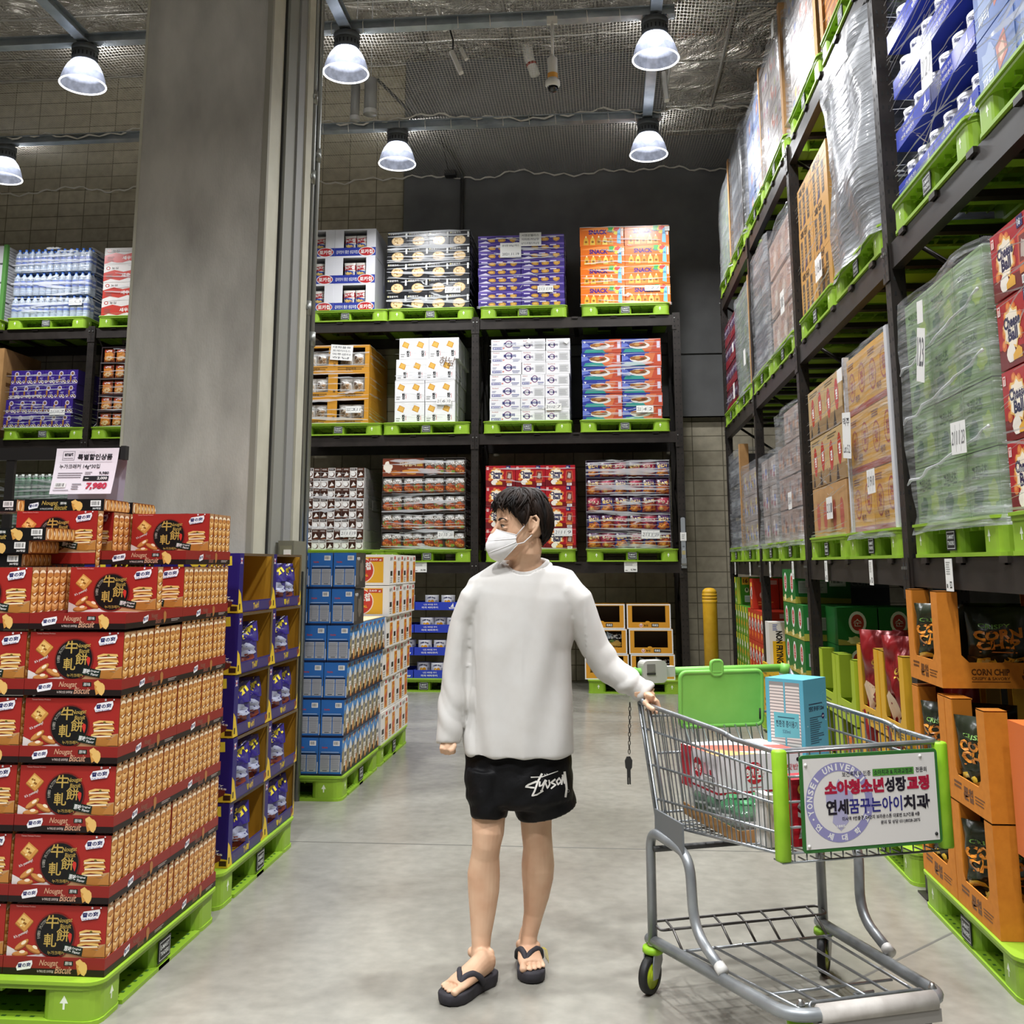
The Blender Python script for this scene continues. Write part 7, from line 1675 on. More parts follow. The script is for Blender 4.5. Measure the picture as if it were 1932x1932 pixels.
# advertising panel
PW, PH = .475, .275
panel = bpy.data.objects.new('advert_panel', None); COL.objects.link(panel); panel.parent = cart; panel.location = C_(-.205, .838, .662); panel.empty_display_size = .05
b = MB(); b.prism(rrect(PW, PH, .012, 3, PW/2, PH/2), 0, .005, mat('2f6a2c', .5), Matrix(((1, 0, 0, 0), (0, 0, 1, 0), (0, 1, 0, 0), (0, 0, 0, 1)))); b.build('backing_board', panel)
b = MB(); A0 = Art(b, (.010, -.0005, .010), (PW-.02, 0, 0), (0, 0, PH-.02)); A0.rect(0, 0, 1, 1, mat('dedad6', .3))
A = Art(b, (.010, -.0009, .010), (PW-.02, 0, 0), (0, 0, PH-.02)); LIL = P('8f8bb8'); DK = P('221d28')
cx, cy = .258, .50
def ring(A, cx, cy, r0, r1, m, n=48):
    A.up()
    for i in range(n):
        a, c = 2*PI*i/n, 2*PI*(i+1)/n; A.mb.poly([A.pt(cx+r*math.cos(t)/A.asp, cy+r*math.sin(t)) for r, t in ((r0, a), (r1, a), (r1, c), (r0, c))], m)
ring(A, cx, cy, .345, .445, LIL); A.poly([(cx-.06, .28), (cx-.02, .70), (cx, .76), (cx+.02, .70), (cx+.06, .28), (cx, .18)], P('a9a5c4')); A.poly([(cx-.10, .60), (cx, .68), (cx+.10, .60), (cx+.10, .5), (cx-.1, .5)], P('a9a5c4'))
A.arc_text('YONSEI UNIVERSITY', cx, cy, .395, .075, 195, 15, W_, .03); A.arc_text('연세대학교', cx, cy, .395, .075, 222, 330, W_, .03, True)
for a in (206, -20): A.circ(cx+.395*math.cos(R(a))/A.asp, cy+.395*math.sin(R(a)), .012, W_, 10)
A.text('보건복지부 인증', .285, .775, .215, .06, DK, .01); A.rect(.515, .765, .315, .08, P('4f8f3a')); A.text('소아치과 & 치과교정과', .525, .775, .295, .06, DK, .02); A.text('전문의', .845, .78, .085, .06, DK, .02)
RDc = P('a81d3a'); NV = P('2c2a78')
A.text('소아청소년', .15, .575, .445, .17, RDc, .06); A.text('성장', .60, .575, .165, .17, DK, .04); A.text('교정', .77, .575, .175, .17, RDc, .06)
A.text('연세', .155, .36, .165, .17, DK, .04); A.text('꿈꾸는아이', .325, .36, .40, .17, NV, .022); A.text('치과', .735, .36, .205, .17, DK, .04)
A.text('미사역 9번출구, 24단지 브라운스톤 대로변 SLP건물 4층', .27, .285, .585, .05, DK, .02); A.text('문의 및 상담 031)8028-2875', .555, .215, .30, .05, DK, .02); A.text('1885', cx-.03, .22, .06, .03, W_, .02)
b.build('printed_sheet', panel)
for x, z in ((.04, .90), (.87, .93), (.04, .07), (.955, .10)):
    b = MB(); b.lathe([(.0055, 0), (.0045, .003), (0, .004)], M_CAPW if z != .10 else M_RUB, 10, (x*PW, -.001, z*PH), rot=Matrix.Rotation(R(90), 3, 'X')); b.build('rivet', panel)
# handle, end brackets, coin lock, chain
b = MB(); b.tube([C_(-.31, -.185, 1.083), C_(.315, -.185, 1.083)], .0155, M_GRN, 14); b.build('handle', cart)
for sg in (-1, 1):
    b = MB(); b.tube([C_(sg*.315, -.185, 1.083), C_(sg*.345, -.17, 1.075)], [.021, .023], M_GRN, 12); b.build('handle_joint', cart)
    b = MB(); b.tube([C_(sg*.347, -.175, 1.078), C_(sg*.347, -.10, 1.02), C_(sg*.345, -.02, .985)], .0095, M_TUBE, 10); b.build('handle_arm', cart)
b = MB(); b.prism(rrect(.10, .085, .02, 4), -.03, .03, mat('a5a39b', .5), Matrix.Translation(C_(-.245, -.185, 1.085)) @ Matrix.Rotation(R(90), 4, 'X')); b.cbox(C_(-.18, -.185, 1.083), (.05, .036, .04), mat('b3b1a9', .5)); lock = b.build('coin_lock', cart)
b = MB(); b.cbox(C_(-.262, -.154, 1.10), (.034, .003, .03), mat('6d6b65', .5)); b.cbox(C_(-.262, -.1535, 1.078), (.036, .004, .006), M_RUB); b.build('coin_slot', lock)
b = MB(); p0 = C_(-.375, -.10, .985)
for i in range(12):
    z = p0.z-.012-i*.0155; c = Vector((p0.x-.002*i*.3, p0.y, z)); pts = []
    for k in range(10):
        a = 2*PI*k/10; d1 = .0042*math.cos(a); d2 = .0095*math.sin(a); pts.append(c+(Vector((d1, 0, d2)) if i % 2 else Vector((0, d1, d2))))
    b.tube(pts, .0016, mat('4a4640', .35, .8), 5, closed=True)
b.build('chain', cart)
b = MB(); zz = p0.z-.2; M4 = Matrix.Translation((p0.x-.01, p0.y, 0)) @ Matrix.Rotation(R(90), 4, 'X')
b.prism([(-.012, zz-.04), (-.006, zz-.048), (-.006, zz-.10), (-.002, zz-.10), (-.002, zz-.075), (.002, zz-.075), (.002, zz-.10), (.006, zz-.10), (.006, zz-.048), (.012, zz-.04), (.014, zz-.015), (.006, zz), (-.006, zz), (-.014, zz-.015)], -.004, .004, mat('2c2a28', .5), M4); b.build('coin_key', cart)
# child seat: green flap with a tab, wire back and lower shelf
flap = bpy.data.objects.new('seat_flap', None); COL.objects.link(flap); flap.parent = cart; flap.location = C_(-.035, -.02, .895); flap.rotation_euler = (R(4), 0, R(-2)); flap.empty_display_size = .05
FM = Matrix(((1, 0, 0, 0), (0, 0, 1, 0), (0, 1, 0, 0), (0, 0, 0, 1)))
b = MB(); b.prism(rrect(.335, .20, .022, 5, 0, .10), -.004, .004, M_GRN, FM); b.tube([Vector((x, 0, z)) for x, z in rrect(.335, .20, .022, 5, 0, .10)], .0085, M_GRN, 8, closed=True); b.build('flap_board', flap)
b = MB(); b.prism(rrect(.052, .06, .015, 4, -.02, .215), -.007, .007, M_GRN, FM); b.tube([Vector((x, -.003, z)) for x, z in rrect(.046, .055, .015, 4, -.02, .215)], .006, M_GRN, 8, closed=True); b.build('tab', flap)
b = MB(); b.tube([Vector((.157, -.004, .02)), Vector((.157, -.004, .06))], .0035, M_RUB, 6); b.build('clip', flap)
b = MB()
for i in range(8): s_ = -.17+i*.045; b.tube([C_(s_, .0, .90), C_(s_+.01, .13, .72)], .0028, M_WIRE, 5)
b.tube([C_(-.19, .13, .72), C_(.19, .13, .72)], .0045, M_WIRE, 6); b.tube(bez([(C_(-.20, 0, .91), 0), (C_(-.19, .14, .715), .03), (C_(-.19, .22, .70), 0)]), .005, M_WIRE, 6); b.tube(bez([(C_(.155, -.01, 1.0), 0), (C_(.19, .14, .715), .03), (C_(.19, .22, .70), 0)]), .005, M_WIRE, 6)
b.build('seat_back', cart)
b = MB(); b.prism(rrect(.30, .10, .02, 4, 0, .05), -.004, .004, M_LIME, Matrix.Translation(C_(.0, .10, .755)) @ FM); b.build('seat_panel', cart)
b = MB(); b.prism(rrect(.26, .065, .012, 4, 0, .045), -.006, -.0042, mat('10141c', .5), Matrix.Translation(C_(.0, .10, .755)) @ FM); b.build('seat_pad', cart)
# ---------------------------------------------------------------- goods in the cart
def cit(me, name, lab, cat, s, t, z, a=0, grp=None): return inst(me, name, lab, cat, carr(s, t, z), CA+R(a), grp)
def fz(t): return .565+.095*(t+.005)/.82+.006
def a_rice(A):
    A.rect(0, .1, 1, .05, P('a82433')); A.circ(.42, .56, .26, PG('bb2433')); A.text('햇반', .305, .40, .235, .26, W_, .04); A.text('따뜻하게 맛있게', .33, .72, .18, .05, W_, .01); A.lines(.36, .2, .14, .05, 1, P('b5606a'))
    ring(A, .72, .55, .17, .185, P('6a6468'), 26); A.poly([(.64, .40), (.88, .40), (.84, .24), (.68, .24)], P('d8d2d2')); A.lines(.64, .3, .22, .1, 2, P('b5404a')); A.text('햇반', .8, .58, .14, .14, P('c4505a'), .02); A.circ(.94, .82, .05, P('26242a'), 10)
def a_rice_s(A):
    A.rect(0, .1, 1, .05, P('a82433')); A.circ(.25, .58, .24, PG('bb2433')); A.text('햇반', .13, .46, .24, .2, W_, .04); A.blob(.56, .62, .1, .18, P('cf9aa2'), 3); A.frame(.46, .2, .42, .28, .02, P('26242a')); A.barcode(.48, .22, .38, .24, 12); A.rect(.7, .5, .1, .12, P('b5303f'))
def a_rice_t(A): A.poly([(0, .3), (1, .1), (1, .5), (0, .8)], P('d8655a')); A.poly([(0, 0), (.5, 0), (.2, .4), (0, .35)], P('e0a06a')); A.circ(.7, .7, .2, P('e8e2e0'))
def rice(w, d, h):
    b = MB(); b.box(0, 0, 0, w, d, h, P('e2dee2'), ml=P('b52a38')); a_rice(front(b, w, h)); Aq = left(b, d, h, 0); Aq.rect(.3, 0, .7, 1, P('dcd8dc')); a_rice_s(Art(b, (0, d*.7, 0), (0, -d*.7, 0), (0, 0, h), .0012)); a_rice_t(top(b, w, d, h)); return b.data('rice_carton')
ME_RICE = rice(.33, .28, .14)
# green drink pack under the rice carton
def gpack():
    b = MB(); bb = bottle_mesh('x', mat('1f5a34', .12, 0, .8), PG('2c6a44'), mat('2f7a45', .4), None)
    return bb
ME_CID = bottle_mesh('drink_bottle', mat('2a6a40', .14, 0, .8), PG('1f4f33'), P('3f8a55'), PG('cfd8d2'))
t = thing('drink_pack', 'pack of green drink bottles at the bottom of the cart', 'drink pack', carr(-.26, .14, fz(.50)), CA)
for i in range(4):
    for j in range(4):
        o = bpy.data.objects.new('bottle', ME_CID); COL.objects.link(o); o.parent = t; o.location = (i*.094+.005, -.40+j*.098, .002); o.scale = (1, 1, .36)
b = MB(); b.loft([[Vector((x, y, z)) for x, y in rrect(.39, .41, .03, 3, .19, -.205)] for z in (0, .04, .08, .106)], M_FILM, False, False); b.build('shrink_wrap', t)
b = MB(); b.box(-.01, -.42, -.004, .40, .01, .0, M_CARD); b.box(-.01, -.42, 0, .40, -.417, .035, M_CARD); b.box(-.01, -.42, 0, -.007, .01, .035, M_CARD); b.build('tray', t)
cit(ME_RICE, 'rice_carton', 'white and red rice carton lying on the green drink pack', 'carton', -.24, .36, .716, 2)
# pale blue box of paper bowls
def a_bowls(A):
    A.rect(.0, 0, 1, 1, P('58a6bc'))
    for x0 in (.1, .52):
        A.rect(x0, .02, .38, .94, P('8a8a88'))
        for k in range(24): A.up() if k == 0 else None; A.mb.poly([A.pt(x0+q[0]*.38, .04+k*.037+q[1]*.024) for q in ((0, 0), (1, 0), (.97, 1), (.03, 1))], P('d6d2cc'))
    A.poly([(.2, .30), (.86, .32), (.86, .60), (.2, .60)], P('5fb0ba')); A.text('친환경 종이용기', .25, .43, .56, .08, P('1f3a4a'), .02); A.text('520ml', .42, .36, .2, .04, P('24506a'), .01); A.lines(.3, .53, .46, .03, 1, P('2c5a6a')); A.circ(.86, .06, .03, P('30506a'), 10)
def a_bowlb(A):
    A.text('친환경 종이용기 520ml', .2, .62, .66, .06, P('1b2f4a'), .03); A.lines(.2, .69, .62, .03, 1, P('1f3f5a')); A.lines(.22, .24, .6, .32, 13, P('2c5a70'), .4, .5); A.circ(.80, .55, .035, P('23265c'), 16); A.text('GSP', .755, .54, .09, .02, W_, .03)
    for x, y, r in ((.86, .76, .1), (.72, .12, .09)):
        for i in range(16): a = 2*PI*i/16; A.circ(x+r*1.8*math.cos(a)*.6, y+r*math.sin(a)*.7, .005, P('8fd0e0'), 6)
    A.barcode(.56, .0, .36, .05, 10); A.rect(.2, .02, .2, .015, P('1f3a4a')); A.circ(.1, .46, .008, P('cfeaf2'), 6); A.circ(.9, .5, .008, P('cfeaf2'), 6)
def bowl_box():
    b = MB(); w, d, h = .165, .155, .30; b.box(0, 0, 0, w, d, h, P('5badc4')); a_bowls(left(b, d, h, 0)); a_bowlb(front(b, w, h)); return b.data('paper_bowl_box')
o = cit(bowl_box(), 'paper_bowl_box', 'pale blue box of paper bowls standing upright in the cart', 'box', .15, .27, .785, 30)
b = MB(); b.box(0, 0, 0, .20, .18, .185, P('b9c0c6')); A = front(b, .2, .16); A.rect(.1, .2, .8, .4, P('3a6aa8')); tag(b.build('blue_carton', loc=carr(.09, .29, fz(.29)), rz=CA), 'pale carton under the paper bowl box', 'carton')
# red box behind the panel
def a_spa(A): A.text('SPA', .02, .36, .16, .4, W_, .05); A.text('GG', .02, .82, .1, .12, P('e0c070'), .03); A.rect(.0, .94, 1, .06, P('e8e4e0'))
b = MB(); b.box(0, 0, 0, .30, .09, .19, P('b51f2a')); A = front(b, .30, .19); A.rect(0, .72, .3, .28, P('8a1620')); A.text('G', .06, .77, .08, .16, P('d8b04a'), .03); A.text('S', .05, .42, .12, .24, W_, .05); A.text('A', .05, .12, .12, .24, W_, .05)
tag(b.build('red_box', loc=carr(-.212, .80, .672), rz=CA), 'red box with white letters standing behind the advertising panel', 'box')
b = MB(); b.box(0, 0, 0, .21, .16, .10, P('14161c')); A = front(b, .21, .1); A.rect(0, .2, .25, .6, P('2a6fa8')); A.rect(.3, .2, .5, .1, P('3a3c44'))
tag(b.build('black_box', loc=carr(.09, .79, .672), rz=CA), 'flat black and blue box behind the panel on the right', 'box')
b = MB(); b.box(0, 0, 0, .03, .07, .15, P('e3e0da')); tag(b.build('white_carton', loc=carr(-.262, .73, fz(.73)), rz=CA), 'narrow white carton between the corner guard and drink pack', 'carton')
# ================================================================ THE MAN
def hexm(n, c, r=.55, **k): return mat(c, r, 0, .35)
M_SKIN = noise_mat('skin', 'cda283', 'dcb798', scale=9, rough=.5, spec=.35, detail=3)
M_CLOTH = noise_mat('white_jersey', 'c6c3be', 'cbc9c5', scale=12, rough=.9, bump=.08, bscale=700, spec=.15)
M_BLACK = noise_mat('black_nylon', '08080a', '101012', scale=12, rough=.6, bump=.25, bscale=24, spec=.18)
M_SOLE = noise_mat('dark_foam', '2b292d', '36343a', scale=20, rough=.75)
MY = 4.05
px2 = lambda x, y, Y=MY: at(x, y, Y=Y)
def loft_path(mb, secs, m, n=20, up=None, p=2.0):
    """secs: (centre, r_x, r_y[, axis_x]) ; rings perpendicular to the path"""
    rings = []; k = len(secs)
    for i, s_ in enumerate(secs):
        c = Vector(s_[0]); t = (Vector(secs[min(i+1, k-1)][0])-Vector(secs[max(i-1, 0)][0])).normalized()
        ax = Vector(s_[3]) if len(s_) > 3 else Vector((1, 0, 0))
        ax = (ax-t*ax.dot(t)).normalized(); ay = t.cross(ax)
        rg = []
        for j in range(n):
            a = 2*PI*j/n; ca, sa = math.cos(a), math.sin(a); q = 2/p
            rg.append(c+ax*s_[1]*math.copysign(abs(ca)**q, ca)+ay*s_[2]*math.copysign(abs(sa)**q, sa))
        rings.append(rg)
    mb.loft(rings, m)
def blob3(mb, c, r, m, n=16, k=10, rot=None):
    rings = []
    for i in range(1, k):
        a = PI*i/k; z = -math.cos(a); s_ = math.sin(a); rg = []
        for j in range(n):
            v = Vector((r[0]*s_*math.cos(2*PI*j/n), r[1]*s_*math.sin(2*PI*j/n), r[2]*z)); rg.append(Vector(c)+(rot @ v if rot else v))
        rings.append(rg)
    mb.loft(rings, m)
def fuse(mb, name, vox, m, smooth=6, parent=None, disp=None, fac=.5):
    me = mb.data('tmp'); o = bpy.data.objects.new('tmp', me); COL.objects.link(o)
    r = o.modifiers.new('r', 'REMESH'); r.mode = 'VOXEL'; r.voxel_size = vox; r.use_smooth_shade = True
    if smooth: s_ = o.modifiers.new('s', 'SMOOTH'); s_.factor = fac; s_.iterations = smooth
    dg = bpy.context.evaluated_depsgraph_get(); dg.update()
    nm = bpy.data.meshes.new_from_object(o.evaluated_get(dg)); bpy.data.objects.remove(o); bpy.data.meshes.remove(me)
    nm.name = name; nm.materials.clear(); nm.materials.append(m)
    if disp:
        ns = [v.normal.copy() for v in nm.vertices]
        for v, q in zip(nm.vertices, ns):
            v.co += q*disp(v.co, q)
    nm.polygons.foreach_set('use_smooth', [True]*len(nm.polygons)); nm.polygons.foreach_set('material_index', [0]*len(nm.polygons)); nm.update()
    ob = bpy.data.objects.new(name, nm); COL.objects.link(ob)
    if parent: ob.parent = parent
    return ob
man = thing('person', 'person in a white sweatshirt, black shorts and face mask holding the cart', 'person', (0, 0, 0))

# ---- head frame
HC = px2(986.5, 1000, 4.03); HS = 1.06; HYAW = R(-66)
HO = Vector((HC.x, 4.035, at(960, 1053, Y=4.03).z))
HM = Matrix.Translation(HO) @ Matrix.Rotation(HYAW, 4, 'Z') @ Matrix.Rotation(R(3), 4, 'X') @ Matrix.Scale(HS, 4)
h = lambda x, y, z: HM @ Vector((x, y, z))
B = MB()
prof = [(-.004, .016, -.074, -.046), (.006, .030, -.085, -.022), (.022, .043, -.091, .0), (.045, .056, -.092, .03), (.07, .064, -.0915, .062), (.095, .069, -.091, .083), (.12, .072, -.089, .096), (.145, .074, -.0915, .101), (.17, .074, -.091, .101), (.195, .070, -.083, .094), (.215, .058, -.064, .078), (.230, .036, -.036, .048), (.237, .012, -.01, .018)]
rings = []
for z, w, f, bk in prof:
    cy = (f+bk)/2; ry = (bk-f)/2; rg = []
    for j in range(28):
        a = 2*PI*j/28; ca, sa = math.cos(a), math.sin(a)
        x = w*math.copysign(abs(ca)**.92, ca); y = cy+ry*math.copysign(abs(sa)**.92, sa); rg.append(h(x, y, z))
    rings.append(rg)
B.loft(rings, M_SKIN)
# nose, brow, cheekbones, eyelids
loft_path(B, [(h(0, -.086, .132), .009*HS, .010*HS), (h(0, -.097, .112), .0105*HS, .013*HS), (h(0, -.108, .094), .014*HS, .014*HS), (h(0, -.107, .082), .016*HS, .012*HS), (h(0, -.095, .076), .012*HS, .010*HS)], M_SKIN, 12)
for sg in (-1, 1):
    blob3(B, h(sg*.034, -.078, .140), (.024*HS, .014*HS, .008*HS), M_SKIN, rot=HM.to_3x3().normalized())
    blob3(B, h(sg*.034, -.0765, .1262), (.019*HS, .0118*HS, .0066*HS), M_SKIN, rot=HM.to_3x3().normalized())
    blob3(B, h(sg*.034, -.0765, .1115), (.018*HS, .0105*HS, .006*HS), M_SKIN, rot=HM.to_3x3().normalized())
    # ear: rim, lobe and bowl
    E = lambda y, z, o=0: h(sg*(.074+o), y, z)
    loft_path(B, [(E(.004, .100, .002), .005, .006), (E(.0, .128, .006), .0058, .006), (E(.010, .147, .010), .006, .006), (E(.026, .150, .013), .006, .006), (E(.036, .135, .014), .006, .006), (E(.034, .115, .012), .0058, .0065), (E(.024, .098, .009), .006, .007), (E(.012, .085, .004), .0068, .0085), (E(.004, .088, .001), .005, .006)], M_SKIN, 10)
    blob3(B, E(.017, .118, .001), (.006*HS, .016*HS, .024*HS), M_SKIN, rot=HM.to_3x3().normalized()); loft_path(B, [(E(.012, .103, .006), .004, .004), (E(.022, .112, .010), .004, .004), (E(.024, .128, .010), .004, .004), (E(.014, .136, .007), .003, .003)], M_SKIN, 8)
# neck into the shoulders
nb = px2(990, 1075, 4.09)
loft_path(B, [(h(0, .022, .07), .052*HS, .060*HS), (h(.0, .018, .03), .054*HS, .058*HS), (px2(991, 1050, 4.065), .060, .062), (px2(992, 1075, 4.08), .072, .066), (px2(992, 1095, 4.085), .12, .08), (px2(991, 1120, 4.085), .135, .08)], M_SKIN, 24)
# sterno muscle and throat
loft_path(B, [(h(.052, .012, .055), .012, .012), (px2(985, 1060, 4.025), .013, .012), (px2(968, 1083, 4.018), .012, .010)], M_SKIN, 10)
# torso (hidden by the clothes) and hips
loft_path(B, [(px2(991, 1118, 4.085), .13, .075), (px2(986, 1180, 4.09), .165, .095), (px2(983, 1300, 4.09), .15, .09), (px2(980, 1420, 4.10), .16, .10), (px2(978, 1480, 4.10), .165, .105), (px2(976, 1510, 4.10), .12, .09)], M_SKIN, 24)
# arms
AR = [(px2(917, 1128, 4.08), .036, .040), (px2(874, 1180, 4.08), .045, .045), (px2(860, 1255, 4.075), .040, .040), (px2(853, 1320, 4.06), .037, .037), (px2(848, 1375, 4.04), .029, .026), (px2(846.5, 1402, 4.03), .024, .028)]
loft_path(B, AR, M_SKIN, 14)
wr = px2(1228, 1316, 4.07)
AL = [(px2(1066, 1128, 4.08), .036, .040), (px2(1106, 1180, 4.09), .045, .045), (px2(1138, 1250, 4.105), .040, .040), (px2(1185, 1286, 4.09), .035, .034), (px2(1216, 1304, 4.075), .028, .024), (px2(1229, 1312, 4.07), .029, .019)]
loft_path(B, AL, M_SKIN, 14)
# hand on the cart: palm over the rim, four fingers curling down its outer side, thumb on the inner side
RIM0, RIM1 = carr(-.345, -.085, .985), carr(-.293, .49, .961)
rd_ = (RIM1-RIM0).normalized(); hc = RIM0.lerp(RIM1, .10)
outw = Vector((-CRr.x, -CRr.y, 0)); upv = Vector((0, 0, 1))
def chain(pts, rs): loft_path(B, [(p, r, r*.92, rd_) for p, r in zip(pts, rs)], M_SKIN, 9)
palm0 = hc+upv*.024-outw*.004
loft_path(B, [(px2(1226, 1310, 4.07), .027, .019, rd_), (palm0-rd_*.006+upv*.010+Vector((-.012, 0, .0)), .036, .017, rd_), (palm0+rd_*.012+Vector((.006, 0, .004)), .040, .016, rd_), (palm0+rd_*.020+Vector((.02, -.004, -.006)), .037, .012, rd_)], M_SKIN, 14)
for i in range(4):
    o = hc+rd_*(-.022+.021*i); ln = (.86, 1.0, 1.04, .9)[3-i]
    k0 = o+upv*.022+outw*(-.016); r = .0095-.0006*(3-i)
    chain([k0, o+upv*.014+(-outw)*.030*ln, o-upv*.012*ln+(-outw)*.034, o-upv*.026*ln+(-outw)*.024, o-upv*.028*ln-outw*.008], [r*1.1, r*1.05, r, r*.95, r*.75])
# thumb lies along the rim towards the camera
chain([px2(1231, 1318, 4.05), hc+rd_*.03+outw*.016+upv*.010, hc+rd_*.055+outw*.015+upv*.0, hc+rd_*.078+outw*.012-upv*.004, hc+rd_*.088+outw*.010-upv*.005], [.014, .0125, .0112, .0108, .007])
# relaxed hand under the cuff: palm and curled fingers
hb = px2(846, 1402, 4.03)
loft_path(B, [(hb+Vector((0, 0, .03)), .025, .028), (hb, .028, .036), (hb-Vector((0, .004, .018)), .026, .036)], M_SKIN, 14)
for i in range(4):
    k0 = hb+Vector((-.020+.0135*i, -.020+.001*i, -.002)); ln = (.82, .98, 1.0, .9)[i]
    loft_path(B, [(k0, .0092, .0092), (k0+Vector((-.001, -.014, -.016*ln)), .0090, .0090), (k0+Vector((.0, -.004, -.031*ln)), .0086, .0086), (k0+Vector((.002, .014, -.031*ln)), .0080, .0080), (k0+Vector((.003, .022, -.022)), .006, .006)], M_SKIN, 9)
loft_path(B, [(hb+Vector((.020, -.012, .008)), .012, .012), (hb+Vector((.026, -.026, -.008)), .0105, .0105), (hb+Vector((.020, -.034, -.020)), .0095, .0095), (hb+Vector((.010, -.036, -.025)), .007, .007)], M_SKIN, 9)
# legs: measured outlines (left edge px, right edge px, y px, Y)
def leg(rows, dy):
    secs = []
    for l, r_, y, Y, k in rows:
        a, c = px2(l, y, Y), px2(r_, y, Y); secs.append(((a+c)/2+Vector((0, dy, 0)), (c-a).length/2, (c-a).length/2*k))
    loft_path(B, secs, M_SKIN, 22)
leg([(888, 962, 1475, 4.09, 1.05), (889, 957, 1520, 4.07, 1.05), (890, 953, 1545, 4.06, 1.05), (890.5, 951, 1570, 4.05, 1.06), (891, 945, 1592, 4.05, 1.1), (889, 942, 1612, 4.06, 1.12), (882, 943.5, 1648, 4.075, 1.08), (883, 942, 1680, 4.075, 1.08), (886, 935, 1722, 4.065, 1.05), (889, 927, 1764, 4.055, 1.05), (890, 925, 1786, 4.05, 1.1), (889, 929, 1812, 4.04, 1.2)], 0)
leg([(975, 1056, 1475, 4.12, 1.0), (980, 1046, 1520, 4.13, 1.02), (981.5, 1041, 1545, 4.135, 1.05), (984, 1041, 1572, 4.14, 1.06), (987, 1043, 1598, 4.155, 1.1), (984, 1046, 1630, 4.175, 1.1), (984.5, 1044, 1655, 4.185, 1.08), (987, 1036, 1690, 4.19, 1.08), (988, 1025, 1724, 4.19, 1.05), (983, 1014, 1764, 4.185, 1.1), (980, 1012, 1790, 4.175, 1.25)], 0)
# kneecaps and ankle bones

blob3(B, px2(924, 1800, 4.03), (.018, .02, .02), M_SKIN); blob3(B, px2(890, 1796, 4.06), (.016, .018, .018), M_SKIN); blob3(B, px2(981, 1782, 4.18), (.016, .02, .018), M_SKIN); blob3(B, px2(1012, 1785, 4.18), (.016, .02, .018), M_SKIN)
# feet
def foot(heel, toe, zf, side):
    """heel, toe floor points of the sole; foot rests on the sole top zf; side=+1 big toe on local right"""
    d = (toe-heel); L_ = d.length; d.normalize(); rt = Vector((d.y, -d.x, 0)); F = lambda u, s_, z: heel+d*(u*L_)+rt*s_*side+Vector((0, 0, z))
    secs = [(.07, 0, zf+.034, .030, .033), (.14, 0, zf+.042, .036, .042), (.26, .003, zf+.044, .036, .045), (.40, .004, zf+.036, .037, .038), (.55, .004, zf+.028, .042, .029), (.70, .002, zf+.020, .047, .021), (.80, 0, zf+.014, .044, .014)]
    loft_path(B, [(F(u, s_, z), rx, ry, rt) for u, s_, z, rx, ry in secs], M_SKIN, 18)
    for i, (s0, u1, r) in enumerate(((.030, .97, .0138), (.0055, .965, .0086), (-.0125, .935, .0082), (-.029, .90, .0078), (-.0435, .86, .0074))):
        loft_path(B, [(F(.74, s0*.95, zf+.014), r*1.0, r*.95, rt), (F((.74+u1)/2, s0*1.02, zf+.012), r*.92, r*.85, rt), (F(u1-.03, s0*1.04, zf+.010), r*1.05, r*.92, rt), (F(u1, s0*1.04, zf+.008), r*.7, r*.6, rt)], M_SKIN, 10)
    return F, L_
zs = .036
hR, tR = Vector((*at(916, 1842, Z=.03).xy, 0)), Vector((*at(838, 1899, Z=.0).xy, 0))
hL, tL = Vector((*at(996, 1806, Z=.0).xy, 0)), Vector((*at(1004, 1858, Z=.0).xy, 0))
hR = tR+(hR-tR).normalized()*.268; hL = tL+(hL-tL).normalized()*.288
FR, LR_ = foot(hR, tR, zs, 1 if False else -1); FL, LL_ = foot(hL, tL, zs, 1)
# heels join the shins
loft_path(B, [(px2(908, 1805, 4.04), .032, .036), (FR(.24, 0, zs+.055), .032, .038), (FR(.22, 0, zs+.03), .030, .034)], M_SKIN, 16)
loft_path(B, [(px2(996, 1788, 4.18), .033, .040), (FL(.2, 0, zs+.06), .034, .042), (FL(.2, 0, zs+.03), .032, .036)], M_SKIN, 16)
body = fuse(B, 'body', .0032, M_SKIN, 4, man)

# ---- eyes and brows
for sg in (-1, 1):
    b = MB(); q = HM.to_3x3().normalized(); blob3(b, h(sg*.034, -.0765, .1195), (.0125, .0112, .0125), mat('c9bfb6', .25), rot=q)
    c = h(sg*.034-.001, -.0885, .1185); 
    b.lathe([(0, .0), (.0055, -.0005)], mat('1a100c', .15), 16, c, rot=HM.to_3x3().normalized() @ Matrix.Rotation(R(90), 3, 'X'))
    b.build('eye', man)
    b = MB(); rows = [(.018, .1405), (.028, .1455), (.040, .1462), (.052, .1425), (.058, .139)]
    loft_path(b, [(h(sg*x, -.0925+.9*max(x-.03, 0)**1.25*1.6, z), (.0022, .0032, .0034, .0028, .0012)[i]*1.1, .0035, (0, 0, 1)) for i, (x, z) in enumerate(rows)], mat('15100d', .8), 8); b.build('eyebrow', man)
    b = MB(); loft_path(b, [(h(sg*x, y, z), .0012, .0016) for x, y, z in ((.020, -.0855, .1205), (.028, -.0895, .1245), (.037, -.0888, .1245), (.046, -.082, .1205))], mat('15100d', .8), 6); b.build('eyelash', man)
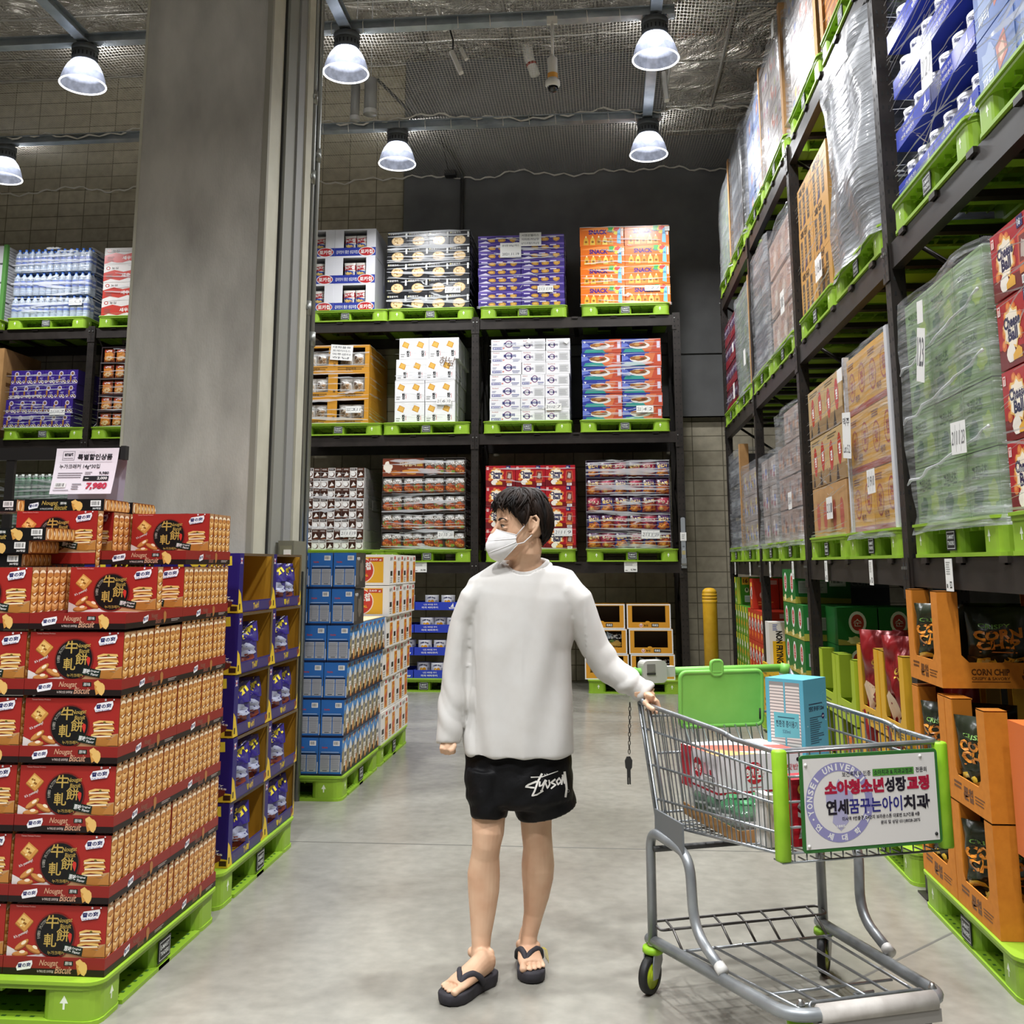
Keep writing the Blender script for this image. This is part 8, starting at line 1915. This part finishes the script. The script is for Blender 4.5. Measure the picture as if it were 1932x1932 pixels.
# ---- hair: cap plus layered locks
M_HAIR = noise_mat('dark_brown_hair', '0d0907', '24170f', scale=30, rough=.6, spec=.2, stretch=(1, 1, .3))
hcn = Vector((0, .006, .128))
def hsurf(az, el, off):
    """az 0 = front (-y), el elevation; on an egg around the skull"""
    d = Vector((math.sin(az)*math.cos(el), -math.cos(az)*math.cos(el), math.sin(el))); rr = Vector((.0755, .099, .110 if d.z > 0 else .105))
    k = 1/math.sqrt((d.x/rr.x)**2+(d.y/rr.y)**2+(d.z/rr.z)**2); return hcn+d*(k+off)
def hairline(az):
    a = abs((az+PI) % (2*PI)-PI)
    pts = [(0, 42), (.5, 36), (.85, 20), (1.1, 6), (1.28, -10), (1.38, 6), (1.62, 18), (1.95, 10), (2.2, -26), (2.6, -48), (3.15, -52)]
    for (a0, e0), (a1, e1) in zip(pts[:-1], pts[1:]):
        if a0 <= a <= a1: return R(e0+(e1-e0)*(a-a0)/(a1-a0))
    return R(-46)
HB = MB(); naz, nel = 48, 14; vs = []
for j in range(nel+1):
    for i in range(naz):
        az = 2*PI*i/naz; e0 = hairline(az); el = e0+(R(90)-e0)*(j/nel)
        off = .008+.010*math.sin(PI*.5*min(j/5, 1))+.006*mnoise.noise(Vector((math.sin(az)*2, math.cos(az)*2, el*2)))
        if az > 2*PI-.9 or az < .9: off += .004
        vs.append(HM @ hsurf(az, el, off if j else .002))
HB.mesh(vs, [(j*naz+i, j*naz+(i+1) % naz, (j+1)*naz+(i+1) % naz, (j+1)*naz+i) for j in range(nel) for i in range(naz)], M_HAIR, True)
rdh = random.Random(8)
def lock(az0, el0, az1, el1, o0, o1, r, curl=.0):
    pts = []; k = 7
    for i in range(k):
        f = i/(k-1); az = az0+(az1-az0)*f+curl*math.sin(f*PI)*.2; el = el0+(el1-el0)*(f**1.15)
        pts.append(HM @ hsurf(az, el, o0+(o1-o0)*f+.006*math.sin(PI*f)))
    HB.tube(pts, [r*(.5+.6*math.sin(PI*min(f_/(k-1)*.8+.18, 1)))*(1 if f_ < k-1 else .25) for f_ in range(k)], M_HAIR, 6)
for i in range(420):   # sides and back falling
    az = rdh.uniform(.75, 2*PI-.75); e1 = hairline(az)+R(rdh.uniform(-5, 26)); lock(az+rdh.uniform(-.5, .5), R(rdh.uniform(48, 84)), az, max(e1, hairline(az)-R(3)), rdh.uniform(.008, .016), rdh.uniform(.003, .013), rdh.uniform(.004, .0075), rdh.uniform(-1, 1))
for i in range(150):   # crown tufts
    az = rdh.uniform(0, 2*PI); lock(az+rdh.uniform(-.6, .6), R(rdh.uniform(70, 88)), az, R(rdh.uniform(25, 55)), rdh.uniform(.010, .016), rdh.uniform(.012, .028), rdh.uniform(.0045, .007), rdh.uniform(-1.5, 1.5))
for i in range(130):   # fringe swept forwards over the brow
    az = rdh.uniform(-.95, 1.0); lock(az*1.3+rdh.uniform(-.3, .3), R(rdh.uniform(62, 80)), az+rdh.uniform(-.2, .2), R(rdh.uniform(17, 40) if abs(az) > .35 else rdh.uniform(24, 42)), rdh.uniform(.012, .020), rdh.uniform(.012, .034), rdh.uniform(.0035, .006), rdh.uniform(-2, 2))
HB.build('hair', man)
# ---- face mask with folds and ear loops
M_MASK = noise_mat('mask_white', 'd9d7d6', 'e6e5e4', scale=25, rough=.85, spec=.2)
def msurf(u, v):
    s_ = abs(u); z_top = .112-.028*s_**1.3; z_bot = -.012+.062*s_**1.5
    x = u*.071; z = z_bot+(z_top-z_bot)*v
    f = math.sin(PI*min(max(v*.92+.06, 0), 1)); y_mid = -.098-.040*f*(1-s_**1.6); y_edge = -.038-.006*f
    if v < .12: y_mid += .02*(1-v/.12)
    y = y_mid*(1-s_**1.9)+y_edge*s_**1.9
    for v0 in (.66, .30): y += .0035*math.exp(-((v-v0)/.03)**2)*(1-s_)
    return Vector((x, y-.004, z))
b = MB(); nu, nv = 26, 22; vs = [HM @ msurf(-1+2*i/nu, j/nv) for j in range(nv+1) for i in range(nu+1)]
b.mesh(vs, [(j*(nu+1)+i, j*(nu+1)+i+1, (j+1)*(nu+1)+i+1, (j+1)*(nu+1)+i) for j in range(nv) for i in range(nu)], M_MASK, True)
for v0 in (.30, .66): b.tube([HM @ (msurf(-1+2*i/20, v0)+Vector((0, -.0012, 0))) for i in range(21)], .0013, M_MASK, 5)
b.tube([HM @ (msurf(-1+2*i/20, 1)) for i in range(21)], .0016, M_MASK, 5); b.tube([HM @ (msurf(-1+2*i/20, 0)) for i in range(21)], .0016, M_MASK, 5)
mask = b.build('face_mask', man)
for sg in (-1, 1):
    b = MB(); a, c = msurf(sg*.97, .88), msurf(sg*.97, .10)
    b.tube([HM @ p for p in (a, Vector((sg*.076, -.018, .112)), Vector((sg*.082, .004, .138)), Vector((sg*.080, .024, .150)))], .0021, M_MASK, 6)
    b.tube([HM @ p for p in (c, Vector((sg*.074, -.020, .056)), Vector((sg*.078, .002, .074)), Vector((sg*.078, .016, .086)))], .0021, M_MASK, 6); b.build('ear_loop', mask)
# ---- sweatshirt
B = MB()
def rowt(l, r_, y, Y, d): a, c = px2(l, y, Y), px2(r_, y, Y); return ((a+c)/2, (c-a).length/2, d)
loft_path(B, [rowt(956, 1030, 1058, 4.085, .072), rowt(930, 1052, 1066, 4.085, .085), rowt(905, 1080, 1079, 4.085, .096), rowt(886, 1098, 1097, 4.085, .108), rowt(876, 1106, 1124, 4.085, .120), rowt(882, 1088, 1170, 4.085, .130), rowt(884, 1076, 1220, 4.085, .136), rowt(882, 1076, 1290, 4.085, .140), rowt(880, 1080, 1350, 4.085, .142), rowt(877, 1084, 1400, 4.085, .143), rowt(876, 1085, 1421, 4.085, .141)], M_CLOTH, 40)
loft_path(B, [(px2(945, 1108, 4.085), .045, .065), (px2(916, 1113, 4.085), .062, .088), (px2(895, 1132, 4.085), .062, .086), (px2(876, 1172, 4.085), .056, .074), (px2(865, 1230, 4.08), .055, .068), (px2(859, 1290, 4.07), .056, .062), (px2(851, 1350, 4.05), .052, .056), (px2(846, 1392, 4.035), .048, .050), (px2(845.5, 1404, 4.03), .0455, .046)], M_CLOTH, 24)
loft_path(B, [(px2(1040, 1108, 4.085), .045, .065), (px2(1068, 1114, 4.085), .062, .088), (px2(1089, 1134, 4.085), .064, .086), (px2(1107, 1180, 4.09), .059, .073), (px2(1124, 1225, 4.10), .060, .066), (px2(1146, 1258, 4.105), .058, .060), (px2(1180, 1283, 4.09), .050, .054), (px2(1210, 1301, 4.075), .043, .046), (px2(1224, 1310, 4.07), .040, .042)], M_CLOTH, 24)
armdir = Vector((.6, 0, -.35)).normalized()
def folds(p, n):
    d = .0025*mnoise.noise(Vector((p.x*7, p.y*7, p.z*3.5)))+.003*mnoise.noise(Vector((p.x*4+9, p.y*4, p.z*1.6)))
    # long soft drapes on the trunk running down from the chest and shoulders
    q = p.z; fr = math.sin((p.x+.31)*52+(q-1.0)*3*(1 if p.x < -.31 else -1)+6*mnoise.noise(Vector((p.x*2.5, q*1.6, 1))))
    ed = min(abs((p.x+.31))/.2, 1)
    if -.55 < p.x < -.08 and q < 1.38: d += .0065*fr*(.45+.55*ed)*min((1.38-q)/.2, 1)
    # bunched creases on the bent right-hand sleeve and the hanging one
    if p.x > -.06:
        s_ = p.x*1.0-(p.z-1.2)*.55; d += .008*max(math.sin(s_*58+4.5*mnoise.noise(p*8)), -.3)*min(max((p.x+.04)/.1, 0), 1)*(.6+.6*abs(mnoise.noise(p*6)))
    if p.x < -.50 and q < 1.36:
        d += .0042*max(math.sin((p.z*.7+p.x*1.3)*40+5*mnoise.noise(p*6)), -.4)*min((1.36-q)/.25, 1)
    return d
sw = fuse(B, 'sweatshirt', .0065, M_CLOTH, 8, man, folds)
# open the neckline: everything above the tilted collar plane is drawn in under the neck skin
_zc = at(991, 1062, Y=4.07).z; _cx = px2(991, 1064, 4.07).x
for v in sw.data.vertices:
    dx, dy = v.co.x-_cx, v.co.y-4.083; r_ = math.hypot(dx, dy)
    if r_ < .13:
        s_ = dy/max(r_, 1e-5); zp = _zc+.014*max(s_, 0)-.044*max(-s_, 0)**1.6-.004
        ra = math.hypot(dx/.086, dy/.079)
        if v.co.z > zp and ra < 1.25: k = .030/max(r_, .03); v.co.x = _cx+dx*k; v.co.y = 4.083+dy*k; v.co.z = min(v.co.z, zp-.02)
        elif ra < 1.0: k = .035/max(r_, .035); v.co.x = _cx+dx*k; v.co.y = 4.083+dy*k; v.co.z -= .03
sw.data.update()
def ringtube(secs, r, m, nm, parent):
    b = MB(); b.tube(secs, r, m, 10, closed=True); return b.build(nm, parent)
cc = px2(991, 1064, 4.07); pts = []
for i in range(36):
    a = 2*PI*i/36; pts.append(Vector((cc.x+.086*math.cos(a), 4.083+.079*math.sin(a), at(991, 1062, Y=4.07).z+.014*max(math.sin(a), 0)-.044*max(-math.sin(a), 0)**1.6)))
b = MB(); b.tube(pts, [.0105]*36, M_CLOTH, 8, closed=True); b.tube([p+Vector((0, 0, -.011))+(p-Vector((cc.x, 4.083, p.z)))*.13 for p in pts], .0105, M_CLOTH, 8, closed=True); b.build('collar', sw)
# ---- shorts
B = MB()
loft_path(B, [rowt(878, 1076, 1405, 4.10, .115), rowt(877, 1079, 1440, 4.10, .128), rowt(877, 1081, 1475, 4.10, .135), rowt(880, 1082, 1505, 4.10, .130), rowt(905, 1055, 1520, 4.10, .10)], M_BLACK, 36)
loft_path(B, [rowt(878, 970, 1450, 4.085, .115), rowt(879, 966, 1490, 4.08, .115), rowt(885, 961, 1520, 4.075, .108), rowt(890, 955, 1542, 4.07, .098)], M_BLACK, 28)
loft_path(B, [rowt(968, 1080, 1450, 4.115, .12), rowt(967, 1083, 1490, 4.125, .12), rowt(969, 1086, 1515, 4.13, .115), (((px2(973, 1536, 4.135)+px2(1087, 1515, 4.135))/2), (px2(1087, 1515, 4.135)-px2(973, 1541, 4.135)).length/2, .108, (1, 0, .28))], M_BLACK, 28)
def sfold(p, n): return .004*math.sin((p.z*1.3-p.x*1.1)*55+3*mnoise.noise(p*8))*(.4+.6*abs(mnoise.noise(p*5)))+.003*mnoise.noise(p*14)
sh = fuse(B, 'shorts', .006, M_BLACK, 5, man, sfold)
# white brush-lettered print on the leg, draped on the cloth
from mathutils.bvhtree import BVHTree
bvh = BVHTree.FromPolygons([v.co[:] for v in sh.data.vertices], [tuple(p.vertices) for p in sh.data.polygons])
b = MB(); M_PRINT = P('d9d6cf')
def drape(px, py):
    d = ray(px, py).normalized(); hit = bvh.ray_cast(Vector((0, 0, CAMH)), d)
    return (hit[0]-d*.0022) if hit[0] is not None else None
def stroke(pts, w0=3.0, w1=2.0):
    q = []; k = len(pts)
    for i in range((k-1)*6+1):
        f = i/6; j = min(int(f), k-2); t_ = f-j; q.append((pts[j][0]*(1-t_)+pts[j+1][0]*t_, pts[j][1]*(1-t_)+pts[j+1][1]*t_))
    vs = []
    for i, p in enumerate(q):
        a, c = q[max(i-1, 0)], q[min(i+1, len(q)-1)]; dx, dy = c[0]-a[0], c[1]-a[1]; L_ = math.hypot(dx, dy) or 1; w = w0+(w1-w0)*i/(len(q)-1)
        for s_ in (-1, 1):
            v = drape(p[0]-dy/L_*w*s_/1.9, p[1]+dx/L_*w*s_/1.9)
            if v is None: return
            vs.append(v)
    b.mesh(vs, [(2*i, 2*i+1, 2*i+3, 2*i+2) for i in range(len(q)-1)], M_PRINT)
Z = lambda x, y: (780+x*.2857, 1380+y*.2857)
for st, w0, w1 in (([(775, 303), (850, 300), (955, 262)], 2.2, 1.2), ([(815, 330), (760, 352), (740, 366), (800, 372), (770, 372)], 3.6, 2.4), ([(850, 278), (822, 330), (800, 395), (784, 425), (815, 418), (858, 392)], 3.8, 2.4), ([(835, 330), (832, 362), (850, 355), (872, 318)], 3.0, 2.4), ([(880, 322), (862, 350), (848, 392), (838, 392)], 3.2, 2.4), ([(872, 340), (885, 375), (900, 350), (895, 320)], 3.0, 2.6), ([(938, 315), (908, 338), (940, 352), (908, 378)], 3.2, 2.6), ([(965, 305), (945, 330), (955, 352), (975, 330), (962, 305)], 3.0, 2.4), ([(985, 300), (978, 352)], 3.4, 3.0), ([(985, 285), (1000, 345)], 3.4, 3.0), ([(998, 265), (1008, 340), (1012, 380), (1004, 435)], 4.2, 3.6), ([(866, 287), (870, 284)], 2, 2), ([(880, 283), (884, 280)], 2, 2)):
    stroke([Z(*p) for p in st], w0, w1)
for i in range(10):
    a = 2*PI*i/10; c = 2*PI*(i+1)/10; v = [drape(*Z(1023+8*math.cos(t_)*k, 393+10*math.sin(t_)*k)) for t_, k in ((a, .7), (a, 1), (c, 1), (c, .7))]
    if all(v): b.poly(v, P('8f8c88'))
b.build('leg_print', sh)
# ---- flip-flops
def sandal(F, L_, side, tagc=False):
    s_ = bpy.data.objects.new('flip_flop', None); COL.objects.link(s_); s_.parent = man; s_.empty_display_size = .05
    out = [(-.02, .0), (.0, .026), (.10, .038), (.30, .036), (.50, .040), (.68, .050), (.82, .052), (.93, .042), (1.0, .020), (1.015, 0), (1.005, -.022), (.95, -.040), (.85, -.051), (.70, -.052), (.50, -.044), (.30, -.037), (.10, -.038), (.0, -.026)]
    b = MB(); rings = []
    for z, k in ((.0, .93), (.006, .985), (.018, 1.0), (.030, 1.01), (.036, .985)):
        rg = []
        for u, w in out:
            zz = z+(.010*(1-u)*(z/.036) if u < .7 else .004*((u-.7)/.3)*(z/.036)); p = F(.5+(u-.5)*k, w*k, zz); rg.append(p)
        rings.append(rg if side > 0 else rg[::-1])
    b.loft(rings, M_SOLE); b.build('sole', s_)
    b = MB(); post = F(.80, .018, .038)
    for sg, u0 in ((1, .40), (-1, .40)):
        w = .043*sg; pts = [post, F(.76, .018+.003*sg, .062), F(.69, .012+.012*sg, .076), F(.58, .004+.030*sg, .080), F(.47, .044*sg+.002, .062), F(u0, .046*sg, .034)]
        q = []
        for i in range(len(pts)-1):
            for t_ in range(4): f = t_/4; q.append(pts[i].lerp(pts[i+1], f))
        q.append(pts[-1]); q = [q[0]]+[(q[i-1]+q[i]*2+q[i+1])/4 for i in range(1, len(q)-1)]+[q[-1]]
        b.tube(q, [.0055+.0055*min(i/7, 1) for i in range(len(q))], M_SOLE, 10)
    b.build('strap', s_)
    if tagc:
        b = MB(); c = F(.47, -.046, .068); m = mat('c9b53a', .6)
        for k in range(3): b.tube([c+Vector((.004*k, 0, .006)), c+Vector((.012+.004*k, -.008, .0)), c+Vector((.014+.006*k, -.012, -.018-.008*k)), c+Vector((.018+.004*k, -.014, -.032-.006*k))], .0011, m, 5)
        b.build('yellow_tie', s_)
sandal(FR, LR_, -1); sandal(FL, LL_, 1, True)
